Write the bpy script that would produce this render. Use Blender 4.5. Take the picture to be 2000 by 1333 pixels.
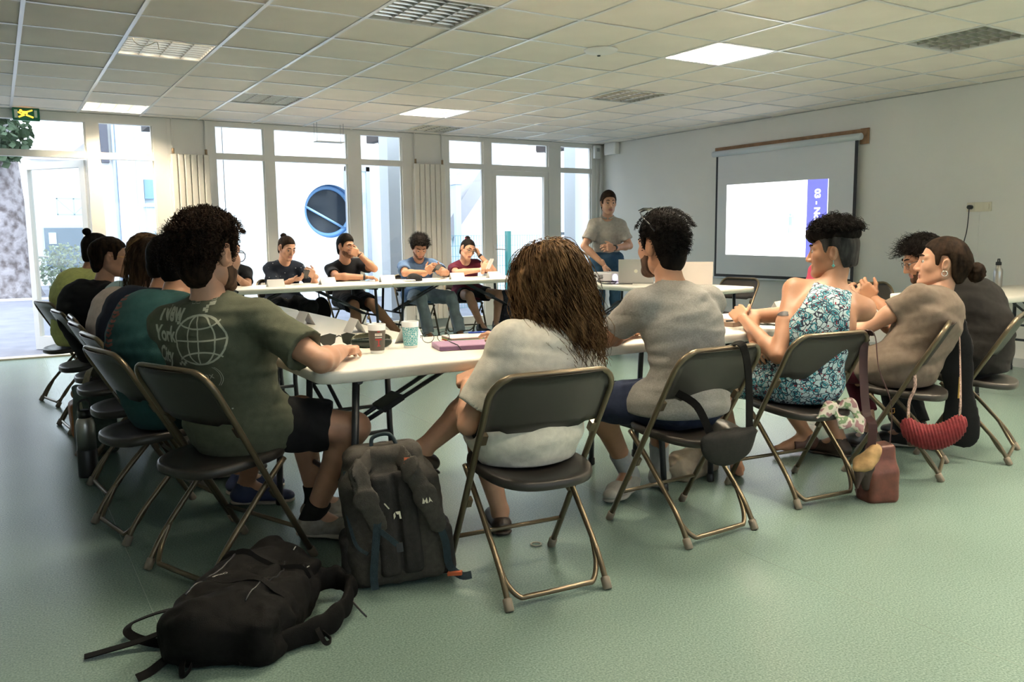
import bpy, bmesh, math, random
import numpy as np
from mathutils import Vector, Matrix

SC = bpy.context.scene
for o in list(bpy.data.objects):
    bpy.data.objects.remove(o)
COL = SC.collection
R_ = math.radians
rng = np.random.default_rng(7)
random.seed(7)

# ------------------------------------------------------------------ camera
CAM_H = 1.2
cam = bpy.data.cameras.new('camera')
cam_o = bpy.data.objects.new('camera', cam)
COL.objects.link(cam_o)
yaw, pitch, roll = 0.5506, -0.1229, -0.0106
F_ = Vector((math.sin(yaw) * math.cos(pitch), math.cos(yaw) * math.cos(pitch), math.sin(pitch)))
r_ = Vector((math.cos(yaw), -math.sin(yaw), 0))
u_ = r_.cross(F_)
rr = math.cos(roll) * r_ + math.sin(roll) * u_
uu = -math.sin(roll) * r_ + math.cos(roll) * u_
m = Matrix((rr, uu, -F_)).transposed().to_4x4()
m.translation = (0, 0, CAM_H)
cam_o.matrix_world = m
cam.sensor_fit = 'HORIZONTAL'
cam.sensor_width = 36.0
cam.lens = 1628.0 / 2000.0 * 36.0
cam.clip_start = 0.05
cam.clip_end = 200
SC.camera = cam_o

# ------------------------------------------------------------------ sky and exposure
world = bpy.data.worlds.new('overcast_sky')
SC.world = world
world.use_nodes = True
bg = world.node_tree.nodes['Background']
bg.inputs[0].default_value = (0.80, 0.90, 1.0, 1)
bg.inputs[1].default_value = 0.95
SC.view_settings.view_transform = 'Standard'
SC.view_settings.look = 'None'
SC.view_settings.gamma = 1.0
SC.view_settings.use_curve_mapping = False
SC.view_settings.exposure = 2.5
SC.cycles.use_denoising = True
SC.cycles.adaptive_threshold = 0.03
SC.cycles.max_bounces = 6
SC.cycles.diffuse_bounces = 4
SC.cycles.glossy_bounces = 3
SC.cycles.transmission_bounces = 4
SC.cycles.caustics_reflective = False
SC.cycles.caustics_refractive = False
SC.cycles.sample_clamp_indirect = 6.0
LAMP = 58.0          # radiance of a lit ceiling lamp

# ------------------------------------------------------------------ materials
MATS = {}
def mat(name, col, rough=0.6, metal=0.0, var=0.0, vscale=8.0, bump=0.0, bscale=200.0, spec=0.5, trans=0.0, coat=0.0, sheen=0.0):
    if name in MATS:
        return MATS[name]
    m = bpy.data.materials.new(name)
    m.use_nodes = True
    nt = m.node_tree
    b = nt.nodes['Principled BSDF']
    b.inputs['Base Color'].default_value = (*col, 1)
    b.inputs['Roughness'].default_value = rough
    b.inputs['Metallic'].default_value = metal
    b.inputs['Specular IOR Level'].default_value = spec
    b.inputs['Transmission Weight'].default_value = trans
    b.inputs['Coat Weight'].default_value = coat
    b.inputs['Sheen Weight'].default_value = sheen
    if var or bump:
        tc = nt.nodes.new('ShaderNodeTexCoord')
    if var:
        n = nt.nodes.new('ShaderNodeTexNoise')
        n.inputs['Scale'].default_value = vscale
        n.inputs['Detail'].default_value = 5
        nt.links.new(tc.outputs['Object'], n.inputs['Vector'])
        r = nt.nodes.new('ShaderNodeValToRGB')
        r.color_ramp.elements[0].position = 0.3
        r.color_ramp.elements[1].position = 0.7
        r.color_ramp.elements[0].color = (*[max(0, c * (1 - var)) for c in col], 1)
        r.color_ramp.elements[1].color = (*[min(1, c * (1 + var)) for c in col], 1)
        nt.links.new(n.outputs['Fac'], r.inputs['Fac'])
        nt.links.new(r.outputs['Color'], b.inputs['Base Color'])
    if bump:
        n2 = nt.nodes.new('ShaderNodeTexNoise')
        n2.inputs['Scale'].default_value = bscale
        n2.inputs['Detail'].default_value = 3
        nt.links.new(tc.outputs['Object'], n2.inputs['Vector'])
        bp = nt.nodes.new('ShaderNodeBump')
        bp.inputs['Strength'].default_value = bump
        bp.inputs['Distance'].default_value = 0.004
        nt.links.new(n2.outputs['Fac'], bp.inputs['Height'])
        nt.links.new(bp.outputs['Normal'], b.inputs['Normal'])
    MATS[name] = m
    return m

def emis(name, col, strength):
    if name in MATS:
        return MATS[name]
    m = bpy.data.materials.new(name)
    m.use_nodes = True
    b = m.node_tree.nodes['Principled BSDF']
    b.inputs['Base Color'].default_value = (*col, 1)
    b.inputs['Emission Color'].default_value = (*col, 1)
    b.inputs['Emission Strength'].default_value = strength
    MATS[name] = m
    return m

def glass_mat():
    m = bpy.data.materials.new('window_glass')
    m.use_nodes = True
    nt = m.node_tree
    nt.nodes.clear()
    out = nt.nodes.new('ShaderNodeOutputMaterial')
    tr = nt.nodes.new('ShaderNodeBsdfTransparent')
    tr.inputs[0].default_value = (0.95, 0.97, 0.97, 1)
    gl = nt.nodes.new('ShaderNodeBsdfGlossy')
    gl.inputs['Roughness'].default_value = 0.02
    lw = nt.nodes.new('ShaderNodeLayerWeight')
    lw.inputs[0].default_value = 0.5
    pw = nt.nodes.new('ShaderNodeMath'); pw.operation = 'POWER'; pw.inputs[1].default_value = 4.0
    fr = nt.nodes.new('ShaderNodeMath'); fr.operation = 'MULTIPLY_ADD'; fr.inputs[1].default_value = 0.30; fr.inputs[2].default_value = 0.03
    nt.links.new(lw.outputs['Facing'], pw.inputs[0]); nt.links.new(pw.outputs[0], fr.inputs[0])
    mx = nt.nodes.new('ShaderNodeMixShader')
    nt.links.new(fr.outputs[0], mx.inputs[0])
    nt.links.new(tr.outputs[0], mx.inputs[1])
    nt.links.new(gl.outputs[0], mx.inputs[2])
    nt.links.new(mx.outputs[0], out.inputs[0])
    return m
GLASS = glass_mat()

# ------------------------------------------------------------------ mesh helpers
def tag(o, label=None, cat=None, group=None, kind=None):
    if label: o['label'] = label
    if cat: o['category'] = cat
    if group: o['group'] = group
    if kind: o['kind'] = kind
    return o

def empty(name, loc=(0, 0, 0), rz=0.0, label=None, cat=None, group=None, kind=None):
    o = bpy.data.objects.new(name, None)
    o.empty_display_size = 0.1
    COL.objects.link(o)
    o.location = loc
    o.rotation_euler = (0, 0, rz)
    return tag(o, label, cat, group, kind)

def link_mesh(name, me, m=None, parent=None):
    o = bpy.data.objects.new(name, me)
    COL.objects.link(o)
    if m is not None and not len(me.materials):
        for x in (m if isinstance(m, (list, tuple)) else [m]):
            me.materials.append(x)
    if parent is not None:
        o.parent = parent
    return o

def copy_tree(o, parent=None):
    c = o.copy()
    COL.objects.link(c)
    c.parent = parent
    for ch in list(o.children):
        copy_tree(ch, c)
    return c

class MB:
    def __init__(s):
        s.v = []; s.f = []; s.mi = []; s.sm = []
    def add(s, vs, fs, mi=0, smooth=False):
        o = len(s.v)
        s.v += [tuple(map(float, p)) for p in vs]
        for f in fs:
            s.f.append([i + o for i in f]); s.mi.append(mi); s.sm.append(smooth)
        return s
    def box(s, c, d, rot=None, mi=0):
        hx, hy, hz = d[0] / 2, d[1] / 2, d[2] / 2
        vs = [Vector((x, y, z)) for x in (-hx, hx) for y in (-hy, hy) for z in (-hz, hz)]
        if rot is not None:
            vs = [rot @ v for v in vs]
        vs = [v + Vector(c) for v in vs]
        return s.add(vs, [(0, 1, 3, 2), (4, 6, 7, 5), (0, 4, 5, 1), (2, 3, 7, 6), (0, 2, 6, 4), (1, 5, 7, 3)], mi)
    def b2(s, lo, hi, mi=0):
        return s.box([(a + b) / 2 for a, b in zip(lo, hi)], [b - a for a, b in zip(lo, hi)], None, mi)
    def rbox(s, c, d, r, rot=None, mi=0, n=3):
        # box with vertical edges rounded (radius r) and a small bevel on top and bottom
        hx, hy, hz = d[0] / 2, d[1] / 2, d[2] / 2
        e = min(r * 0.5, hz * 0.6)
        def ring(ins, z):
            out = []
            rad = max(r - ins, 1e-4)
            for cx, cy, a0 in ((hx - r, hy - r, 0), (-hx + r, hy - r, 90), (-hx + r, -hy + r, 180), (hx - r, -hy + r, 270)):
                for k in range(n + 1):
                    a = R_(a0 + 90 * k / n)
                    out.append(Vector((cx + rad * math.cos(a), cy + rad * math.sin(a), z)))
            return out
        rings = [ring(e, -hz), ring(0, -hz + e), ring(0, hz - e), ring(e, hz)]
        return s.loft(rings, rot, c, mi, False)
    def loft(s, rings, rot=None, c=(0, 0, 0), mi=0, smooth=True, caps=True):
        k = len(rings[0])
        vs = [Vector(p) for rg in rings for p in rg]
        if rot is not None:
            vs = [rot @ v for v in vs]
        vs = [v + Vector(c) for v in vs]
        fs = []
        for i in range(len(rings) - 1):
            for j in range(k):
                fs.append((i * k + j, i * k + (j + 1) % k, (i + 1) * k + (j + 1) % k, (i + 1) * k + j))
        s.add(vs, fs, mi, smooth)
        o = len(s.v) - len(vs)
        if caps:
            s.f.append([o + j for j in range(k)][::-1]); s.mi.append(mi); s.sm.append(False)
            s.f.append([o + (len(rings) - 1) * k + j for j in range(k)]); s.mi.append(mi); s.sm.append(False)
        return s
    def tube(s, pts, r, n=8, closed=False, mi=0, caps=True, flat=None, up=None):
        P = [Vector(p) for p in pts]
        N = len(P)
        rs = r if isinstance(r, (list, tuple)) else [r] * N
        T = []
        for i in range(N):
            a = P[(i - 1) % N] if (closed or i > 0) else P[0]
            b = P[(i + 1) % N] if (closed or i < N - 1) else P[-1]
            t = (b - a)
            T.append(t.normalized() if t.length > 1e-9 else Vector((0, 0, 1)))
        u = Vector(up) if up is not None else (Vector((0, 0, 1)) if abs(T[0].z) < 0.9 else Vector((1, 0, 0)))
        rings = []
        for i in range(N):
            u = (u - T[i] * u.dot(T[i]))
            if u.length < 1e-6:
                u = T[i].orthogonal()
            u.normalize()
            w = T[i].cross(u)
            fl = flat if flat else 1.0
            rings.append([P[i] + (u * math.cos(2 * math.pi * k / n) * fl + w * math.sin(2 * math.pi * k / n)) * rs[i] for k in range(n)])
        if closed:
            rings.append(rings[0])
            return s.loft(rings, mi=mi, caps=False)
        return s.loft(rings, mi=mi, caps=caps)
    def ribbon(s, pts, width, thick, up=(0, 0, 1), mi=0):
        # flat strap following pts: cross-section width x thick
        P = [Vector(p) for p in pts]
        N = len(P)
        w0 = Vector(up)
        rings = []
        for i in range(N):
            a = P[max(i - 1, 0)]; b = P[min(i + 1, N - 1)]
            t = (b - a).normalized()
            n = w0 - t * w0.dot(t)
            if n.length < 1e-5: n = t.orthogonal()
            n.normalize()
            sd = t.cross(n)
            wd = width[i] if isinstance(width, (list, tuple)) else width
            rings.append([P[i] + sd * wd / 2 + n * thick / 2, P[i] - sd * wd / 2 + n * thick / 2, P[i] - sd * wd / 2 - n * thick / 2, P[i] + sd * wd / 2 - n * thick / 2])
            w0 = n
        return s.loft(rings, mi=mi, smooth=False)
    def lathe(s, prof, n=20, c=(0, 0, 0), rot=None, mi=0, caps=True):
        rings = [[(max(r, 1e-5) * math.cos(2 * math.pi * k / n), max(r, 1e-5) * math.sin(2 * math.pi * k / n), z) for k in range(n)] for r, z in prof]
        return s.loft(rings, rot, c, mi, True, caps)
    def prism(s, outline, depth, rot=None, c=(0, 0, 0), mi=0):
        # outline in XY, extruded along +Z by depth
        k = len(outline)
        vs = [Vector((x, y, 0)) for x, y in outline] + [Vector((x, y, depth)) for x, y in outline]
        if rot is not None: vs = [rot @ v for v in vs]
        vs = [v + Vector(c) for v in vs]
        fs = [tuple(range(k))[::-1], tuple(range(k, 2 * k))] + [(i, (i + 1) % k, k + (i + 1) % k, k + i) for i in range(k)]
        return s.add(vs, fs, mi)
    def mesh(s, name):
        me = bpy.data.meshes.new(name)
        me.from_pydata(s.v, [], s.f)
        me.polygons.foreach_set('material_index', s.mi)
        me.polygons.foreach_set('use_smooth', s.sm)
        me.update()
        return me
    def build(s, name, m, parent=None, label=None, cat=None, group=None, kind=None):
        o = link_mesh(name, s.mesh(name), m, parent)
        return tag(o, label, cat, group, kind)

def rz(a):
    return Matrix.Rotation(a, 3, 'Z')
def rotm(x=0, y=0, z=0):
    return Matrix.Rotation(R_(z), 3, 'Z') @ Matrix.Rotation(R_(y), 3, 'Y') @ Matrix.Rotation(R_(x), 3, 'X')

def spline(pts, n=6):
    P = [np.array(p, float) for p in pts]
    out = []
    for i in range(len(P) - 1):
        p0 = P[max(i - 1, 0)]; p1 = P[i]; p2 = P[i + 1]; p3 = P[min(i + 2, len(P) - 1)]
        for k in range(n):
            t = k / n
            out.append(0.5 * ((2 * p1) + (-p0 + p2) * t + (2 * p0 - 5 * p1 + 4 * p2 - p3) * t * t + (-p0 + 3 * p1 - 3 * p2 + p3) * t ** 3))
    out.append(P[-1])
    return [tuple(p) for p in out]

def text_geo(body, size, extrude=0.0, offset=0.0, align='LEFT', res=3):
    cu = bpy.data.curves.new('lettering', 'FONT')
    cu.body = body
    cu.size = size
    cu.extrude = extrude
    cu.offset = offset
    cu.align_x = align
    cu.resolution_u = res
    ob = bpy.data.objects.new('lettering_tmp', cu)
    COL.objects.link(ob)
    dg = bpy.context.evaluated_depsgraph_get()
    me = bpy.data.meshes.new_from_object(ob.evaluated_get(dg))
    vs = [tuple(v.co) for v in me.vertices]
    fs = [tuple(p.vertices) for p in me.polygons]
    bpy.data.objects.remove(ob)
    bpy.data.curves.remove(cu)
    bpy.data.meshes.remove(me)
    return vs, fs

# camera-independent helper that turns a photo measurement into a place on a level (used for layout notes only)
# ================================================================== ROOM
CZ = 2.553; XR = 7.75; YB = 10.0; XL = -2.6; YF = -4.2
WHITE_WALL = mat('wall_paint', (0.76, 0.74, 0.70), 0.7, var=0.03, vscale=1.2, bump=0.05, bscale=90)
PVC = mat('white_pvc', (0.74, 0.72, 0.68), 0.35)
CEIL = mat('ceiling_tile_white', (0.86, 0.80, 0.74), 0.9, bump=0.25, bscale=320, var=0.03, vscale=3)
TBAR = mat('ceiling_grid_metal', (0.80, 0.80, 0.80), 0.3, metal=0.35)

def floor_mat():
    m = bpy.data.materials.new('green_speckled_vinyl')
    m.use_nodes = True
    nt = m.node_tree
    b = nt.nodes['Principled BSDF']
    tc = nt.nodes.new('ShaderNodeTexCoord')
    n1 = nt.nodes.new('ShaderNodeTexNoise'); n1.inputs['Scale'].default_value = 160; n1.inputs['Detail'].default_value = 4
    n2 = nt.nodes.new('ShaderNodeTexNoise'); n2.inputs['Scale'].default_value = 0.9; n2.inputs['Detail'].default_value = 6
    vo = nt.nodes.new('ShaderNodeTexVoronoi'); vo.inputs['Scale'].default_value = 190
    r1 = nt.nodes.new('ShaderNodeValToRGB')
    r1.color_ramp.elements[0].position = 0.32; r1.color_ramp.elements[1].position = 0.68
    r1.color_ramp.elements[0].color = (0.115, 0.178, 0.152, 1); r1.color_ramp.elements[1].color = (0.235, 0.322, 0.280, 1)
    mx = nt.nodes.new('ShaderNodeMixRGB'); mx.blend_type = 'MULTIPLY'; mx.inputs[0].default_value = 0.35
    r2 = nt.nodes.new('ShaderNodeValToRGB')
    r2.color_ramp.elements[0].position = 0.35; r2.color_ramp.elements[0].color = (0.72, 0.74, 0.72, 1)
    r2.color_ramp.elements[1].position = 0.65; r2.color_ramp.elements[1].color = (1, 1, 1, 1)
    rv = nt.nodes.new('ShaderNodeValToRGB')
    rv.color_ramp.elements[0].position = 0.0; rv.color_ramp.elements[0].color = (0.55, 0.66, 0.55, 1)
    rv.color_ramp.elements[1].position = 0.12; rv.color_ramp.elements[1].color = (0, 0, 0, 1)
    sc = nt.nodes.new('ShaderNodeMixRGB'); sc.blend_type = 'ADD'; sc.inputs[0].default_value = 0.25
    for n in (n1, n2, vo):
        nt.links.new(tc.outputs['Object'], n.inputs['Vector'])
    nt.links.new(n1.outputs['Fac'], r1.inputs['Fac'])
    nt.links.new(n2.outputs['Fac'], r2.inputs['Fac'])
    nt.links.new(vo.outputs['Distance'], rv.inputs['Fac'])
    nt.links.new(r1.outputs['Color'], mx.inputs[1]); nt.links.new(r2.outputs['Color'], mx.inputs[2])
    nt.links.new(mx.outputs['Color'], sc.inputs[1]); nt.links.new(rv.outputs['Color'], sc.inputs[2])
    nt.links.new(sc.outputs['Color'], b.inputs['Base Color'])
    b.inputs['Specular IOR Level'].default_value = 0.6
    b.inputs['Roughness'].default_value = 0.27
    bp = nt.nodes.new('ShaderNodeBump'); bp.inputs['Strength'].default_value = 0.06; bp.inputs['Distance'].default_value = 0.002
    n3 = nt.nodes.new('ShaderNodeTexNoise'); n3.inputs['Scale'].default_value = 14
    nt.links.new(tc.outputs['Object'], n3.inputs['Vector'])
    nt.links.new(n3.outputs['Fac'], bp.inputs['Height'])
    nt.links.new(bp.outputs['Normal'], b.inputs['Normal'])
    return m
fl = MB().b2((XL, YF, -0.1), (XR + 0.1, YB + 0.12, 0)).build('floor', floor_mat(), kind='structure')
SEAM = mat('vinyl_seam', (0.16, 0.23, 0.185), 0.4)
for x in (0.35, 2.35, 4.35, 6.35):
    MB().b2((x - 0.001, YF, -0.001), (x + 0.001, YB, 0.0006)).build('floor_seam', SEAM, fl)

# walls
MB().b2((XR, YF, 0), (XR + 0.2, YB + 0.12, CZ + 0.1)).build('wall_right', WHITE_WALL, kind='structure')
MB().b2((XL - 0.2, YF, 0), (XL, YB + 0.12, CZ + 0.1)).build('wall_left', WHITE_WALL, kind='structure')
wf = MB()
# wall behind the photographer with three window openings
ops = [(-1.6, 0.6), (1.6, 3.8), (4.8, 7.0)]
xs = [XL] + [v for o in ops for v in o] + [XR]
for i in range(0, len(xs), 2):
    wf.b2((xs[i], YF - 0.2, 0), (xs[i + 1], YF, CZ + 0.1))
for a, b in ops:
    wf.b2((a, YF - 0.2, 0), (b, YF, 0.9)); wf.b2((a, YF - 0.2, 2.3), (b, YF, CZ + 0.1))
wf.build('wall_front', WHITE_WALL, kind='structure')
for k, (a, b) in enumerate(ops):
    w = MB()
    for x in (a + 0.03, (a + b) / 2, b - 0.03): w.b2((x - 0.03, YF - 0.13, 0.9), (x + 0.03, YF - 0.07, 2.3))
    for z in (0.93, 2.27): w.b2((a, YF - 0.13, z - 0.03), (b, YF - 0.07, z + 0.03))
    wo = w.build('window_%d' % (k + 5), PVC, kind='structure')
    for s in (0, 1):
        x0 = a + 0.06 if s == 0 else (a + b) / 2 + 0.03
        x1 = (a + b) / 2 - 0.03 if s == 0 else b - 0.06
        MB().b2((x0, YF - 0.105, 0.96), (x1, YF - 0.095, 2.24)).build('pane', GLASS, wo)
MB().b2((XR - 0.012, YF, 0), (XR, YB, 0.08)).build('baseboard_right', mat('baseboard_grey', (0.45, 0.47, 0.46), 0.5), kind='structure')

# back wall: piers between the glazed bays and a thin head strip
wb = MB()
T0, T1 = YB, YB + 0.12
for a, b in ((XL, -0.95), (1.70, 2.135), (4.635, 5.12), (7.665, XR)):
    wb.b2((a, T0, 0), (b, T1, CZ + 0.1))
for a, b in ((-0.95, 1.70), (2.135, 4.635), (5.12, 7.665)):
    wb.b2((a, T0, 2.535), (b, T1, CZ + 0.1))
wb.build('wall_back', WHITE_WALL, kind='structure')

def bay(n, x0, x1, posts, panes, ztop=2.535, zh=2.495, zt0=2.13, zt1=2.20, zb=0.14, skip_low=()):
    """glazed bay: outer frame, posts (x ranges), transom rail, one pane per light"""
    fr = MB()
    y0, y1 = YB + 0.005, YB + 0.085
    for a, b in posts:
        fr.b2((a, y0, 0), (b, y1, ztop))
    fr.b2((x0, y0 + 0.004, zh), (x1, y1 - 0.004, ztop))
    fr.b2((x0, y0 + 0.004, zt0), (x1, y1 - 0.004, zt1))
    for i, (a, b) in enumerate(panes):
        if i in skip_low: continue
        fr.b2((a - 0.02, y0 + 0.004, 0.0), (b + 0.02, y1 - 0.004, zb))
    w = fr.build('window_%d' % n, PVC, kind='structure')
    for i, (a, b) in enumerate(panes):
        MB().b2((a, YB + 0.04, zt1), (b, YB + 0.046, zh)).build('pane', GLASS, w)
        MB().b2((a - 0.0, YB + 0.028, zt1), (a + 0.018, YB + 0.058, zh)).b2((b - 0.018, YB + 0.028, zt1), (b, YB + 0.058, zh)).build('glazing_bead', PVC, w)
        if i in skip_low: continue
        MB().b2((a, YB + 0.04, zb), (b, YB + 0.046, zt0)).build('pane', GLASS, w)
        MB().b2((a, YB + 0.028, zb), (a + 0.018, YB + 0.058, zt0)).b2((b - 0.018, YB + 0.028, zb), (b, YB + 0.058, zt0)).build('glazing_bead', PVC, w)
    return w
bay(1, -0.95, 1.70, [(-0.95, -0.88), (0.895, 1.01), (1.555, 1.70)], [(-0.88, 0.895), (1.01, 1.555)], zt0=2.085, zt1=2.155, zh=2.46, skip_low=(0,))
bay(2, 2.135, 4.635, [(2.135, 2.205), (2.765, 2.875), (3.79, 3.955), (4.52, 4.635)], [(2.205, 2.765), (2.875, 3.79), (3.955, 4.52)])
bay(3, 5.12, 7.665, [(5.12, 5.195), (5.722, 5.845), (6.787, 6.995), (7.55, 7.665)], [(5.195, 5.722), (5.845, 6.787), (6.995, 7.55)], skip_low=(1,))
# door leaf in the third bay (closed)
def door_leaf(name, w, h, st=0.07, bot=0.12):
    d = MB()
    d.b2((0, -0.03, 0.01), (st, 0.03, h)).b2((w - st, -0.03, 0.01), (w, 0.03, h))
    d.b2((st, -0.03, h - st), (w - st, 0.03, h)).b2((st, -0.03, 0.01), (w - st, 0.03, bot))
    o = d.build(name, PVC, kind='structure')
    MB().b2((st, -0.004, bot), (w - st, 0.004, h - st)).build('pane', GLASS, o)
    return o
HANDLE = mat('door_handle_white', (0.75, 0.75, 0.74), 0.3)
def add_handle(d, x, z, s=1):
    MB().b2((x - 0.018, -0.045, z - 0.12), (x + 0.018, -0.03, z + 0.12)).tube([(x, -0.045, z + 0.05), (x, -0.085, z + 0.05), (x + s * 0.02, -0.09, z + 0.05), (x + s * 0.12, -0.09, z + 0.045)], 0.009, 8).build('door_handle', HANDLE, d)
d1 = door_leaf('door_1', 0.93, 2.125); d1.location = (5.851, YB + 0.04, 0)
add_handle(d1, 0.04, 1.0)
# open door of the first bay, hinged on the post, swung outwards
d2 = door_leaf('door_2', 0.90, 2.075, 0.075, 0.16); d2.location = (0.885, YB + 0.09, 0); d2.rotation_euler = (0, 0, math.pi - R_(52))
add_handle(d2, 0.86, 1.0, -1)
MB().b2((-0.95, YB - 0.02, 0.0), (1.0, YB + 0.16, 0.018)).build('trim_1', mat('door_threshold', (0.48, 0.42, 0.33), 0.5), kind='structure')

# ceiling: slab, tiles, grid
GX0, GY0 = 0.2326, 3.7976
ce = MB().b2((XL, YF, CZ + 0.06), (XR + 0.1, YB + 0.12, CZ + 0.12)).build('ceiling', CEIL, kind='structure')
J0 = -6
MB().b2((XL, YF, CZ + 0.004), (XR, GY0 + J0 * 0.6, CZ + 0.03)).build('ceiling_field', CEIL, ce)
LAMPS = {(1, 4): 0.04, (1, 9): 0.75, (3, 1): 0, (7, 1): 1.6, (9, -1): 0, (3, 7): 0, (6, 7): 1.3, (7, 9): 0, (8, 4): 0}
BACKL = [(1, -2, 0.35), (4, -2, 0.75), (7, -4, 0.72), (10, -4, 0.6), (4, -6, 0.7), (1, -6, 0.35), (7, -6, 0.7), (10, -6, 0.6)]
tile_me = {}
for i in range(-5, 13):
    for j in range(J0, 11):
        x0 = max(GX0 + i * 0.6, XL); x1 = min(GX0 + (i + 1) * 0.6, XR); y0 = GY0 + j * 0.6; y1 = min(GY0 + (j + 1) * 0.6, YB)
        if (i, j) in LAMPS or (i, j) in [q[:2] for q in BACKL] or x1 - x0 < 0.02 or y1 - y0 < 0.02: continue
        if i < -1: continue
        key = (round(x1 - x0, 3), round(y1 - y0, 3))
        if key not in tile_me:
            w, d = key
            tile_me[key] = MB().b2((-w / 2 + 0.006, -d / 2 + 0.006, 0), (w / 2 - 0.006, d / 2 - 0.006, 0.014)).mesh('ceiling_tile')
            tile_me[key].materials.append(CEIL)
        o = link_mesh('ceiling_tile', tile_me[key], None, ce)
        o.location = ((x0 + x1) / 2, (y0 + y1) / 2, CZ + 0.002 + 0.0015 * ((i * 7 + j * 13) % 3))
MB().b2((XL, GY0 + J0 * 0.6, CZ + 0.004), (GX0 - 0.6, YB, CZ + 0.03)).build('ceiling_field', CEIL, ce)
for i in range(-1, 13):
    x = GX0 + i * 0.6
    MB().b2((x - 0.012, GY0 + J0 * 0.6, CZ - 0.003), (x + 0.012, YB, CZ + 0.003)).build('grid_runner', TBAR, ce)
for j in range(J0, 11):
    y = GY0 + j * 0.6
    MB().b2((GX0 - 0.6, y - 0.009, CZ - 0.002), (XR, y + 0.009, CZ + 0.0025)).build('grid_cross_bar', TBAR, ce)
EDGE = mat('ceiling_edge_angle', (0.42, 0.42, 0.40), 0.5)
MB().b2((XR - 0.022, YF, CZ - 0.004), (XR, YB, CZ + 0.002)).build('trim_2', EDGE, kind='structure')
MB().b2((XL, YB - 0.022, CZ - 0.004), (XR, YB + 0.005, CZ + 0.002)).build('trim_3', EDGE, kind='structure')

# recessed louvre lamps
LOUV = mat('lamp_louvre_aluminium', (0.62, 0.60, 0.55), 0.25, metal=0.85)
HOUS = mat('lamp_housing_white', (0.70, 0.69, 0.66), 0.5)
TUBEOFF = mat('unlit_tube', (0.75, 0.75, 0.73), 0.3)
def lamp(i, j, power, label):
    x0 = GX0 + i * 0.6 + 0.012; y0 = GY0 + j * 0.6 + 0.012; w = 0.576
    t = empty('ceiling_lamp', (x0 + w / 2, y0 + w / 2, CZ), 0, label, 'ceiling lamp', 'recessed louvre lamps in the ceiling')
    h = w / 2
    hs = MB()
    hs.b2((-h, -h, 0), (-h + 0.008, h, 0.09)).b2((h - 0.008, -h, 0), (h, h, 0.09)).b2((-h, -h, 0), (h, -h + 0.008, 0.09)).b2((-h, h - 0.008, 0), (h, h, 0.09)).b2((-h, -h, 0.09), (h, h, 0.098))
    hs.build('housing', HOUS, t)
    lv = MB()
    for k in range(1, 4):       # long blades under the gaps between the four tubes, along Y
        x = -h + w * k / 4
        lv.add([(x - 0.012, -h + 0.008, 0.045), (x + 0.012, -h + 0.008, 0.045), (x + 0.001, -h + 0.008, 0.002), (x - 0.001, -h + 0.008, 0.002), (x - 0.012, h - 0.008, 0.045), (x + 0.012, h - 0.008, 0.045), (x + 0.001, h - 0.008, 0.002), (x - 0.001, h - 0.008, 0.002)],
               [(0, 1, 2, 3), (4, 7, 6, 5), (0, 4, 5, 1), (1, 5, 6, 2), (2, 6, 7, 3), (3, 7, 4, 0)])
    lv.build('louvre_blade', LOUV, t)
    me = MB()
    me.add([(-h + 0.008, -0.009, 0.045), (-h + 0.008, 0.009, 0.045), (-h + 0.008, 0.001, 0.003), (-h + 0.008, -0.001, 0.003), (h - 0.008, -0.009, 0.045), (h - 0.008, 0.009, 0.045), (h - 0.008, 0.001, 0.003), (h - 0.008, -0.001, 0.003)],
           [(0, 1, 2, 3), (4, 7, 6, 5), (0, 4, 5, 1), (1, 5, 6, 2), (2, 6, 7, 3), (3, 7, 4, 0)])
    me = me.mesh('louvre_blade'); me.materials.append(LOUV)
    for k in range(1, 8):
        o = link_mesh('louvre_blade', me, None, t); o.location = (0, -h + w * k / 8, 0)
    for k in range(4):
        x = -h + w * (k + 0.5) / 4
        tm = TUBEOFF if not power else emis('lit_tube_%d' % int(power * 100), (1.0, 0.87, 0.66), LAMP * 2.2 * power)
        MB().tube([(x, -h + 0.02, 0.066), (x, h - 0.02, 0.066)], 0.0155, 8).build('tube', tm, t)
    return t
LL = {(1, 4): 'lit louvre lamp with a dangling cord above the left row of seats', (1, 9): 'lit louvre lamp in the ceiling beside the green exit sign',
      (3, 1): 'unlit louvre lamp cut by the top edge of the picture', (7, 1): 'brightest lit louvre lamp in the ceiling, left of the white ceiling disc'.replace('left', 'right'),
      (9, -1): 'large unlit grey louvre lamp near the right wall', (3, 7): 'small unlit greenish louvre lamp between the two lit ones on the left',
      (6, 7): 'lit warm louvre lamp over the back row, before the last glazed bay', (7, 9): 'unlit shiny louvre lamp touching the window wall', (8, 4): 'unlit grey louvre lamp above the presenter and the projection screen'}
for k, p in LAMPS.items():
    o = lamp(k[0], k[1], p, LL[k])
    if k == (1, 4): FIRST = o
# lamps of the same ceiling behind and beside the photographer
for k, (i, j, p) in enumerate(BACKL):
    lamp(i, j, p, 'lit louvre lamp of the same ceiling behind the viewpoint')
MB().tube(spline([(-0.25, -0.26, 0.0), (-0.24, -0.28, -0.03), (-0.20, -0.29, -0.05), (-0.15, -0.28, -0.035), (-0.11, -0.31, -0.02), (-0.10, -0.32, -0.07)], 5), 0.003, 5).build('cord', mat('pale_cord', (0.75, 0.68, 0.55), 0.6), FIRST)

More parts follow.
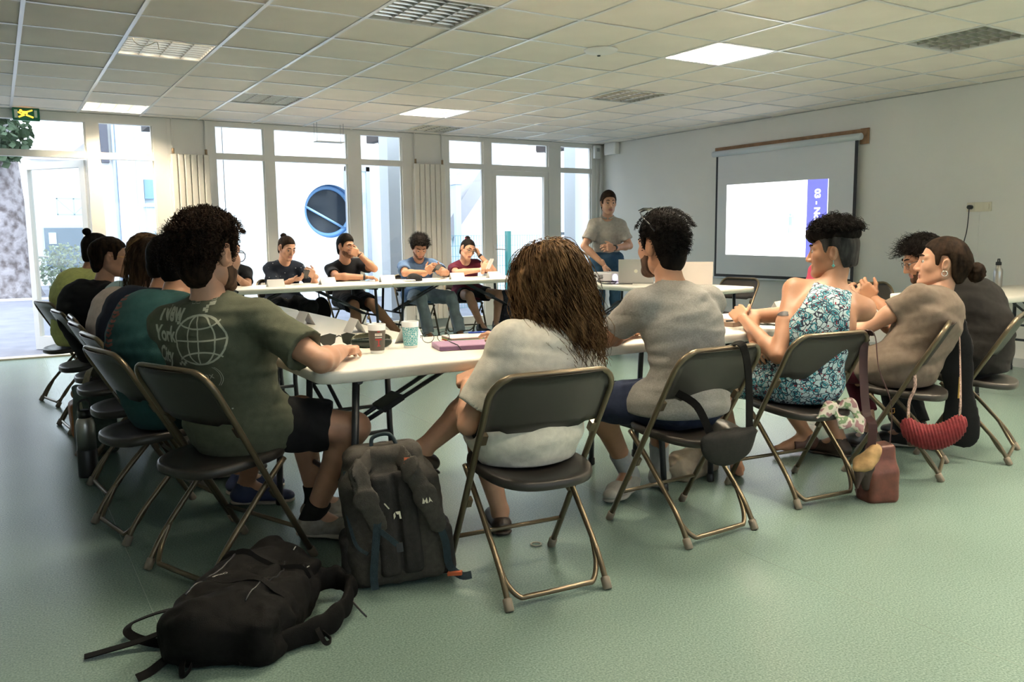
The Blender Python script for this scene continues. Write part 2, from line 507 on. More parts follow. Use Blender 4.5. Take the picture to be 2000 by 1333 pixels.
# smoke detector disc
sd = empty('ceiling_disc', (GX0 + 6 * 0.6 + 0.02, GY0 + 2 * 0.6 + 0.0, CZ - 0.002), 0, 'round white disc fixed to the ceiling between the lamps', 'detector')
MB().lathe([(0.0, -0.028), (0.06, -0.026), (0.11, -0.015), (0.125, -0.002), (0.125, 0.0)], 32).build('cover', mat('detector_white', (0.8, 0.79, 0.78), 0.3), sd)
MB().lathe([(0.0, -0.034), (0.012, -0.033), (0.013, -0.026)], 12, (0.02, 0.05, 0)).build('sensor', mat('dark_plastic', (0.03, 0.03, 0.03), 0.4), sd)

# radiators
RAD = mat('radiator_enamel', (0.74, 0.70, 0.62), 0.4)
def radiator(x0, x1, n, label):
    t = empty('radiator', ((x0 + x1) / 2, YB - 0.03, 0), 0, label, 'radiator', 'tall panel radiators on the window piers')
    w = (x1 - x0) / n
    for k in range(n):
        x = x0 - (x0 + x1) / 2 + k * w
        MB().rbox((x + w / 2, -0.03, 1.155), (w - 0.006, 0.045, 2.02), 0.012).build('panel', RAD, t)
    MB().b2((x0 - (x0 + x1) / 2, -0.012, 0.2), (x1 - (x0 + x1) / 2, 0.028, 2.1)).build('back_plate', RAD, t)
    for s in (-1, 1):
        xx = s * ((x1 - x0) / 2 - 0.03)
        MB().tube([(xx, -0.02, 2.16), (xx, -0.02, 2.24), (xx, 0.0, 2.27), (xx, 0.0, CZ)], 0.008, 6).build('pipe', PVC, t)
        MB().tube([(xx, -0.02, 2.165), (xx, -0.02, 2.225)], 0.015, 8).build('valve', mat('brass_valve', (0.35, 0.25, 0.15), 0.4, metal=0.6), t)
    return t
radiator(1.715, 2.125, 6, 'tall cream panel radiator beside the open door bay')
radiator(4.65, 5.095, 6, 'tall white panel radiator behind the curly-haired man in blue')

# exit sign
ex = empty('exit_sign', (0.36, YB - 0.06, 2.555), 0, 'green emergency exit sign with glowing running figure above the open door', 'sign')
MB().rbox((0, 0, -0.06), (0.24, 0.05, 0.125), 0.006).build('case', mat('exit_green', (0.0, 0.16, 0.07), 0.4), ex)
figm = emis('exit_glow', (1.0, 0.45, 0.05), 0.35)
fg = MB()
yy = -0.028
fg.box((-0.01, yy, -0.045), (0.05, 0.006, 0.028)); fg.box((0.03, yy, -0.03), (0.06, 0.006, 0.014), rotm(y=-20)); fg.box((-0.05, yy, -0.055), (0.05, 0.006, 0.014), rotm(y=30))
fg.box((-0.04, yy, -0.08), (0.06, 0.006, 0.016), rotm(y=-25)); fg.box((0.03, yy, -0.08), (0.07, 0.006, 0.016), rotm(y=20)); fg.lathe([(0.0, -0.003), (0.014, -0.003), (0.014, 0.003)], 12, (-0.045, yy, -0.03), rotm(x=90))
fg.build('running_figure', figm, ex)
wa = mat('exit_pale', (0.6, 0.75, 0.6), 0.5)
MB().box((-0.088, yy, -0.06), (0.03, 0.005, 0.08)).box((0.085, yy, -0.055), (0.025, 0.005, 0.07)).build('door_symbol', wa, ex)

# hanging rail below the ceiling
hr = empty('hanging_shelf', (3.42, 9.62, 0), 0, 'thin white shelf hanging on wires from the ceiling before the middle window', 'shelf')
MB().b2((-0.17, -0.06, 2.335), (0.17, 0.06, 2.345)).build('board', PVC, hr)
for x in (-0.16, 0.16):
    for y in (-0.05, 0.05):
        MB().tube([(x, y, 2.33), (x, y, CZ)], 0.003, 5).build('wire', mat('wire_grey', (0.45, 0.45, 0.45), 0.4, metal=0.7), hr)

# corner boxes
ab = empty('alarm_box', (7.62, YB - 0.03, 2.44), 0, 'small white wall box with a speaker slot in the window corner', 'alarm box')
MB().rbox((0, 0, 0), (0.11, 0.06, 0.19), 0.01).build('case', mat('box_white', (0.72, 0.71, 0.68), 0.4), ab)
MB().rbox((0, -0.032, 0.03), (0.05, 0.01, 0.05), 0.004).build('slot', mat('slot_grey', (0.35, 0.35, 0.35), 0.5), ab)
MB().tube([(0, 0.01, -0.09), (0, 0.01, -1.6)], 0.006, 6).build('cable', PVC, ab)
MB().rbox((7.705, 9.73, 2.47), (0.09, 0.26, 0.17), 0.012).build('junction_box', mat('box_white', (0.7, 0.7, 0.7)), None, 'plain white junction box high on the screen wall near the corner', 'box')
MB().tube([(7.69, YB - 0.02, 0.02), (7.69, YB - 0.02, CZ)], 0.018, 8).build('corner_pipe', PVC, None, 'white vertical pipe running down the window corner', 'pipe')

# projection screen
ps = empty('projection_screen', (XR, 6.62, 0), 0, 'pull-down projection screen on the wall showing a white slide with violet band', 'screen')
WOOD = mat('raw_wood_batten', (0.30, 0.17, 0.09), 0.7, var=0.25, vscale=14)
BLACK = mat('screen_black_border', (0.012, 0.012, 0.015), 0.6)
MB().b2((-0.03, -1.07, 2.21), (0.0, 1.07, 2.285)).b2((-0.02, -1.08, 2.13), (0, -0.985, 2.29)).build('wood_batten', WOOD, ps)
MB().tube([(-0.065, -1.03, 2.205), (-0.065, 1.06, 2.205)], 0.036, 14).build('casing', mat('casing_grey', (0.62, 0.66, 0.68), 0.35), ps)
MB().b2((-0.058, -0.99, 0.695), (-0.054, 1.02, 2.19)).build('screen_border', BLACK, ps)
MB().b2((-0.0605, -0.955, 0.73), (-0.0585, 0.985, 2.185)).build('screen_fabric', mat('screen_fabric', (0.70, 0.71, 0.73), 0.8), ps)
MB().tube([(-0.056, -1.0, 0.685), (-0.056, 1.03, 0.685)], 0.012, 8).build('weight_bar', mat('bar_white', (0.6, 0.61, 0.62), 0.4), ps)
# slide image: glowing planes stand in for the projector's light on the screen
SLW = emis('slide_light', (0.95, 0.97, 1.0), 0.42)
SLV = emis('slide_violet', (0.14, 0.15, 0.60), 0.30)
xs_ = -0.0615
sl = MB().add([(xs_, 0.83, 0.972 + 0.0), (xs_, -0.372, 0.955), (xs_, -0.372, 1.805), (xs_, 0.83, 1.818)], [(0, 1, 2, 3)]).build('glowing_slide', SLW, ps)
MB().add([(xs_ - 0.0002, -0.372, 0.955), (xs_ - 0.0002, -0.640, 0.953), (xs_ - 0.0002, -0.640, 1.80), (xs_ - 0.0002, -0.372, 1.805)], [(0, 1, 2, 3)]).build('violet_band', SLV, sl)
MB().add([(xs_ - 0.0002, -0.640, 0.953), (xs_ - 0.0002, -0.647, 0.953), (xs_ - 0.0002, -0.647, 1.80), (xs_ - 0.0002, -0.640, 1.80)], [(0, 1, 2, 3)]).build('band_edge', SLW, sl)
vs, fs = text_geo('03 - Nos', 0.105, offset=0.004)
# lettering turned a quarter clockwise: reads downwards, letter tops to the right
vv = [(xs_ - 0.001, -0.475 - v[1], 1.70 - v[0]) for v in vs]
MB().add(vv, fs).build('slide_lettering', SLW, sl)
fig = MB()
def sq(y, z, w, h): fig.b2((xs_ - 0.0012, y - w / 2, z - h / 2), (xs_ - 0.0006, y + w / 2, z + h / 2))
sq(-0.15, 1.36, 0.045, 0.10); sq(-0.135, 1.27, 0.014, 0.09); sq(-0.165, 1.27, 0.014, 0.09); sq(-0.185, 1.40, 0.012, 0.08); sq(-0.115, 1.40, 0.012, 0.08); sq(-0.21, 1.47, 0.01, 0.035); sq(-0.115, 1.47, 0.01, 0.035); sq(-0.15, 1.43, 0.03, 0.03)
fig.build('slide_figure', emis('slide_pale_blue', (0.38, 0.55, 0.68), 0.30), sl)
# wall sockets and plug on the screen wall
so = empty('wall_socket', (XR, 4.36, 1.44), 0, 'cream double wall socket with a black plug in it', 'socket')
CREAM = mat('socket_cream', (0.72, 0.66, 0.52), 0.4)
for y in (0.075, -0.0, -0.075):
    MB().rbox((-0.008, y, 0), (0.016, 0.076, 0.085), 0.004).build('socket_plate', CREAM, so)
MB().rbox((-0.02, -0.075, 0), (0.01, 0.04, 0.05), 0.003).build('rocker', CREAM, so)
PLUG = mat('black_plastic', (0.012, 0.012, 0.013), 0.4)
MB().lathe([(0.004, 0.05), (0.018, 0.045), (0.02, 0.03), (0.02, 0.0)], 14, (-0.016, 0.07, 0), rotm(y=-90)).build('plug', PLUG, so)
MB().tube(spline([(-0.05, 0.07, 0.0), (-0.045, 0.075, -0.10), (-0.025, 0.095, -0.22), (-0.02, 0.13, -0.42), (-0.02, 0.14, -0.9), (-0.02, 0.14, -1.42)], 6), 0.0045, 6).build('power_cable', PLUG, so)
MB().b2((-0.004, -0.003, -1.44), (0, 0.003, -0.05)).build('conduit_line', WHITE_WALL, so)

# ================================================================== OUTSIDE
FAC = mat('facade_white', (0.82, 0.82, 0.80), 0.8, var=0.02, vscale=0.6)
FACB = mat('facade_pale_blue', (0.55, 0.62, 0.72), 0.8)  # painted shade on the recessed wing, plain colour on the stair post
ASPH = mat('asphalt', (0.19, 0.195, 0.24), 0.9, var=0.15, vscale=3, bump=0.2, bscale=40)
g = MB()
g.add([(-30, YB + 0.12, -0.02), (30, YB + 0.12, -0.02), (30, 18, 0.28), (-30, 18, 0.28), (30, 60, 0.4), (-30, 60, 0.4)], [(0, 1, 2, 3), (3, 2, 4, 5)])
g.build('ground', ASPH, kind='structure')
MB().box((0.3, 16.6, 0.235), (5.0, 0.14, 0.05)).build('kerb', mat('kerb_pale', (0.6, 0.6, 0.62), 0.8), None, 'pale kerb line across the yard outside the open door', 'kerb')
fb = empty('facade_building', (6.4, 14.5, 0), 0, 'white rendered building with a round window across the yard', 'building')
# facade with a round opening made of a fan around the hole
cx, cz, rr0 = 5.13 - 6.4, 1.71, 0.47
N = 40
def sqp(a):
    c, s = math.cos(a), math.sin(a); k = 1.0 / max(abs(c), abs(s)); return (cx + 0.9 * c * k, cz + 0.9 * s * k)
w = MB()
vs = []; 
for k in range(N):
    a = 2 * math.pi * k / N
    x, z = sqp(a); vs.append((x, 0, z))
for k in range(N):
    a = 2 * math.pi * k / N; vs.append((cx + rr0 * math.cos(a), 0, cz + rr0 * math.sin(a)))
for k in range(N):
    a = 2 * math.pi * k / N; vs.append((cx + rr0 * math.cos(a), 0.22, cz + rr0 * math.sin(a)))
fs = [(k, (k + 1) % N, N + (k + 1) % N, N + k) for k in range(N)]
fs2 = [(N + k, N + (k + 1) % N, 2 * N + (k + 1) % N, 2 * N + k) for k in range(N)]
w.add(vs, fs)
w.b2((-3.03, 0, -0.2), (cx - 0.9, 0.25, 7.0)).b2((cx + 0.9, 0, -0.2), (4.2, 0.25, 7.0)).b2((cx - 0.9, 0, -0.2), (cx + 0.9, 0.25, cz - 0.9)).b2((cx - 0.9, 0, cz + 0.9), (cx + 0.9, 0.25, 7.0))
w.b2((-3.03, 0.2, -0.2), (-2.8, 5, 7.0)).b2((4.0, 0.2, -0.2), (4.2, 5, 7))
w.build('wall', FAC, fb)
BLUEF = mat('round_frame_blue', (0.18, 0.36, 0.62), 0.4)
rw = MB().add(vs, fs2).build('round_window', mat('round_reveal_blue', (0.30, 0.48, 0.72), 0.5), fb)
MB().tube([(cx + 0.43 * math.cos(2 * math.pi * k / 36), 0.16, cz + 0.43 * math.sin(2 * math.pi * k / 36)) for k in range(36)], 0.045, 8, closed=True).build('frame', BLUEF, rw)
MB().lathe([(0.001, 0.0), (0.42, 0.0), (0.42, 0.01)], 36, (cx, 0.19, cz), rotm(x=90)).build('pane', mat('dark_glazing', (0.03, 0.04, 0.055), 0.08), rw)
MB().tube([(cx - 0.42, 0.13, cz + 0.09), (cx + 0.30, 0.13, cz - 0.30)], 0.022, 6).build('glazing_bar', mat('bar_pale_blue', (0.45, 0.68, 0.9), 0.4), rw)
# glazed door of that building, ajar
dr = MB().b2((-0.62, -0.12, 0), (-0.55, -0.04, 2.5)).b2((-1.0, -0.12, 2.42), (-0.55, -0.04, 2.5)).b2((-1.0, -0.12, 0), (-0.93, -0.04, 2.5)).build('door', mat('door_grey', (0.42, 0.45, 0.52), 0.5), fb)
MB().b2((-0.93, -0.09, 0.0), (-0.62, -0.07, 2.42)).build('pane', mat('pale_blue_glazing', (0.62, 0.74, 0.80), 0.15), dr)
MB().box((-0.70, -0.105, 1.95), (0.08, 0.01, 0.2)).build('notice', mat('notice_grey', (0.45, 0.55, 0.65), 0.6), dr)
# recessed wing left of the facade, its shade put into the pale blue colour
MB().b2((3.05, 15.3, -0.2), (3.36, 15.5, 7)).build('recessed_wing', FACB, None, 'recessed wall wing left of the round-window facade, its shade painted pale blue', 'building')
# stair and pillar outside the third bay
st = empty('outdoor_stair', (7.3, 13.4, 0), 0, 'grey concrete stair rising behind the green mesh fence', 'stair')
CONC = mat('concrete_grey', (0.40, 0.39, 0.42), 0.8)
MB().prism([(-0.35, 1.55), (0.75, 3.05), (0.75, 2.55), (-0.35, 1.15)][::-1], 0.9, rotm(x=90), (0, 0.9, 0)).build('flight', CONC, st)
MB().b2((-0.27, -0.1, -0.1), (-0.17, 0.1, 2.2)).build('post', FACB, st)
MB().b2((-0.30, -0.12, 2.16), (-0.10, 0.12, 2.32)).build('post_cap', FAC, st)
for x, l in ((4.78, 'grey square porch pillar outside the middle glazed bay'), (7.93, 'grey square porch pillar outside the bay by the presenter')):
    MB().b2((x - 0.14, 10.75, -0.05), (x + 0.14, 11.05, 4.2)).b2((x - 0.17, 10.72, -0.05), (x + 0.17, 11.08, 0.12)).build('porch_pillar', mat('pillar_grey', (0.42, 0.44, 0.47), 0.7), None, l, 'pillar', 'porch pillars')
DARKB = mat('dark_timber', (0.035, 0.025, 0.025), 0.7)
for x, l in ((5.11, 'dark timber beam end, left one of the pair above the middle bay'), (5.30, 'dark timber beam end, right one of the pair above the middle bay'), (8.28, 'dark timber beam end, left one of the pair above the glazed door'), (8.45, 'dark timber beam end, right one of the pair above the glazed door'), (1.86, 'single dark timber beam end above the bay beside the open door')):
    MB().b2((x - 0.06, 10.2, 2.69), (x + 0.06, 12.5, 2.88)).b2((x - 0.05, 12.5, 2.71), (x + 0.05, 12.53, 2.86)).build('roof_beam', DARKB, None, l, 'beam', 'porch roof beams')
MB().b2((6.66, 14.36, 3.05), (7.3, 14.5, 3.25)).b2((6.60, 14.34, 3.23), (7.36, 14.5, 3.28)).build('eave_board', mat('eave_orange', (0.75, 0.36, 0.12), 0.7), None, 'short orange eave board above the bay left of the glazed door', 'board')
# green mesh fence
GREEN = mat('fence_green', (0.03, 0.22, 0.20), 0.5)
mf = empty('mesh_fence', (7.1, 12.2, 0), 0, 'green welded mesh fence with posts outside the glazed door', 'fence')
for x in (-0.95, 0.33, 1.35):
    MB().box((x, 0, 0.64), (0.08, 0.08, 1.36)).build('post', GREEN, mf)
wires = MB()
for k in range(46): wires.box((-0.93 + k * 0.05, 0, 0.63), (0.006, 0.006, 1.24))
for k in range(8): wires.box((0.2, 0, 0.06 + k * 0.17), (2.3, 0.007, 0.007))
wires.build('wire_panel', mat('fence_wire', (0.14, 0.36, 0.40), 0.5), mf, kind='stuff')
tp = empty('teal_post', (6.36, 13.9, 0), 0, 'teal metal gate post outside the middle glazed bay', 'post')
MB().box((0, 0, 0.65), (0.16, 0.16, 1.35)).build('shaft', mat('teal_metal', (0.05, 0.36, 0.38), 0.5), tp)
MB().box((-0.11, -0.05, 1.2), (0.10, 0.08, 0.12)).build('latch', mat('teal_metal', (0.05, 0.36, 0.38), 0.5), tp)
rl = empty('bar_railing', (8.55, 12.0, 0), 0, 'dark metal railing with upright bars outside the last bay', 'railing')
RLM = mat('railing_dark', (0.035, 0.045, 0.06), 0.5)
MB().box((0.1, 0, 1.27), (0.9, 0.05, 0.05)).build('top_rail', RLM, rl)
MB().box((0.1, 0, 0.12), (0.9, 0.04, 0.04)).build('bottom_rail', RLM, rl)
for k in range(8): MB().box((-0.29 + k * 0.115, 0, 0.7), (0.03, 0.03, 1.12)).build('bar', RLM, rl)
# building seen through the open door
hb = empty('far_house', (1.5, 20.5, 0), 0, 'bright white house with balcony and dark ground-floor window beyond the tree', 'building')
MB().b2((-0.75, 0, 0.2), (6.0, 3, 3.05)).b2((-0.8, -0.15, 2.95), (6.0, 0.1, 3.1)).build('wall', FAC, hb)
hw = MB().b2((-0.66, -0.06, 0.62), (0.32, -0.01, 1.58)).build('window', mat('window_surround', (0.55, 0.62, 0.7), 0.6), hb)
MB().b2((-0.60, -0.09, 0.68), (0.26, -0.06, 1.52)).build('pane', mat('dim_glazing', (0.10, 0.16, 0.22), 0.1), hw)
MB().b2((-0.52, -0.11, 1.18), (-0.38, -0.09, 1.42)).build('pane', mat('pale_blue_glazing', (0.62, 0.74, 0.80), 0.15), hw)
RAILB = mat('balcony_blue', (0.42, 0.58, 0.66), 0.5)
bal = MB()
for z in (1.80, 2.14): bal.box((0.0, -0.1, z), (0.66, 0.03, 0.03))
bal.box((-0.32, -0.1, 1.97), (0.03, 0.03, 0.36)).box((0.0, -0.1, 1.97), (0.03, 0.03, 0.36)).box((0.32, -0.1, 1.97), (0.03, 0.03, 0.36))
bal.box((-0.16, -0.1, 1.97), (0.44, 0.02, 0.02), rotm(y=45)).box((0.16, -0.1, 1.97), (0.44, 0.02, 0.02), rotm(y=-45))
bal.build('balcony_railing', RAILB, hb)
MB().prism([(0.0, 3.1), (1.2, 4.1), (6, 4.1), (6, 3.1)], 3.0, rotm(x=90), (0.0, 3.0, 0)).build('roof', mat('roof_grey', (0.38, 0.36, 0.38), 0.8), hb)
sw = empty('side_house', (2.0, 16.0, 0), 0, 'pale blue house front with columns and downpipe behind the narrow bay', 'building')
MB().b2((-0.42, 0, 0), (1.04, 0.2, 5)).build('wall', FAC, sw)
for x in (-0.08, 0.22): MB().b2((x - 0.05, -0.12, 0), (x + 0.05, 0.0, 5)).build('column', mat('column_blue', (0.62, 0.70, 0.80), 0.7), sw)
MB().tube([(-0.16, -0.06, 0), (-0.16, -0.06, 5)], 0.03, 8).build('downpipe', mat('pipe_blue', (0.45, 0.52, 0.66), 0.6), sw)
MB().b2((0.27, -0.3, 0.4), (0.62, 0, 1.8)).b2((0.24, -0.33, 1.8), (0.65, 0, 1.86)).build('utility_box', mat('box_blue', (0.50, 0.60, 0.72), 0.6), sw)
MB().b2((0.28, -0.1, 1.95), (0.55, 0, 2.28)).build('window', mat('dim_blue_glazing', (0.25, 0.40, 0.5), 0.2), sw)
MB().b2((-0.36, -0.1, 2.55), (-0.24, 0, 3.3)).build('shutter', mat('shutter_dark', (0.10, 0.10, 0.13), 0.6), sw)
# plane tree and shrub
def bark():
    m = bpy.data.materials.new('plane_bark'); m.use_nodes = True; nt = m.node_tree; b = nt.nodes['Principled BSDF']
    tc = nt.nodes.new('ShaderNodeTexCoord'); n = nt.nodes.new('ShaderNodeTexNoise'); n.inputs['Scale'].default_value = 7; n.inputs['Detail'].default_value = 8
    r = nt.nodes.new('ShaderNodeValToRGB'); e = r.color_ramp.elements
    e[0].position = 0.35; e[0].color = (0.13, 0.11, 0.11, 1); e[1].position = 0.6; e[1].color = (0.36, 0.34, 0.36, 1)
    nt.links.new(tc.outputs['Object'], n.inputs['Vector']); nt.links.new(n.outputs['Fac'], r.inputs['Fac']); nt.links.new(r.outputs['Color'], b.inputs['Base Color']); b.inputs['Roughness'].default_value = 0.9
    bp = nt.nodes.new('ShaderNodeBump'); bp.inputs['Distance'].default_value = 0.05; nt.links.new(n.outputs['Fac'], bp.inputs['Height']); nt.links.new(bp.outputs['Normal'], b.inputs['Normal'])
    return m
tr = empty('plane_tree', (0.06, 17.5, 0.25), 0, 'thick plane tree trunk with flaking bark in the yard outside', 'tree')
MB().tube([(0, 0, -0.1), (0, 0, 0.1), (0.02, 0, 0.4), (0.0, 0, 1.2), (-0.05, 0, 2.2), (-0.12, 0, 3.2), (-0.15, 0, 4.2)], [0.72, 0.62, 0.52, 0.47, 0.46, 0.44, 0.4], 20).build('trunk', bark(), tr)
LEAF = mat('leaf_green', (0.050, 0.085, 0.040), 0.6, var=0.4, vscale=3)
def leaves(name, n, c, s, size, m, parent, seed):
    r = random.Random(seed); b = MB()
    for _ in range(n):
        while True:
            q = [r.uniform(-1, 1) for _ in range(3)]
            if sum(a * a for a in q) < 1: break
        p = [c[i] + q[i] * s[i] for i in range(3)]
        ro = rotm(r.uniform(0, 360), r.uniform(0, 360), r.uniform(0, 360)); k = size * r.uniform(0.6, 1.3)
        b.add([ro @ Vector(v) * k + Vector(p) for v in ((0, -0.5, 0), (0.35, 0, 0.06), (0, 0.6, 0), (-0.35, 0, 0.06))], [(0, 1, 2, 3)])
    return b.build(name, m, parent, kind='stuff')
leaves('foliage', 900, (-0.1, -1.0, 2.75), (0.72, 0.6, 0.55), 0.16, LEAF, tr, 3)
leaves('foliage', 900, (-0.6, -0.8, 4.1), (1.6, 1.2, 0.9), 0.18, LEAF, tr, 4)
sh = empty('garden_shrub', (1.15, 18.6, 0.28), 0, 'loose pale green shrub under the dark window of the far house', 'shrub')
leaves('foliage', 1100, (0, 0, 0.42), (0.52, 0.4, 0.5), 0.07, mat('shrub_green', (0.22, 0.28, 0.18), 0.7, var=0.4, vscale=5), sh, 5)
MB().tube([(0, 0, -0.05), (0.02, 0, 0.3)], 0.03, 6).tube([(0, 0, 0.05), (-0.12, 0, 0.5)], 0.018, 5).build('stem', DARKB, sh)
# ================================================================== TABLES
TOPM = mat('table_plastic', (0.82, 0.78, 0.70), 0.45, bump=0.08, bscale=500)
LEGM = mat('table_leg_grey', (0.045, 0.048, 0.055), 0.35, metal=0.4)
def rr_ring(hx, hy, r, z, n=5):
    out = []
    for cx, cy, a0 in ((hx - r, hy - r, 0), (-hx + r, hy - r, 90), (-hx + r, -hy + r, 180), (hx - r, -hy + r, 270)):
        for k in range(n + 1):
            a = R_(a0 + 90 * k / n); out.append((cx + r * math.cos(a), cy + r * math.sin(a), z))
    return out
def make_table():
    t = empty('folding_table')
    hx, hy = 0.915, 0.38
    MB().loft([rr_ring(hx - 0.012, hy - 0.012, 0.055, 0.692), rr_ring(hx - 0.002, hy - 0.002, 0.065, 0.696), rr_ring(hx, hy, 0.067, 0.728), rr_ring(hx - 0.003, hy - 0.003, 0.064, 0.737), rr_ring(hx - 0.010, hy - 0.010, 0.057, 0.740)]).build('table_top', TOPM, t)
    for s in (-1, 1):
        x = s * 0.74
        for y in (-0.27, 0.27):
            MB().tube([(x, y, 0.69), (x + s * 0.02, y, 0.30), (x + s * 0.03, y * 1.06, 0.02)], 0.0145, 10).build('leg', LEGM, t)
        MB().tube([(x, -0.31, 0.682), (x, 0.31, 0.682)], 0.012, 8).build('leg_bar', LEGM, t)
        MB().tube([(x + s * 0.022, -0.275, 0.27), (x + s * 0.022, 0.275, 0.27)], 0.011, 8).build('leg_bar', LEGM, t)
        for y in (-0.286, 0.286):
            MB().lathe([(0.017, 0.0), (0.019, 0.005), (0.018, 0.035), (0.015, 0.04)], 10, (x + s * 0.031, y, 0)).build('foot_cap', PLUG, t)
        for y in (-1, 1):
            MB().tube([(s * 0.18, y * 0.05, 0.685), (x + s * 0.01, y * 0.03, 0.40)], 0.010, 8).build('brace', LEGM, t)
        MB().tube([(x + s * 0.012, -0.27, 0.40), (x + s * 0.012, 0.27, 0.40)], 0.010, 8).build('leg_bar', LEGM, t)
        MB().box((s * 0.50, 0, 0.53), (0.10, 0.11, 0.025), rotm(y=s * 27)).build('brace_lock', LEGM, t)
    return t
tproto = make_table()
TABLES = [((1.845, 3.18), 0, 'white folding table at the near corner carrying the cups and sunglasses'),
          ((3.685, 3.18), 0, 'white folding table before the woman in the floral top'),
          ((1.31, 4.485), 90, 'white folding table beside the left row, with three name cards'),
          ((1.31, 6.325), 90, 'white folding table far end of the left row by the window side'),
          ((2.63, 8.48), 5.5, 'white folding table before the two back-row people left of the seam'),
          ((4.47, 8.60), 0.5, 'white folding table before the man in blue and woman in maroon'),
          ((5.40, 6.15), 94, 'white folding table carrying the projector and laptop'),
          ((6.80, 3.62), 0, 'white folding table along the screen wall carrying a steel bottle')]
for k, ((x, y), a, l) in enumerate(TABLES):
    o = tproto if k == 0 else copy_tree(tproto)
    o.location = (x, y, 0); o.rotation_euler = (0, 0, R_(a))
    tag(o, l, 'table', 'white folding tables set in a square')

# ================================================================== CHAIRS
FRM = mat('chair_frame_brown', (0.135, 0.105, 0.065), 0.32, metal=0.55)
PAN = mat('chair_panel_brown', (0.036, 0.031, 0.027), 0.40, metal=0.2)
CAPM = mat('chair_cap', (0.20, 0.165, 0.125), 0.55)
def make_chair(frm=FRM, pan=PAN):
    t = empty('folding_chair')
    def fp(z):      # depth of the front frame plane at height z
        return 0.225 - z * (0.44 / 0.775)
    hw = 0.215
    ht = 0.229
    side = [(-hw, fp(0.015), 0.015), (-hw - 0.005, fp(0.3), 0.3), (-ht + 0.002, fp(0.6), 0.6), (-ht, fp(0.69), 0.69)]
    arc = [(-ht + 0.075 - 0.075 * math.cos(a), fp(0.69 + 0.075 * math.sin(a)), 0.69 + 0.075 * math.sin(a)) for a in [R_(k * 15) for k in range(1, 7)]]
    L = side + arc
    Rr = [(-p[0], p[1], p[2]) for p in L[::-1]]
    MB().tube(L + Rr, 0.0115, 10).build('front_frame', frm, t)
    # rear frame: two legs crossing behind the front legs, joined low by a bar
    rw = 0.188
    leg = [(-rw, 0.125, 0.405), (-rw, 0.03, 0.315), (-rw, -0.12, 0.155), (-rw, -0.175, 0.085), (-rw, -0.215, 0.015)]
    MB().tube(spline(leg, 4), 0.0105, 8).build('rear_leg', frm, t); MB().tube(spline([(-p[0], p[1], p[2]) for p in leg], 4), 0.0105, 8).build('rear_leg', frm, t)
    MB().tube(spline([(-rw + 0.002, -0.122, 0.152), (-rw + 0.012, -0.165, 0.082), (-rw + 0.045, -0.20, 0.035), (-rw + 0.09, -0.205, 0.031), (rw - 0.09, -0.205, 0.031), (rw - 0.045, -0.20, 0.035), (rw - 0.012, -0.165, 0.082), (rw - 0.002, -0.122, 0.152)], 5), 0.0095, 8).build('rear_bar', frm, t)
    MB().tube([(-hw, fp(0.14), 0.14), (hw, fp(0.14), 0.14)], 0.0085, 8).build('stretcher', frm, t)
    for s in (-1, 1):
        MB().lathe([(0.013, 0.0), (0.0165, 0.004), (0.016, 0.04), (0.0125, 0.044)], 10, (s * hw, fp(0.0), 0), rotm(x=28)).build('foot_cap', CAPM, t)
        MB().lathe([(0.013, 0.0), (0.0165, 0.004), (0.016, 0.04), (0.0125, 0.044)], 10, (s * rw, -0.222, 0), rotm(x=-28)).build('foot_cap', CAPM, t)
        MB().box((s * (hw - 0.006), fp(0.545) + 0.002, 0.545), (0.02, 0.022, 0.04), rotm(x=30)).build('hinge', frm, t)
        MB().box((s * (hw - 0.012), fp(0.29), 0.29), (0.018, 0.02, 0.035), rotm(x=30)).build('hinge', frm, t)
    # seat pan: dished, rounded, rolled edge
    def ring(k, z):
        out = []
        for i in range(40):
            a = 2 * math.pi * i / 40
            c, s = math.cos(a), math.sin(a)
            e = 0.55 if s > 0 else 0.75
            x = 0.198 * math.copysign(abs(c) ** e, c) * (1.0 - 0.0 * s)
            y = (0.20 if s > 0 else 0.205) * math.copysign(abs(s) ** e, s)
            out.append((x * k, y * k - 0.015, z + (0.02 * s * k)))
        return out
    MB().loft([ring(0.955, 0.398), ring(0.99, 0.402), ring(1.0, 0.415), ring(0.99, 0.428), ring(0.96, 0.432), ring(0.80, 0.426), ring(0.5, 0.420), ring(0.1, 0.418)]).build('seat', pan, t)
    # backrest panel, curved, with notched lower edge
    nx, nz = 16, 6
    vs = []
    for lay in (0, 1):
        for i in range(nx + 1):
            u = -1 + 2 * i / nx
            zb = 0.572 - 0.013 * (abs(u) < 0.66) + 0.010 * (0.14 < abs(u) < 0.24)
            zt = 0.762 - (0.06 * max(0, (abs(u) - 0.72) / 0.28) ** 2)
            for j in range(nz + 1):
                z = zb + (zt - zb) * j / nz
                y = fp(z) - 0.030 * (1 - u * u) + 0.004 - (0.005 if lay else 0)
                vs.append((u * 0.220, y, z))
    M_ = (nx + 1) * (nz + 1)
    fs = []
    idx = lambda l, i, j: l * M_ + i * (nz + 1) + j
    for i in range(nx):
        for j in range(nz):
            fs.append((idx(0, i, j), idx(0, i + 1, j), idx(0, i + 1, j + 1), idx(0, i, j + 1))[::-1])
            fs.append((idx(1, i, j), idx(1, i + 1, j), idx(1, i + 1, j + 1), idx(1, i, j + 1)))
    for i in range(nx):
        for j in (0, nz):
            fs.append((idx(0, i, j), idx(0, i + 1, j), idx(1, i + 1, j), idx(1, i, j)))
    for j in range(nz):
        for i in (0, nx):
            fs.append((idx(0, i, j), idx(0, i, j + 1), idx(1, i, j + 1), idx(1, i, j)))
    MB().add(vs, fs, smooth=True).build('backrest', pan, t)
    return t
cproto = make_chair()
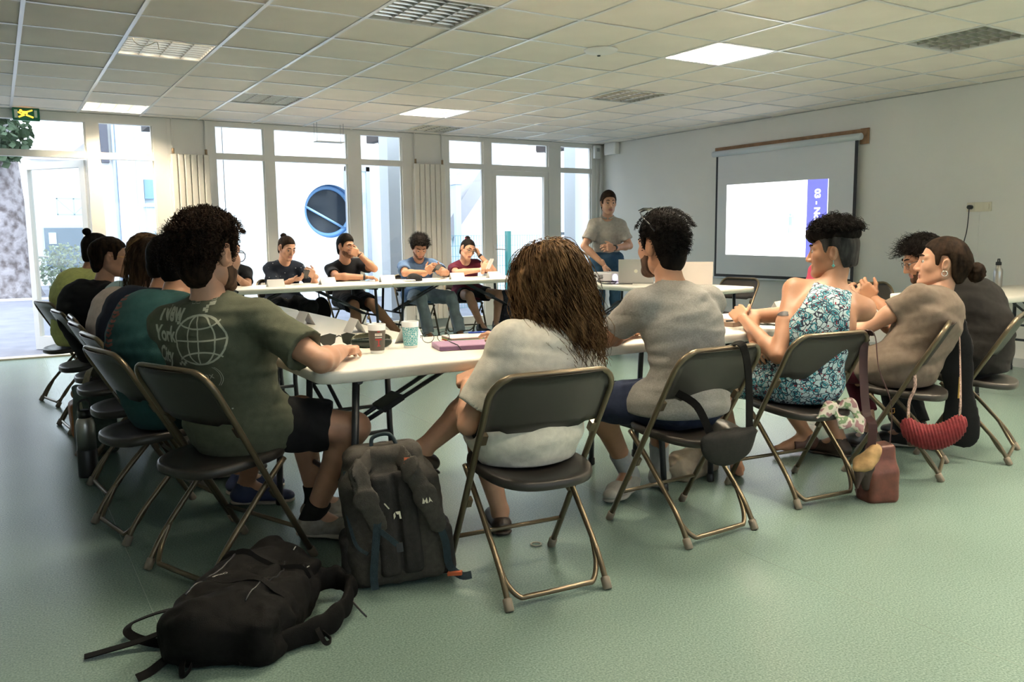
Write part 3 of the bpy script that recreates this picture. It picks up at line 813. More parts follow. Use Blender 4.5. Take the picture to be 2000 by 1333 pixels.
# x, y, heading (degrees, 0 faces +Y, positive turns left)
CH = {
 'white': ((1.535, 2.40), -5, 'folding chair under the woman in the white t-shirt, back to the viewer'),
 'grey': ((2.375, 2.51), 2, 'folding chair with a black sling bag hung on its back'),
 'floral': ((3.14, 2.57), -6, 'folding chair under the woman in the floral dress'),
 'taupe': ((3.90, 2.55), 28, 'folding chair under the woman in the taupe t-shirt, red purse on it'),
 'dark': ((4.50, 2.52), 22, 'folding chair cut by the right edge under the man in charcoal'),
 'nyc': ((0.665, 3.13), -68, 'folding chair under the man in the printed green t-shirt'),
 'teal': ((0.53, 3.76), -78, 'folding chair under the person in the teal t-shirt'),
 'navy': ((0.55, 4.38), -84, 'folding chair under the person in navy, mostly hidden behind teal'),
 'pink': ((0.54, 5.04), -86, 'folding chair under the long-haired person in the off-white t-shirt'),
 'blue': ((0.56, 5.52), -90, 'folding chair under the barely visible person in light blue'),
 'black': ((0.51, 6.04), -84, 'folding chair under the person in black with a hair clip bun'),
 'green': ((0.47, 7.12), -76, 'folding chair under the person in lime green at the row end'),
 'f1': ((2.02, 9.16), 176, 'folding chair under the back-row person half hidden by curly hair'),
 'f2': ((2.66, 9.18), 180, 'folding chair under the back-row woman in the speckled dark top'),
 'f3': ((3.45, 9.22), 184, 'folding chair under the back-row man resting chin on hand'),
 'f4': ((4.29, 9.20), 174, 'folding chair under the curly-haired man in the blue t-shirt'),
 'f5': ((4.95, 9.18), 172, 'folding chair under the woman in the maroon polo'),
 'e1': ((6.30, 6.05), 98, 'empty folding chair below the projection screen'),
 'e2': ((6.62, 4.52), 165, 'empty folding chair behind the table along the screen wall'),
}
CHAIR = {}
for k, ((x, y), a, l) in CH.items():
    o = cproto if not CHAIR else copy_tree(cproto)
    o.location = (x, y, 0); o.rotation_euler = (0, 0, R_(a))
    tag(o, l, 'chair', 'brown metal folding chairs')
    CHAIR[k] = o
# ================================================================== SOFT SHAPES (signed distances, meshed as surface nets)
f32 = np.float32
def V(*a):
    return np.array(a if len(a) > 1 else a[0], dtype=np.float64)
def nrm(v):
    v = np.asarray(v, float); n = np.linalg.norm(v)
    return v / n if n > 1e-9 else v
def smin(a, b, k):
    if k <= 0: return np.minimum(a, b)
    h = np.maximum(k - np.abs(a - b), 0) / k
    return np.minimum(a, b) - h * h * k * 0.25
def smax(a, b, k):
    return -smin(-a, -b, k)

def rc(a, b, ra, rb, ax=None, sq=1.0, c0=None, c1=None):
    """tapered capsule; ax/sq squash the cross-section along ax by factor sq; c0/c1 cut flat at start/end (extra distance, 0 = at the point)"""
    a = V(a); b = V(b); d = b - a; L2 = max(d @ d, 1e-9); L = math.sqrt(L2); dn = d / L
    rm = max(ra, rb)
    lo = np.minimum(a, b) - rm; hi = np.maximum(a, b) + rm
    if ax is not None:
        ax = nrm(V(ax) - dn * (V(ax) @ dn))
    def ev(X, Y, Z):
        px, py, pz = X - f32(a[0]), Y - f32(a[1]), Z - f32(a[2])
        t0 = (px * f32(d[0]) + py * f32(d[1]) + pz * f32(d[2])) / f32(L2)
        t = np.clip(t0, 0, 1)
        qx, qy, qz = px - t * f32(d[0]), py - t * f32(d[1]), pz - t * f32(d[2])
        rr = f32(ra) + t * f32(rb - ra)
        if ax is not None:
            w = qx * f32(ax[0]) + qy * f32(ax[1]) + qz * f32(ax[2])
            n2 = qx * qx + qy * qy + qz * qz + w * w * f32(1 / sq ** 2 - 1)
            dd = (np.sqrt(np.maximum(n2, 0)) - rr) * f32(min(1, sq) ** 0.5)
        else:
            dd = np.sqrt(qx * qx + qy * qy + qz * qz) - rr
        if c1 is not None: dd = np.maximum(dd, (t0 - 1) * f32(L) - f32(c1))
        if c0 is not None: dd = np.maximum(dd, -t0 * f32(L) - f32(c0))
        return dd
    return (lo, hi, ev)

def el(c, r, rot=None):
    c = V(c); r = V(r); R = np.eye(3) if rot is None else np.array(rot, float)
    m = r.max() * 1.02
    ext = np.sqrt(((R * r[None, :]) ** 2).sum(1)) * 1.02
    def ev(X, Y, Z):
        px, py, pz = X - f32(c[0]), Y - f32(c[1]), Z - f32(c[2])
        lx = px * f32(R[0, 0]) + py * f32(R[1, 0]) + pz * f32(R[2, 0])
        ly = px * f32(R[0, 1]) + py * f32(R[1, 1]) + pz * f32(R[2, 1])
        lz = px * f32(R[0, 2]) + py * f32(R[1, 2]) + pz * f32(R[2, 2])
        k0 = np.sqrt((lx / f32(r[0])) ** 2 + (ly / f32(r[1])) ** 2 + (lz / f32(r[2])) ** 2)
        k1 = np.sqrt((lx / f32(r[0] ** 2)) ** 2 + (ly / f32(r[1] ** 2)) ** 2 + (lz / f32(r[2] ** 2)) ** 2)
        return k0 * (k0 - 1) / np.maximum(k1, f32(1e-6))
    return (c - ext, c + ext, ev)

def bx(c, h, r, rot=None):
    c = V(c); h = V(h); R = np.eye(3) if rot is None else np.array(rot, float)
    ext = (np.abs(R) * h[None, :]).sum(1) + r
    def ev(X, Y, Z):
        px, py, pz = X - f32(c[0]), Y - f32(c[1]), Z - f32(c[2])
        l = [np.abs(px * f32(R[0, i]) + py * f32(R[1, i]) + pz * f32(R[2, i])) - f32(h[i]) for i in range(3)]
        return np.sqrt(sum(np.maximum(q, 0) ** 2 for q in l)) + np.minimum(np.maximum(l[0], np.maximum(l[1], l[2])), 0) - f32(r)
    return (c - ext, c + ext, ev)

class Shape:
    def __init__(s):
        s.ops = []
    def u(s, prim, k=0.02):
        s.ops.append(('u', prim, k)); return s
    def us(s, prims, k=0.02):
        for p in prims: s.u(p, k)
        return s
    def sub(s, prim, k=0.01):
        s.ops.append(('s', prim, k)); return s
    def cut(s, p, n, k=0.0):
        s.ops.append(('c', (V(p), nrm(n)), k)); return s
    def fn(s, g):
        s.ops.append(('f', g, 0)); return s
    def wrinkle(s, amp, freq, seed=0, stretch=(1, 1, 1)):
        r = np.random.default_rng(seed)
        K = [nrm(r.normal(size=3)) * freq * r.uniform(0.6, 1.5) * np.array(stretch) for _ in range(5)]
        W = [nrm(r.normal(size=3)) * freq * 0.6 * np.array(stretch) for _ in range(5)]
        ph = r.uniform(0, 6.28, 10)
        def g(F, X, Y, Z, amp=amp):
            tot = 0
            for i in range(5):
                ww = np.sin(X * f32(W[i][0]) + Y * f32(W[i][1]) + Z * f32(W[i][2]) + f32(ph[i + 5]))
                tot = tot + np.sin(X * f32(K[i][0]) + Y * f32(K[i][1]) + Z * f32(K[i][2]) + f32(ph[i]) + 1.6 * ww)
            return F + f32(amp / 2.2) * tot
        s.ops.append(('f', g, 0)); return s
    def bounds(s):
        lo = np.min([o[1][0] for o in s.ops if o[0] == 'u'], 0); hi = np.max([o[1][1] for o in s.ops if o[0] == 'u'], 0)
        return lo, hi
    def at(s, P):
        P = np.asarray(P, f32)
        X, Y, Z = P[:, 0], P[:, 1], P[:, 2]
        F = np.full(len(P), 1.0, f32)
        for op, pr, k in s.ops:
            if op == 'u': F = smin(F, pr[2](X, Y, Z), k)
            elif op == 's': F = smax(F, -pr[2](X, Y, Z), k)
            elif op == 'c':
                d = (X - f32(pr[0][0])) * f32(pr[1][0]) + (Y - f32(pr[0][1])) * f32(pr[1][1]) + (Z - f32(pr[0][2])) * f32(pr[1][2])
                F = smax(F, d, k)
            else: F = pr(F, X, Y, Z)
        return F
    def mesh(s, v, lo=None, hi=None):
        a, b = s.bounds()
        if lo is not None: a = np.maximum(a, lo)
        if hi is not None: b = np.minimum(b, hi)
        a = a - 3 * v; b = b + 3 * v
        n = np.ceil((b - a) / v).astype(int) + 1
        ax = [(a[i] + v * np.arange(n[i])).astype(f32) for i in range(3)]
        F = np.full(n, 1.0, f32)
        for op, pr, k in s.ops:
            if op in 'us':
                i0 = np.maximum(np.floor((pr[0] - k - 2 * v - a) / v).astype(int), 0)
                i1 = np.minimum(np.ceil((pr[1] + k + 2 * v - a) / v).astype(int) + 1, n)
                if (i1 <= i0).any(): continue
                sl = tuple(slice(i0[i], i1[i]) for i in range(3))
                d = pr[2](ax[0][sl[0]][:, None, None], ax[1][sl[1]][None, :, None], ax[2][sl[2]][None, None, :])
                F[sl] = smin(F[sl], d, k) if op == 'u' else smax(F[sl], -d, k)
            elif op == 'c':
                d = (ax[0][:, None, None] - f32(pr[0][0])) * f32(pr[1][0]) + (ax[1][None, :, None] - f32(pr[0][1])) * f32(pr[1][1]) + (ax[2][None, None, :] - f32(pr[0][2])) * f32(pr[1][2])
                F = smax(F, d, k)
            else:
                msk = np.abs(F) < 6 * v
                ii = np.nonzero(msk)
                F[ii] = pr(F[ii], ax[0][ii[0]], ax[1][ii[1]], ax[2][ii[2]])
        return surface_nets(F, a, v)

def surface_nets(F, org, v):
    S = F < 0
    n = F.shape
    c = S[:-1, :-1, :-1].astype(np.int8)
    for dx in (0, 1):
        for dy in (0, 1):
            for dz in (0, 1):
                if dx or dy or dz:
                    c = c + S[dx:n[0] - 1 + dx, dy:n[1] - 1 + dy, dz:n[2] - 1 + dz]
    act = (c > 0) & (c < 8)
    I = np.nonzero(act)
    if not len(I[0]): return np.zeros((0, 3)), np.zeros((0, 4), int)
    idx = np.full(act.shape, -1, np.int32); idx[I] = np.arange(len(I[0]))
    P = np.zeros((len(I[0]), 3)); W = np.zeros(len(I[0]))
    cor = [(dx, dy, dz) for dx in (0, 1) for dy in (0, 1) for dz in (0, 1)]
    val = {q: F[I[0] + q[0], I[1] + q[1], I[2] + q[2]].astype(np.float64) for q in cor}
    for q in cor:
        for ax in range(3):
            if q[ax] == 0:
                r = list(q); r[ax] = 1; r = tuple(r)
                a, b = val[q], val[r]
                m = (a < 0) != (b < 0)
                t = np.where(m, a / np.where(m, a - b, 1), 0)
                for k in range(3):
                    P[:, k] += np.where(m, (q[k] + (t if k == ax else 0)), 0)
                W += m
    P = P / W[:, None]
    P = (P + np.stack(I, 1)) * v + org
    Q = []
    for ax in range(3):
        sl0 = [slice(None)] * 3; sl1 = [slice(None)] * 3
        sl0[ax] = slice(0, -1); sl1[ax] = slice(1, None)
        a = S[tuple(sl0)]; b = S[tuple(sl1)]
        ch = a != b
        o1, o2 = [i for i in range(3) if i != ax]
        e = np.array(np.nonzero(ch))
        ok = (e[o1] > 0) & (e[o2] > 0) & (e[o1] < n[o1] - 1) & (e[o2] < n[o2] - 1)
        e = e[:, ok]
        ins = a[tuple(e)]
        def at(d1, d2):
            q = e.copy(); q[o1] -= d1; q[o2] -= d2
            return idx[tuple(q)]
        q = np.stack([at(1, 1), at(0, 1), at(0, 0), at(1, 0)], 1)
        flip = ins if ax != 1 else ~ins
        q[~flip] = q[~flip][:, ::-1]
        Q.append(q)
    return P, np.concatenate(Q)

def np_obj(name, parts, mats, parent=None, mi=None, smooth=True):
    """parts: list of (verts, quads) or (verts, faces list), joined into one mesh object"""
    vs = []; fs = []; o = 0; mis = []
    for k, (p, q) in enumerate(parts):
        vs.append(np.asarray(p, np.float32)); fs.append(np.asarray(q) + o); o += len(p)
        mis.append(np.full(len(q), (mi[k] if mi else 0), np.int32))
    vs = np.concatenate(vs); mis = np.concatenate(mis)
    loops = np.concatenate([f.reshape(-1) for f in fs]).astype(np.int32)
    cnt = np.concatenate([np.full(len(f), f.shape[1], np.int32) for f in fs])
    st = np.concatenate([[0], np.cumsum(cnt)[:-1]]).astype(np.int32)
    me = bpy.data.meshes.new(name)
    me.vertices.add(len(vs)); me.vertices.foreach_set('co', vs.reshape(-1))
    me.loops.add(len(loops)); me.loops.foreach_set('vertex_index', loops)
    me.polygons.add(len(cnt)); me.polygons.foreach_set('loop_start', st); me.polygons.foreach_set('loop_total', cnt)
    for m_ in (mats if isinstance(mats, (list, tuple)) else [mats]): me.materials.append(m_)
    me.polygons.foreach_set('material_index', mis)
    me.polygons.foreach_set('use_smooth', np.full(len(cnt), smooth))
    me.update(calc_edges=True)
    return link_mesh(name, me, None, parent)

def strands_geo(paths, r0, r1, n=3):
    """paths: array (S, K, 3) -> tapered tubes as one (verts, quads)"""
    P = np.asarray(paths, float); S, K, _ = P.shape
    T = np.gradient(P, axis=1); T /= np.maximum(np.linalg.norm(T, axis=2, keepdims=True), 1e-9)
    ref = np.where(np.abs(T[..., 2:3]) < 0.9, np.array([0, 0, 1.0]), np.array([1.0, 0, 0]))
    U = np.cross(T, ref); U /= np.maximum(np.linalg.norm(U, axis=2, keepdims=True), 1e-9)
    W = np.cross(T, U)
    rad = np.linspace(r0, r1, K)[None, :, None]
    rings = [P + rad * (U * math.cos(2 * math.pi * k / n) + W * math.sin(2 * math.pi * k / n)) for k in range(n)]
    Vv = np.stack(rings, 2).reshape(-1, 3)
    base = (np.arange(S)[:, None] * K + np.arange(K - 1)[None, :]) * n
    q = []
    for k in range(n):
        k2 = (k + 1) % n
        q.append(np.stack([base + k, base + k2, base + n + k2, base + n + k], -1).reshape(-1, 4))
    return Vv, np.concatenate(q)
# ================================================================== PEOPLE
def skin_mat(name, col):
    m = mat(name, col, 0.5, var=0.08, vscale=18, bump=0.05, bscale=260)
    return m
SK_L = skin_mat('skin_light', (0.50, 0.27, 0.175))
SK_M = skin_mat('skin_tan', (0.41, 0.205, 0.120))
SK_D = skin_mat('skin_olive', (0.33, 0.175, 0.105))
LIP = mat('lip', (0.36, 0.13, 0.10), 0.45)
EYEW = mat('eye_white', (0.36, 0.34, 0.32), 0.4, spec=0.2)
IRIS = mat('eye_dark', (0.03, 0.018, 0.012), 0.15)
def fabric(name, col, var=0.10, vscale=40, bump=0.25, rough=0.9):
    return mat(name, col, rough, var=var, vscale=vscale, bump=bump, bscale=420, spec=0.2, sheen=0.02)

def ik(S, W, l1, l2, pole):
    d = W - S; D = np.linalg.norm(d)
    if D > (l1 + l2) * 0.995:
        k = D / ((l1 + l2) * 0.995); l1 *= k; l2 *= k
    dn = nrm(d); p = V(pole); p = nrm(p - dn * (p @ dn))
    a = (l1 * l1 - l2 * l2 + D * D) / (2 * D)
    h = math.sqrt(max(l1 * l1 - a * a, 0))
    return S + dn * a + p * h

def rotv(v, axis, ang):
    axis = nrm(axis); c, s = math.cos(ang), math.sin(ang)
    return v * c + np.cross(axis, v) * s + axis * (axis @ v) * (1 - c)

def hand_prims(w, d, n, side, curl=0.5, s=1.0, spread=0.10):
    """w wrist, d finger direction, n palm-facing normal, side +1 right / -1 left"""
    d = nrm(d); n = nrm(V(n) - d * (V(n) @ d)); t = np.cross(d, n) * side      # thumb side
    P = []
    P.append(rc(w - d * 0.035 * s, w + d * 0.012 * s, 0.027 * s, 0.026 * s, n, 0.75))
    P.append(bx(w + d * 0.050 * s, V(0.036, 0.030, 0.006) * s, 0.010 * s, np.stack([t, d, n], 1)))
    lens = [(0.030, 0.076), (0.011, 0.085), (-0.010, 0.079), (-0.030, 0.062)]
    for i, (off, ln) in enumerate(lens):
        base = w + d * (0.085 - 0.004 * abs(i - 1)) * s + t * off * s
        dr = nrm(d + t * (off / 0.03) * spread)
        ax = np.cross(dr, n)
        p = base; cur = dr
        c_i = curl * (1 + 0.12 * i)
        P.append(rc(base - d * 0.02 * s, base, 0.0105 * s, 0.010 * s))
        for seg, fr in enumerate((0.45, 0.31, 0.24)):
            cur = rotv(cur, ax, c_i * (0.75, 0.95, 0.6)[seg])
            q = p + cur * ln * fr * s
            P.append(rc(p, q, (0.0098, 0.0088, 0.0078)[seg] * s, (0.0088, 0.0078, 0.0068)[seg] * s))
            p = q
    b = w + d * 0.025 * s + t * 0.028 * s
    cur = nrm(d * 0.65 + t * 0.75 + n * 0.25)
    P.append(rc(w + d * 0.012 * s + t * 0.012 * s, b + cur * 0.02 * s, 0.014 * s, 0.0125 * s))
    q = b + cur * 0.045 * s
    P.append(rc(b, q, 0.0125 * s, 0.0105 * s))
    cur2 = nrm(cur + d * 0.5 - t * 0.25 + n * 0.3 * curl)
    P.append(rc(q, q + cur2 * 0.032 * s, 0.0102 * s, 0.008 * s))
    return P

def head_shape(T, s, fem=False, ears=True):
    """T(p) maps head coordinates to local ones, T.R rotation"""
    R = T.R
    E = lambda c, r, ro=None: el(T(c), V(r) * s, R if ro is None else R @ ro)
    C = lambda a, b, ra, rb: rc(T(a), T(b), ra * s, rb * s)
    S = Shape()
    S.u(E((0, -0.012, 0.028), (0.076, 0.098, 0.088)))
    S.u(E((0, 0.028, -0.035), (0.058 if fem else 0.061, 0.066, 0.080)), 0.03)
    for x in (-1, 1):
        S.u(C((x * 0.048, 0.0, -0.062), (x * 0.016, 0.066, -0.097), 0.020, 0.018), 0.025)
        S.u(E((x * 0.040, 0.058, -0.018), (0.022, 0.024, 0.024)), 0.02)
        S.u(C((x * 0.010, 0.088, 0.024), (x * 0.045, 0.073, 0.022), 0.010, 0.009), 0.015)
    S.u(E((0, 0.076, -0.099), (0.024, 0.020, 0.018)), 0.02)
    for x in (-1, 1):
        S.sub(el(T((x * 0.031, 0.106, 0.002)), V(0.017, 0.016, 0.014) * s, R), 0.012)
    S.u(C((0, 0.088, 0.012), (0, 0.109, -0.034), 0.008, 0.0115), 0.012)
    for x in (-1, 1): S.u(E((x * 0.012, 0.098, -0.039), (0.009, 0.012, 0.008)), 0.008)
    S.u(C((-0.019, 0.088, -0.062), (0.019, 0.088, -0.062), 0.0065, 0.0065), 0.006)
    S.u(C((-0.017, 0.087, -0.074), (0.017, 0.087, -0.074), 0.0070, 0.0070), 0.006)
    S.sub(C((-0.02, 0.098, -0.068), (0.02, 0.098, -0.068), 0.002, 0.002), 0.004)
    if ears:
        for x in (-1, 1):
            ro = np.array(rotm(y=x * 12, z=-x * 22))
            S.u(E((x * 0.079, -0.012, -0.008), (0.011, 0.019, 0.032), ro), 0.008)
            S.sub(E((x * 0.090, -0.008, -0.002), (0.006, 0.010, 0.017), ro), 0.006)
    return S

class HT:
    def __init__(s, c, R, sc):
        s.c = c; s.R = R; s.s = sc
    def __call__(s, p):
        return s.c + s.R @ (V(p) * s.s)
    def inv(s, X, Y, Z):
        px, py, pz = X - f32(s.c[0]), Y - f32(s.c[1]), Z - f32(s.c[2])
        R = s.R / s.s
        return [px * f32(R[0, i]) + py * f32(R[1, i]) + pz * f32(R[2, i]) for i in range(3)]

HL = [(-0.14, -0.100), (-0.07, -0.095), (-0.045, -0.060), (-0.032, 0.010), (-0.015, 0.036), (0.010, 0.036), (0.018, -0.015), (0.032, -0.010), (0.040, 0.035), (0.062, 0.062), (0.085, 0.070), (0.14, 0.072)]
def hairline_fn(T, nodes, shift=0.0):
    xs = np.array([n[0] for n in nodes]); zs = np.array([n[1] for n in nodes]) + shift
    def g(F, X, Y, Z):
        x, y, z = T.inv(X, Y, Z)
        zl = np.interp(y, xs, zs).astype(f32)
        return smax(F, (zl - z) * f32(T.s * 0.8), 0.012)
    return g
def curl_noise(T, amp, freq, seed):
    r = np.random.default_rng(seed)
    K = [nrm(r.normal(size=3)) * freq * r.uniform(0.7, 1.4) for _ in range(6)]; ph = r.uniform(0, 6.28, 12); W = [nrm(r.normal(size=3)) * freq * 0.7 for _ in range(6)]
    def g(F, X, Y, Z):
        t = 0
        for i in range(6):
            t = t + np.abs(np.sin(X * f32(K[i][0]) + Y * f32(K[i][1]) + Z * f32(K[i][2]) + f32(ph[i]) + 1.3 * np.sin(X * f32(W[i][0]) + Y * f32(W[i][1]) + Z * f32(W[i][2]) + f32(ph[i + 6]))))
        return F + f32(amp) * (t / 3.8 - 1)
    return g

def hair_mat(name, col, col2=None):
    if name in MATS: return MATS[name]
    m = bpy.data.materials.new(name); m.use_nodes = True; nt = m.node_tree; b = nt.nodes['Principled BSDF']
    tc = nt.nodes.new('ShaderNodeTexCoord'); n = nt.nodes.new('ShaderNodeTexNoise'); n.inputs['Scale'].default_value = 45; n.inputs['Detail'].default_value = 5
    mp = nt.nodes.new('ShaderNodeMapping'); mp.inputs['Scale'].default_value = (1, 1, 0.25)
    r = nt.nodes.new('ShaderNodeValToRGB'); e = r.color_ramp.elements
    e[0].position = 0.35; e[0].color = (*[c * 0.6 for c in col], 1); e[1].position = 0.72; e[1].color = (*(col2 or [c * 1.7 for c in col]), 1)
    nt.links.new(tc.outputs['Object'], mp.inputs['Vector']); nt.links.new(mp.outputs['Vector'], n.inputs['Vector']); nt.links.new(n.outputs['Fac'], r.inputs['Fac']); nt.links.new(r.outputs['Color'], b.inputs['Base Color'])
    b.inputs['Roughness'].default_value = 0.65; b.inputs['Specular IOR Level'].default_value = 0.07
    bp = nt.nodes.new('ShaderNodeBump'); bp.inputs['Strength'].default_value = 0.5; bp.inputs['Distance'].default_value = 0.004
    nt.links.new(n.outputs['Fac'], bp.inputs['Height']); nt.links.new(bp.outputs['Normal'], b.inputs['Normal'])
    MATS[name] = m
    return m
HBLACK = hair_mat('hair_black', (0.006, 0.005, 0.0045), (0.015, 0.011, 0.009))
HDARK = hair_mat('hair_dark_brown', (0.012, 0.007, 0.0045), (0.036, 0.021, 0.013))
HBROWN = hair_mat('hair_brown', (0.055, 0.029, 0.014), (0.24, 0.135, 0.062))
HGREY = hair_mat('hair_shaved_grey', (0.028, 0.026, 0.026), (0.075, 0.070, 0.068))

def cap_points(T, n, th, nodes, seed, shift=0.0, zmin=-1):
    r = np.random.default_rng(seed)
    out = []; nor = []
    rad = V(0.076, 0.098, 0.088) + th
    xs = np.array([q[0] for q in nodes]); zs = np.array([q[1] for q in nodes]) + shift
    while len(out) < n:
        d = nrm(r.normal(size=3))
        p = d * rad + V(0, -0.012, 0.028)
        if p[2] > np.interp(p[1], xs, zs) and p[2] > zmin:
            out.append(p); nor.append(nrm(d / rad))
    return np.array(out), np.array(nor)

def strands(T, n, th, nodes, seed, length, flow, curl=0.0, turns=0.0, K=9, lift=0.3, r0=0.0012, r1=0.0004, shift=0.0, jit=0.25, zmin=-1):
    """hair strands starting on the cap, head coordinates; flow(p, nrm) gives the comb direction"""
    r = np.random.default_rng(seed + 100)
    P, Nn = cap_points(T, n, th, nodes, seed, shift, zmin)
    F = np.array([nrm(flow(p, q)) for p, q in zip(P, Nn)])
    F = F + r.normal(size=F.shape) * jit; F /= np.linalg.norm(F, axis=1, keepdims=True)
    ln = length * r.uniform(0.6, 1.25, n)
    t = np.linspace(0, 1, K)
    A = np.cross(F, Nn); A /= np.maximum(np.linalg.norm(A, axis=1, keepdims=True), 1e-6)
    B = np.cross(A, F)
    ph = r.uniform(0, 6.28, n)
    tt = t[None, :, None]
    path = P[:, None, :] + F[:, None, :] * (ln[:, None, None] * tt) + Nn[:, None, :] * (ln[:, None, None] * lift * np.sin(tt * 1.9))
    if curl:
        ang = 2 * math.pi * turns * t[None, :] + ph[:, None]
        path = path + curl * (np.cos(ang)[..., None] * A[:, None, :] + np.sin(ang)[..., None] * B[:, None, :]) * np.minimum(tt * 3, 1)
    loc = T.c + (path * T.s) @ T.R.T
    return strands_geo(loc, r0, r1)

def fall(T, n, th, nodes, seed, length, K=18, wave=0.008, turns=1.5, r0=0.0018, r1=0.0007, stiff=0.35, spread=0.08, shift=0.0, back=0.0):
    """long strands that follow the skull, then hang"""
    r = np.random.default_rng(seed)
    P, Nn = cap_points(T, n, th, nodes, seed, shift, 0.0)
    hz = Nn * np.array([1, 1, 0]) + np.array([0, -back, 0]); hz /= np.maximum(np.linalg.norm(hz, axis=1, keepdims=True), 1e-3)
    D = hz * np.clip(Nn[:, 2:3], 0, 1) + np.array([0, 0, -1.0]) * (1.02 - np.clip(Nn[:, 2:3], 0, 1))
    D += r.normal(size=D.shape) * spread
    rad = V(0.076, 0.098, 0.088) + th; C = V(0, -0.012, 0.028)
    ln = length * r.uniform(0.75, 1.15, n); ph = r.uniform(0, 6.28, n); off = th * 0.5 * r.uniform(0, 1, n)
    out = [P.copy()]; p = P.copy()
    for k in range(1, K):
        st = (ln / K)[:, None]
        D = D / np.linalg.norm(D, axis=1, keepdims=True)
        p = p + D * st
        q = (p - C) / (rad + off[:, None] * 0)
        m = np.linalg.norm(q, axis=1, keepdims=True)
        p = np.where(m < 1, C + q / np.maximum(m, 1e-3) * rad, p)
        low = p[:, 2] < -0.03
        c2 = p[:, :2] - np.array([0, -0.035]); rr = np.linalg.norm(c2 / np.array([0.088, 0.095]), axis=1)
        sc = np.where(low & (rr < 1), 1 / np.maximum(rr, 1e-3), 1)
        p[:, :2] = np.array([0, -0.035]) + c2 * sc[:, None]
        out.append(p.copy())
        D = D * (1 - stiff) + np.array([0, 0, -1.0]) * stiff
    path = np.stack(out, 1)
    t = np.linspace(0, 1, K)[None, :]
    ang = 2 * math.pi * turns * t + ph[:, None]
    path[..., 0] += wave * np.cos(ang) * t; path[..., 1] += wave * np.sin(ang) * t
    return strands_geo(T.c + (path * T.s) @ T.R.T, r0, r1)

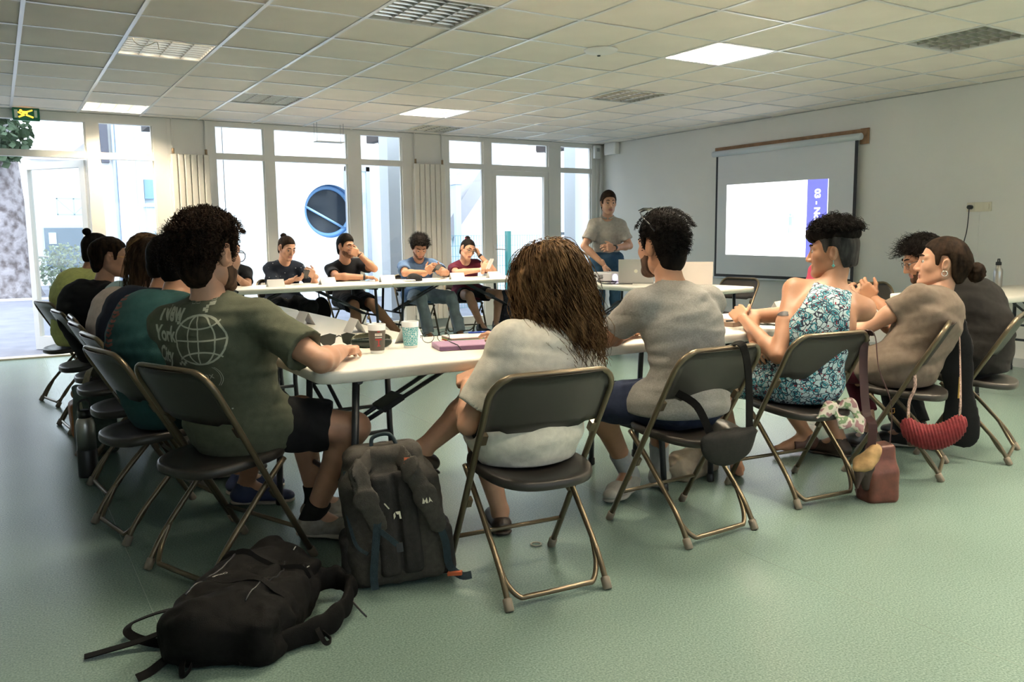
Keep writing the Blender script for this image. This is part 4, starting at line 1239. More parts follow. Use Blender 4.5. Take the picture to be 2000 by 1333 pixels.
BODY = {}
def person(label, pos, hd, head, hyaw=0, hpitch=0, hroll=0, s=1.0, fem=False, near=True, skin=SK_L, arms=None, legs=None, shirt=None, pants=None, shoes=None,
           hair=None, bulge=0.05, twist=0, pel=(0, 0.0, 0.525), stand=False, hs=1.0, seatw=1.0, face=True, brow=HDARK, eyes=True, group=None, shdrop=0.012, shw=1.0, neckr=0.052, smile=False):
    root = empty('person', (pos[0], pos[1], 0), R_(hd), label, 'person')
    ch, sh_ = math.cos(R_(hd)), math.sin(R_(hd))
    def L(p):
        x, y, z = p[0] - pos[0], p[1] - pos[1], p[2]
        return V(ch * x + sh_ * y, -sh_ * x + ch * y, z)
    def Ld(d):
        return V(ch * d[0] + sh_ * d[1], -sh_ * d[0] + ch * d[1], d[2])
    vb, vh, vhand, vc = (0.0085, 0.0042, 0.0036, 0.0080) if near else (0.0115, 0.0055, 0.0050, 0.0105)
    Hc = L(head)
    Rh = np.array(Matrix.Rotation(R_(hyaw - hd), 3, 'Z') @ Matrix.Rotation(R_(-hpitch), 3, 'X') @ Matrix.Rotation(R_(hroll), 3, 'Y'))
    T = HT(Hc, Rh, s * hs)
    P = V(pel)
    up0 = nrm(Hc - P)
    nt = T((0, -0.022, -0.055))
    nb = nt - up0 * 0.10 * s + V(0, -0.012, -0.01)
    back = V(0, -1, 0)
    wa = P + (nb - P) * 0.30 + back * bulge * 0.8
    ct = P + (nb - P) * 0.66 + back * bulge
    up = nrm(nb - wa)
    rt = V(math.cos(R_(twist)), math.sin(R_(twist)), 0); rt = nrm(rt - up * (rt @ up))
    fw = np.cross(up, rt)
    sw = (0.158 if fem else 0.178) * s * shw * (1.0 if near else 0.92)
    sh = {1: nb - up * (0.058 + shdrop) * s + rt * sw + fw * 0.0, -1: nb - up * (0.058 + shdrop) * s - rt * sw}
    rt0 = V(1, 0, 0)
    hipw = (0.092 if fem else 0.088) * s
    hip = {1: P + rt0 * hipw, -1: P - rt0 * hipw}
    arms = arms or {}; legs = legs or {}
    J = {}
    for sd, key in ((1, 'R'), (-1, 'L')):
        a = arms.get(key, {})
        w = L(a['w']) if 'w' in a else V(sd * 0.13, 0.36, 0.775)
        pole = Ld(a['pole']) if 'pole' in a else V(sd * 0.5, -0.2, -0.8)
        if 'e' in a:
            e = L(a['e'])
        else:
            e = ik(sh[sd], w, 0.285 * s, 0.255 * s, pole)
        fd = nrm(w - e)
        J[sd] = dict(s=sh[sd], e=e, w=w, d=(Ld(a['d']) if 'd' in a else fd), n=(Ld(a['n']) if 'n' in a else V(0, 0, -1)), curl=a.get('curl', 0.5))
        l = legs.get(key, {})
        an = L(l['a']) if 'a' in l else V(sd * 0.13, 0.30, 0.09)
        kp = Ld(l['pole']) if 'pole' in l else V(sd * 0.12, 0.6, 0.8)
        kn = L(l['k']) if 'k' in l else ik(hip[sd], an, 0.43 * s, 0.41 * s, kp)
        J[sd].update(h=hip[sd], k=kn, a=an, td=(Ld(l['d']) if 'd' in l else V(sd * 0.15, 1, 0)), hide=l.get('hide', False))
    # ---- body
    B = Shape()
    B.u(rc(P, wa, 0.125 * s, 0.115 * s, fw, 0.66)); B.u(rc(wa, ct, 0.115 * s, 0.135 * s, fw, 0.66), 0.04); B.u(rc(ct, nb - up * 0.05, 0.135 * s, 0.08 * s, fw, 0.66), 0.04)
    B.u(rc(sh[-1], sh[1], 0.048 * s, 0.048 * s), 0.05)
    B.u(rc(nb - up * 0.03, nt + up * 0.02, (neckr + 0.006) * s, neckr * s), 0.03)
    B.u(rc(nb - up * 0.01, sh[1] + up * 0.02, 0.042 * s, 0.030 * s), 0.03); B.u(rc(nb - up * 0.01, sh[-1] + up * 0.02, 0.042 * s, 0.030 * s), 0.03)
    fat = 0.92 if fem else 1.0
    for sd in (1, -1):
        j = J[sd]
        B.u(rc(j['s'], j['s'] + (j['e'] - j['s']) * 0.5, 0.052 * s * fat, 0.047 * s * fat), 0.03)
        B.u(rc(j['s'] + (j['e'] - j['s']) * 0.5, j['e'], 0.047 * s * fat, 0.037 * s * fat), 0.02)
        m1 = j['e'] + (j['w'] - j['e']) * 0.28
        B.u(rc(j['e'], m1, 0.037 * s * fat, 0.042 * s * fat), 0.015); B.u(rc(m1, j['w'], 0.041 * s * fat, 0.026 * s * fat), 0.015)
        hp_ = j['h']; kn = j['k']; an = j['a']
        B.u(rc(hp_, kn, 0.082 * s, 0.054 * s), 0.03)
        cf = kn + (an - kn) * 0.30
        bk = nrm(np.cross(an - kn, np.cross(kn - hp_, an - kn)))
        cfp = cf - bk * 0.012
        B.u(rc(kn, cfp, 0.052 * s, 0.055 * s), 0.02); B.u(rc(cfp, an, 0.053 * s, 0.034 * s), 0.02)
        td = nrm(j['td'])
        heel = an + V(0, 0, -0.045) - td * 0.03; ball = an + td * 0.12 + V(0, 0, -0.055); toe = an + td * 0.18 + V(0, 0, -0.062)
        j.update(heel=heel, ball=ball, toe=toe)
        B.u(rc(heel, ball, 0.032 * s, 0.030 * s, V(0, 0, 1), 0.75), 0.025); B.u(rc(ball, toe, 0.032 * s, 0.024 * s, V(0, 0, 1), 0.6), 0.015); B.u(rc(an, ball, 0.034 * s, 0.024 * s), 0.02)
    parts = [B.mesh(vb)]; mi = [0]
    for sd in (1, -1):
        j = J[sd]
        hsx = s * (0.92 if fem else 1.0)
        parts.append(Shape().us(hand_prims(j['w'], j['d'], j['n'], sd, j['curl'], hsx), 0.006).mesh(vhand)); mi.append(0)
    HS = head_shape(T, s * hs, fem)
    HS.u(rc(nt - up0 * 0.02, T((0, -0.018, -0.03)), neckr * s, neckr * s), 0.02)
    hp2 = HS.mesh(vh); parts.append(hp2); mi.append(0)
    # lips as their own faces of the same mesh
    lipm = []
    body = np_obj('body', parts, [skin, LIP], root, mi)
    if face:
        me = body.data
        nf0 = sum(len(p[1]) for p in parts[:-1])
        q = hp2[1]; cen = hp2[0][q].mean(1)
        x, y, z = T.inv(cen[:, 0], cen[:, 1], cen[:, 2])
        lip = (np.abs(x) < 0.024) & (y > 0.080) & (z < -0.056 - (0.004 * np.abs(x) / 0.02)) & (z > -0.081 + 6 * x * x)
        arr = np.zeros(len(me.polygons), np.int32); arr[nf0:][lip] = 1
        me.polygons.foreach_set('material_index', arr)
        eb = MB()
        for x in (-1, 1):
            bp_ = [T((x * (0.012 + 0.036 * t), 0.099 - 0.014 * t * t - 0.004 * t, 0.027 + 0.006 * math.sin(t * 2.6))) for t in (0, 0.25, 0.5, 0.75, 1)]
            eb.tube(bp_, [0.003 * s, 0.0042 * s, 0.0042 * s, 0.0035 * s, 0.0018 * s], 5)
        eb.build('eyebrow', brow, root)
        if eyes:
            for x in (-1, 1):
                e0 = T((x * 0.031, 0.0760, 0.002))
                eo = MB().lathe([(0.0125 * s * math.sin(R_(a)), -0.0125 * s * math.cos(R_(a))) for a in range(0, 181, 20)], 14, e0, Matrix(Rh.tolist()) @ rotm(x=90), caps=False).build('eye', EYEW, root)
                MB().lathe([(0.0062 * s, 0.0), (0.0058 * s, 0.0012), (0.001, 0.0022)], 12, T((x * 0.031, 0.0878, 0.001)), Matrix(Rh.tolist()) @ rotm(x=-90)).build('iris', IRIS, eo)
    # ---- shirt
    out = dict(root=root, T=T, J=J, P=P, nb=nb, up=up, rt=rt, fw=fw, L=L, Ld=Ld, wa=wa, ct=ct, sh=sh)
    if shirt:
        g = shirt
        S = Shape()
        w0 = g.get('w', 1.0) * s
        ptop = 0.158 if fem else 0.160; pch = 0.150 if fem else 0.168
        hemz = g.get('hem', P[2] - 0.055)
        dp = g.get('depth', 0.70)
        S.u(rc(P - V(0, 0, 0.03), wa, ptop * w0 * 1.02, (0.138 if fem else 0.148) * w0, fw, dp))
        if not stand: S.u(el(P + V(0, 0.015, 0.005), V(0.190 * seatw, 0.168, 0.122) * s), 0.05)
        if not stand:
            for sd in (1, -1): S.u(rc(J[sd]['h'], J[sd]['h'] + (J[sd]['k'] - J[sd]['h']) * 0.20, 0.110 * s, 0.104 * s), 0.03)
        S.u(rc(wa, ct, (0.138 if fem else 0.148) * w0, pch * w0, fw, dp), 0.05)
        S.u(rc(ct, nb - up * 0.065, pch * w0, 0.095 * s, fw, 0.66), 0.05)
        if fem:
            for x in (-1, 1): S.u(el(ct + fw * 0.085 * s + rt * x * 0.07 * s - up * 0.01, V(0.06, 0.05, 0.06) * s), 0.04)
        if not g.get('tank'):
            S.u(rc(sh[-1], sh[1], 0.060 * s, 0.060 * s), 0.05)
            for sd in (1, -1):
                S.u(rc(nb - up * 0.02, sh[sd] + up * 0.015, 0.050 * s, 0.046 * s), 0.04)
                e = J[sd]['s'] + (J[sd]['e'] - J[sd]['s']) * g.get('sl', 0.62)
                lo = g.get('loose', 1.0)
                S.u(rc(J[sd]['s'], e, 0.063 * s * fat, 0.063 * s * lo * fat, c1=0.0), 0.035)
        else:
            for sd in (1, -1):
                S.u(rc(nb - up * 0.03 + rt * sd * 0.02, nb - up * 0.045 + rt * sd * 0.085 * s, 0.050 * s, 0.044 * s, up, 0.9), 0.03)
        if g.get('nowrinkle') is None:
            S.wrinkle(g.get('wr', 0.0030) * s, 24, g.get('seed', 1), (0.9, 0.9, 1.8)); S.wrinkle(0.0024 * s, 50, g.get('seed', 1) + 9, (0.45, 0.45, 2.0)); S.wrinkle(0.0007 * s, 130, g.get('seed', 1) + 5)
        nd = nrm(nt - nb)
        S.sub(rc(nb + nd * g.get('nk', 0.042), nb + nd * 0.17, g.get('nr', 0.062) * s, 0.085 * s), 0.006)
        S.sub(rc(nb + fw * 0.035 + nd * (g.get('nk', 0.042) - 0.016), nb + fw * 0.10 + nd * 0.12, g.get('nf', 0.058) * s, 0.07 * s), 0.008)
        for sd in (1, -1):
            if not g.get('tank'):
                e = J[sd]['s'] + (J[sd]['e'] - J[sd]['s']) * g.get('sl', 0.62)
                dn = nrm(J[sd]['e'] - J[sd]['s'])
                S.sub(rc(e - dn * 0.03, e + dn * 0.05, 0.040 * s * fat, (0.058 * g.get('loose', 1.0)) * s * fat), 0.004)
            else:
                # deep armholes of a racer-back top
                S.sub(el(sh[sd] - up * 0.045 + rt * sd * 0.022 * s, V(0.098, 0.20, 0.165) * s, np.stack([rt, fw, up], 1)), 0.012)
        S.cut((0, 0, hemz), (0, 0, -1), 0.01)
        so = np_obj('shirt', [S.mesh(vc)], g['mat'], root)
        if g.get('label'): so['label'] = g['label']
        out['shirt'] = so; out['shirt_shape'] = S
        if g.get('mat2'):
            pass
    # ---- lower clothes
    if pants:
        g = pants
        S = Shape()
        S.u(el(P - V(0, 0, 0.005), V(0.172 * seatw, 0.135, 0.105) * s))
        if not stand: S.u(el(P + V(0, 0.06, 0.0), V(0.165 * seatw, 0.14, 0.085) * s), 0.04)
        for sd in (1, -1):
            j = J[sd]
            fr = g.get('len', 2.0)
            if fr <= 1.0:
                e = j['h'] + (j['k'] - j['h']) * fr
                S.u(rc(j['h'], e, 0.098 * s, (0.072 + 0.012 * g.get('flare', 1)) * s, c1=0.0), 0.04)
            else:
                S.u(rc(j['h'], j['k'], 0.096 * s, 0.068 * s), 0.04)
                e = j['k'] + (j['a'] - j['k']) * (fr - 1.0)
                S.u(rc(j['k'], e, 0.066 * s, (0.062 if fr > 1.6 else 0.060) * s * g.get('flare', 1.0), c1=0.0), 0.02)
        S.wrinkle(0.0045, 34, g.get('seed', 4)); S.wrinkle(0.0032, 75, 8)
        for sd in (1, -1):
            j = J[sd]; fr = g.get('len', 2.0)
            if fr <= 1.0:
                e = j['h'] + (j['k'] - j['h']) * fr; dn = nrm(j['k'] - j['h']); S.sub(rc(e - dn * 0.02, e + dn * 0.05, 0.060 * s, 0.078 * s), 0.004)
            else:
                e = j['k'] + (j['a'] - j['k']) * (fr - 1.0); dn = nrm(j['a'] - j['k']); S.sub(rc(e - dn * 0.02, e + dn * 0.05, 0.040 * s, 0.052 * s), 0.004)
        po = np_obj('shorts' if g.get('len', 2) <= 1.2 else 'trousers', [S.mesh(vc * 1.1)], g['mat'], root)
        out['pants'] = po
    if shoes:
        g = shoes
        for sd in (1, -1):
            j = J[sd]
            if j['hide']: continue
            td = nrm(j['td']); zz = V(0, 0, 1)
            S = Shape()
            S.u(rc(j['heel'], j['ball'], 0.041 * s, 0.044 * s, zz, 0.8)); S.u(rc(j['ball'], j['toe'], 0.044 * s, 0.035 * s, zz, 0.7), 0.02)
            if g.get('high', True): S.u(rc(j['a'], j['heel'] + td * 0.03, 0.043 * s, 0.044 * s), 0.03)
            S.cut(j['heel'] - zz * 0.030, -zz, 0.004)
            S.sub(rc(j['a'] + zz * 0.01, j['a'] + zz * 0.12, 0.036 * s, 0.046 * s), 0.005)
            if not g.get('high', True): S.sub(rc(j['a'] + td * 0.01, j['a'] + td * 0.07 + zz * 0.05, 0.040 * s, 0.05 * s), 0.006)
            so = np_obj('shoe', [S.mesh(0.006 if near else 0.008)], g['mat'], root)
            K = Shape().u(rc(j['heel'] - zz * 0.030, j['ball'] - zz * 0.026, 0.042 * s, 0.046 * s, zz, 0.30)).u(rc(j['ball'] - zz * 0.026, j['toe'] - zz * 0.020, 0.046 * s, 0.036 * s, zz, 0.30), 0.02)
            np_obj('sole', [K.mesh(0.006 if near else 0.009)], g.get('sole', mat('sole_pale', (0.5, 0.46, 0.4), 0.7)), so)
            if g.get('sock') is not None:
                up_ = nrm(j['k'] - j['a'])
                K = Shape().u(rc(j['a'] - up_ * 0.02, j['a'] + up_ * g.get('sockh', 0.08), 0.041 * s, 0.046 * s, c1=0.0, c0=0.03)).u(rc(j['a'], j['heel'], 0.04 * s, 0.036 * s), 0.02)
                np_obj('sock', [K.mesh(0.006 if near else 0.009)], g['sock'], root)
    # ---- hair
    if hair:
        g = hair; th = g.get('th', 0.014); nodes = g.get('line', HL); shift = g.get('shift', 0.0)
        sc = s * hs
        S = Shape()
        S.u(el(T((0, -0.014, 0.030)), (V(0.076, 0.097, 0.088) + th) * sc, Rh))
        S.u(el(T((0, -0.046, -0.042)), V(0.058 + th * 0.4, 0.058 + th * 0.8, 0.074) * sc, Rh), 0.03)
        for e in g.get('extra', ()): S.u(e(T, sc), g.get('k', 0.03))
        if g.get('top'):
            S.u(el(T((0, g.get('topy', 0.0), 0.060)), V(0.070, 0.090, 0.060 + g['top']) * sc, Rh), 0.03)
        S.fn(hairline_fn(T, nodes, shift))
        if g.get('amp'): S.fn(curl_noise(T, g['amp'] * sc, g.get('freq', 130), g.get('seed', 3)))
        hparts = [S.mesh(vh)]
        for e in g.get('blobs', ()):
            Q = Shape().us([q(T, sc) for q in e], 0.02)
            Q.fn(curl_noise(T, 0.006 * sc, 150, 11)); hparts.append(Q.mesh(vh))
        for kw in g.get('strands', ()):
            hparts.append(fall(T, nodes=nodes, shift=shift, **{k_: v_ for k_, v_ in kw.items() if k_ != 'fall'}) if kw.get('fall') else strands(T, nodes=nodes, shift=shift, **kw))
        if g.get('mat_cap'):
            np_obj('shaved_hair', hparts[:1], g['mat_cap'], root); hparts = hparts[1:]
        ho = np_obj('hair', hparts, g['mat'], root)
        out['hair'] = ho
    if smile: pass
    return out

def flow_back(p, n): return V(p[0] * 2, -1, -0.25 - 2.5 * max(0, -p[1]))
def flow_down(p, n): return V(n[0] * 0.4, n[1] * 0.4 - 0.15, -1)
def flow_out(p, n): return V(n[0], n[1], n[2] + 0.15)
def flow_up(p, n): return V(n[0] * 0.7, n[1] * 0.7, 0.9)
def flow_fwd(p, n): return V(p[0] * 3, 1.0, -0.1)

def glasses(P, m, lens=None, name='glasses', z=0.002, s=1.0):
    T = P['T']
    t = MB()
    for x in (-1, 1):
        ring = [T((x * 0.033 + 0.022 * math.cos(a), 0.1005 - 0.10 * max(0, x * 0.022 * math.cos(a)), z - 0.004 + 0.018 * math.sin(a))) for a in [2 * math.pi * k / 16 for k in range(16)]]
        t.tube(ring, 0.0016, 5, closed=True)
        t.tube([T((x * 0.055, 0.098, z + 0.004)), T((x * 0.070, 0.075, z + 0.006)), T((x * 0.079, 0.0, z + 0.008)), T((x * 0.080, -0.025, z - 0.012))], 0.0018, 5)
    t.tube([T((-0.011, 0.1005, z)), T((0, 0.106, z + 0.003)), T((0.011, 0.1005, z))], 0.0015, 5)
    return t.build(name, m, P['root'])
# ------------------------------------------------------------------ the cast
PP = {}
TEE_W = fabric('tee_white', (0.66, 0.62, 0.54)); TEE_G = fabric('tee_grey', (0.275, 0.262, 0.245), var=0.16, vscale=160)
TEE_OL = fabric('tee_olive', (0.092, 0.098, 0.066)); TEE_TL = fabric('tee_teal', (0.018, 0.062, 0.062)); TEE_NV = fabric('tee_navy', (0.008, 0.012, 0.026))
TEE_OW = fabric('tee_offwhite', (0.60, 0.50, 0.46)); TEE_LB = fabric('tee_lightblue', (0.42, 0.58, 0.62)); TEE_BK = fabric('tee_black', (0.010, 0.010, 0.012)); TEE_LM = fabric('tee_lime', (0.50, 0.53, 0.19))
TEE_BL = fabric('tee_blue', (0.105, 0.175, 0.31)); TEE_MR = fabric('polo_maroon', (0.105, 0.014, 0.030)); POLO = fabric('polo_grey', (0.36, 0.34, 0.31)); TEE_TP = fabric('tee_taupe', (0.165, 0.128, 0.100)); TEE_CH = fabric('tee_charcoal', (0.012, 0.011, 0.010))
DENIM = fabric('denim_dark', (0.022, 0.030, 0.060)); DENIM_L = fabric('jeans_pale', (0.30, 0.34, 0.38), var=0.2, vscale=12); JEANS = fabric('jeans_blue', (0.035, 0.085, 0.15)); BLACKC = fabric('black_cotton', (0.012, 0.012, 0.013)); MAROONC = fabric('maroon_cloth', (0.10, 0.018, 0.030)); GREYC = fabric('grey_cloth', (0.33, 0.32, 0.31))
def speckle():
    m = fabric('tee_speckled', (0.016, 0.022, 0.036)); nt = m.node_tree; b = nt.nodes['Principled BSDF']
    tc = nt.nodes.new('ShaderNodeTexCoord'); v = nt.nodes.new('ShaderNodeTexVoronoi'); v.inputs['Scale'].default_value = 26
    r = nt.nodes.new('ShaderNodeValToRGB'); e = r.color_ramp.elements; e[0].position = 0.12; e[0].color = (0.30, 0.33, 0.36, 1); e[1].position = 0.17; e[1].color = (0.014, 0.019, 0.032, 1)
    nt.links.new(tc.outputs['Object'], v.inputs['Vector']); nt.links.new(v.outputs['Distance'], r.inputs['Fac']); nt.links.new(r.outputs['Color'], b.inputs['Base Color'])
    return m
SPECK = speckle()
def floral():
    m = bpy.data.materials.new('floral_cotton'); m.use_nodes = True; nt = m.node_tree; b = nt.nodes['Principled BSDF']; b.inputs['Roughness'].default_value = 0.85
    N = nt.nodes.new; Lk = nt.links.new
    tc = N('ShaderNodeTexCoord')
    wp = N('ShaderNodeTexNoise'); wp.inputs['Scale'].default_value = 22; wp.inputs['Detail'].default_value = 2
    ad = N('ShaderNodeMixRGB'); ad.blend_type = 'ADD'; ad.inputs[0].default_value = 0.035
    Lk(tc.outputs['Object'], wp.inputs['Vector']); Lk(tc.outputs['Object'], ad.inputs[1]); Lk(wp.outputs['Color'], ad.inputs[2])
    v1 = N('ShaderNodeTexVoronoi'); v1.inputs['Scale'].default_value = 26
    v2 = N('ShaderNodeTexVoronoi'); v2.inputs['Scale'].default_value = 40; v2.feature = 'DISTANCE_TO_EDGE'
    v3 = N('ShaderNodeTexVoronoi'); v3.inputs['Scale'].default_value = 48
    for v in (v1, v2, v3): Lk(ad.outputs['Color'], v.inputs['Vector'])
    # leaves and petals in teal, small red flowers, dark stems on white
    r1 = N('ShaderNodeValToRGB'); r1.color_ramp.interpolation = 'CONSTANT'; e = r1.color_ramp.elements
    e[0].position = 0.0; e[0].color = (0.20, 0.012, 0.022, 1); e[1].position = 0.16; e[1].color = (0.012, 0.018, 0.04, 1)
    for p, c in ((0.22, (0.035, 0.20, 0.26, 1)), (0.40, (0.012, 0.018, 0.04, 1)), (0.45, (0.46, 0.58, 0.61, 1)), (0.56, (0.05, 0.25, 0.31, 1)), (0.74, (0.44, 0.56, 0.59, 1))):
        q = e.new(p); q.color = c
    ml = N('ShaderNodeMath'); ml.operation = 'MULTIPLY'; ml.inputs[1].default_value = 1.35
    Lk(v1.outputs['Distance'], ml.inputs[0]); Lk(ml.outputs[0], r1.inputs['Fac'])
    r2 = N('ShaderNodeValToRGB'); r2.color_ramp.interpolation = 'CONSTANT'; e = r2.color_ramp.elements
    e[0].position = 0; e[0].color = (1, 1, 1, 1); e[1].position = 0.055; e[1].color = (0, 0, 0, 1)
    Lk(v2.outputs['Distance'], r2.inputs['Fac'])
    mx = N('ShaderNodeMixRGB'); mx.inputs[2].default_value = (0.012, 0.018, 0.04, 1)
    Lk(r2.outputs['Color'], mx.inputs[0]); Lk(r1.outputs['Color'], mx.inputs[1])
    r3 = N('ShaderNodeValToRGB'); r3.color_ramp.interpolation = 'CONSTANT'; e = r3.color_ramp.elements
    e[0].position = 0; e[0].color = (1, 1, 1, 1); e[1].position = 0.22; e[1].color = (0, 0, 0, 1)
    Lk(v3.outputs['Distance'], r3.inputs['Fac'])
    sp = N('ShaderNodeMath'); sp.operation = 'GREATER_THAN'; sp.inputs[1].default_value = 0.50
    sx = N('ShaderNodeSeparateColor'); Lk(v3.outputs['Color'], sx.inputs[0]); Lk(sx.outputs[0], sp.inputs[0])
    mm = N('ShaderNodeMath'); mm.operation = 'MULTIPLY'; Lk(r3.outputs['Color'], mm.inputs[0]); Lk(sp.outputs[0], mm.inputs[1])
    m2 = N('ShaderNodeMixRGB'); m2.inputs[2].default_value = (0.25, 0.015, 0.03, 1)
    Lk(mm.outputs[0], m2.inputs[0]); Lk(mx.outputs['Color'], m2.inputs[1]); Lk(m2.outputs['Color'], b.inputs['Base Color'])
    return m
FLORAL = floral()
SNEAK = mat('sneaker_beige', (0.30, 0.265, 0.22), 0.7, var=0.3, vscale=30); SNEAKB = mat('sneaker_blue', (0.03, 0.04, 0.10), 0.6); SHOEK = mat('shoe_black', (0.012, 0.012, 0.012), 0.5); SHOEBR = mat('shoe_brown', (0.035, 0.022, 0.016), 0.5); SNEAKG = mat('sneaker_grey', (0.36, 0.34, 0.30), 0.8, var=0.15, vscale=30)
SOCKW = fabric('sock_white', (0.6, 0.58, 0.55)); SOCKG = fabric('sock_grey', (0.36, 0.36, 0.36)); SOCKK = fabric('sock_black', (0.015, 0.015, 0.015))

# ---- near row
def back_mass(T, sc): return rc(T((0, -0.045, 0.02)), T((0.0, -0.085, -0.16)), 0.098 * sc, 0.085 * sc, T.R @ V(0, 1, 0), 0.8)
def left_lock(T, sc): return rc(T((-0.075, 0.0, 0.02)), T((-0.095, -0.01, -0.17)), 0.045 * sc, 0.035 * sc)
def right_lock(T, sc): return rc(T((0.075, -0.01, 0.02)), T((0.095, -0.03, -0.18)), 0.045 * sc, 0.038 * sc)
LONG = [(-0.3, -0.30), (0.03, -0.30), (0.05, 0.0), (0.07, 0.05), (0.14, 0.065)]
def wavy(p, n):
    return V(n[0] * 0.12, n[1] * 0.10, -1.0 + 0.85 * max(0, n[2]))
def wavy_len(p): return 1.0
PP['white'] = person('woman with wavy brown hair in a white t-shirt, back turned', (1.545, 2.385), -3, (1.662, 2.455, 1.035), hyaw=12, hpitch=16, hroll=0, s=1.02, fem=True, skin=SK_L, hs=1.05,
    arms={'L': dict(e=(1.335, 2.47, 0.565), w=(1.46, 2.70, 0.66), n=(0.5, 0, -1)), 'R': dict(w=(1.74, 2.84, 0.77))},
    legs={'R': dict(k=(1.56, 2.83, 0.575), a=(1.355, 2.87, 0.395), d=(-0.85, -0.1, 0.45)), 'L': dict(a=(1.69, 2.86, 0.085), d=(0.35, 0.9, 0))},
    shirt=dict(mat=TEE_W, w=1.12, sl=0.78, loose=1.25, hem=0.425, seed=2, depth=0.74), pants=dict(mat=BLACKC, len=0.72), shoes=dict(mat=SHOEBR, high=False, sole=SHOEBR), bulge=0.03, seatw=1.08, pel=(0, 0.045, 0.525),
    hair=dict(mat=HBROWN, th=0.020, line=LONG, extra=[back_mass, left_lock, right_lock], k=0.05, amp=0.006, freq=70,
              strands=[dict(fall=1, n=1900, th=0.026, seed=5, length=0.31, wave=0.014, turns=2.2, K=18, r0=0.0021, r1=0.0009, spread=0.06), dict(fall=1, n=260, th=0.036, seed=8, length=0.34, wave=0.022, turns=2.2, K=18, r0=0.0015, r1=0.0005, spread=0.12)]))
FADE = [(-0.14, -0.118), (-0.058, -0.115), (-0.045, -0.06), (-0.032, 0.010), (-0.015, 0.036), (0.010, 0.036), (0.018, -0.015), (0.032, -0.010), (0.040, 0.035), (0.062, 0.062), (0.085, 0.070), (0.14, 0.072)]
PP['grey'] = person('dark-haired man in a heather grey t-shirt with sunglasses on his head', (2.375, 2.51), 0, (2.375, 2.665, 1.158), hyaw=4, hpitch=2, s=1.04, skin=SK_M,
    arms={'L': dict(e=(2.175, 2.775, 0.775), w=(2.42, 2.92, 0.775), n=(0, 0, -1)), 'R': dict(w=(2.62, 2.98, 0.775))},
    legs={'L': dict(k=(2.215, 2.93, 0.475), a=(2.46, 2.97, 0.10), d=(-0.9, -0.40, 0)), 'R': dict(a=(2.66, 2.98, 0.09), d=(0.8, 0.5, 0))},
    shirt=dict(mat=TEE_G, w=1.02, sl=0.66, hem=0.475, seed=5), pants=dict(mat=DENIM, len=0.86), shoes=dict(mat=SNEAKG, sole=SNEAKG, sock=SOCKG, sockh=0.13), bulge=0.045,
    hair=dict(mat=HBLACK, th=0.012, line=FADE, top=0.034, amp=0.003, freq=170, strands=[dict(n=1500, th=0.015, seed=3, length=0.012, flow=flow_back, curl=0.003, turns=1.0, K=6, lift=0.55, r0=0.0015), dict(n=900, th=0.036, seed=33, length=0.016, flow=flow_back, curl=0.003, turns=1.0, K=6, lift=0.4, r0=0.0016, zmin=0.075)]))
PP['floral'] = person('woman with short curly dark hair in a teal floral racer-back dress', (3.15, 2.575), -46, (3.345, 2.56, 1.122), hyaw=30, hpitch=2, s=1.0, fem=True, skin=SK_M, hs=1.03,
    arms={'L': dict(e=(2.985, 2.56, 0.655), w=(3.08, 2.86, 0.80), n=(0.6, 0, -0.7)), 'R': dict(e=(3.17, 2.90, 0.80), w=(3.03, 2.74, 0.70), n=(0.5, 0, -0.5), curl=0.6)},
    legs={'L': dict(k=(2.99, 2.98, 0.50), a=(3.19, 3.0, 0.085), d=(-0.4, -0.5, 0)), 'R': dict(a=(3.75, 3.0, 0.10), d=(-0.6, 0.2, 0), k=(3.42, 3.02, 0.50))},
    shirt=dict(mat=FLORAL, tank=True, w=1.02, hem=0.43, seed=7, nowrinkle=1, nk=0.0, nr=0.075), pants=dict(mat=FLORAL, len=0.62, flare=2), bulge=0.07,
    hair=dict(mat=HBLACK, mat_cap=HGREY, th=0.004, line=[(-0.14, -0.065), (-0.05, -0.075), (-0.040, -0.045), (-0.030, 0.0), (-0.010, 0.022), (0.012, 0.020), (0.020, -0.020), (0.030, -0.015), (0.040, 0.035), (0.062, 0.062), (0.085, 0.070), (0.14, 0.072)],
              blobs=[[lambda T, sc: el(T((0, -0.004, 0.082)), V(0.079, 0.099, 0.062) * sc, T.R), lambda T, sc: el(T((0, 0.075, 0.078)), V(0.052, 0.045, 0.040) * sc, T.R), lambda T, sc: el(T((0, -0.06, 0.080)), V(0.070, 0.06, 0.045) * sc, T.R)]],
              strands=[dict(n=480, th=0.030, seed=4, length=0.030, flow=flow_up, curl=0.012, turns=1.6, K=14, lift=0.1, r0=0.0019, r1=0.0009, zmin=0.088), dict(n=60, th=0.02, seed=14, length=0.035, flow=flow_fwd, curl=0.010, turns=1.3, K=14, lift=0.2, r0=0.0018, r1=0.0008, zmin=0.085)]))
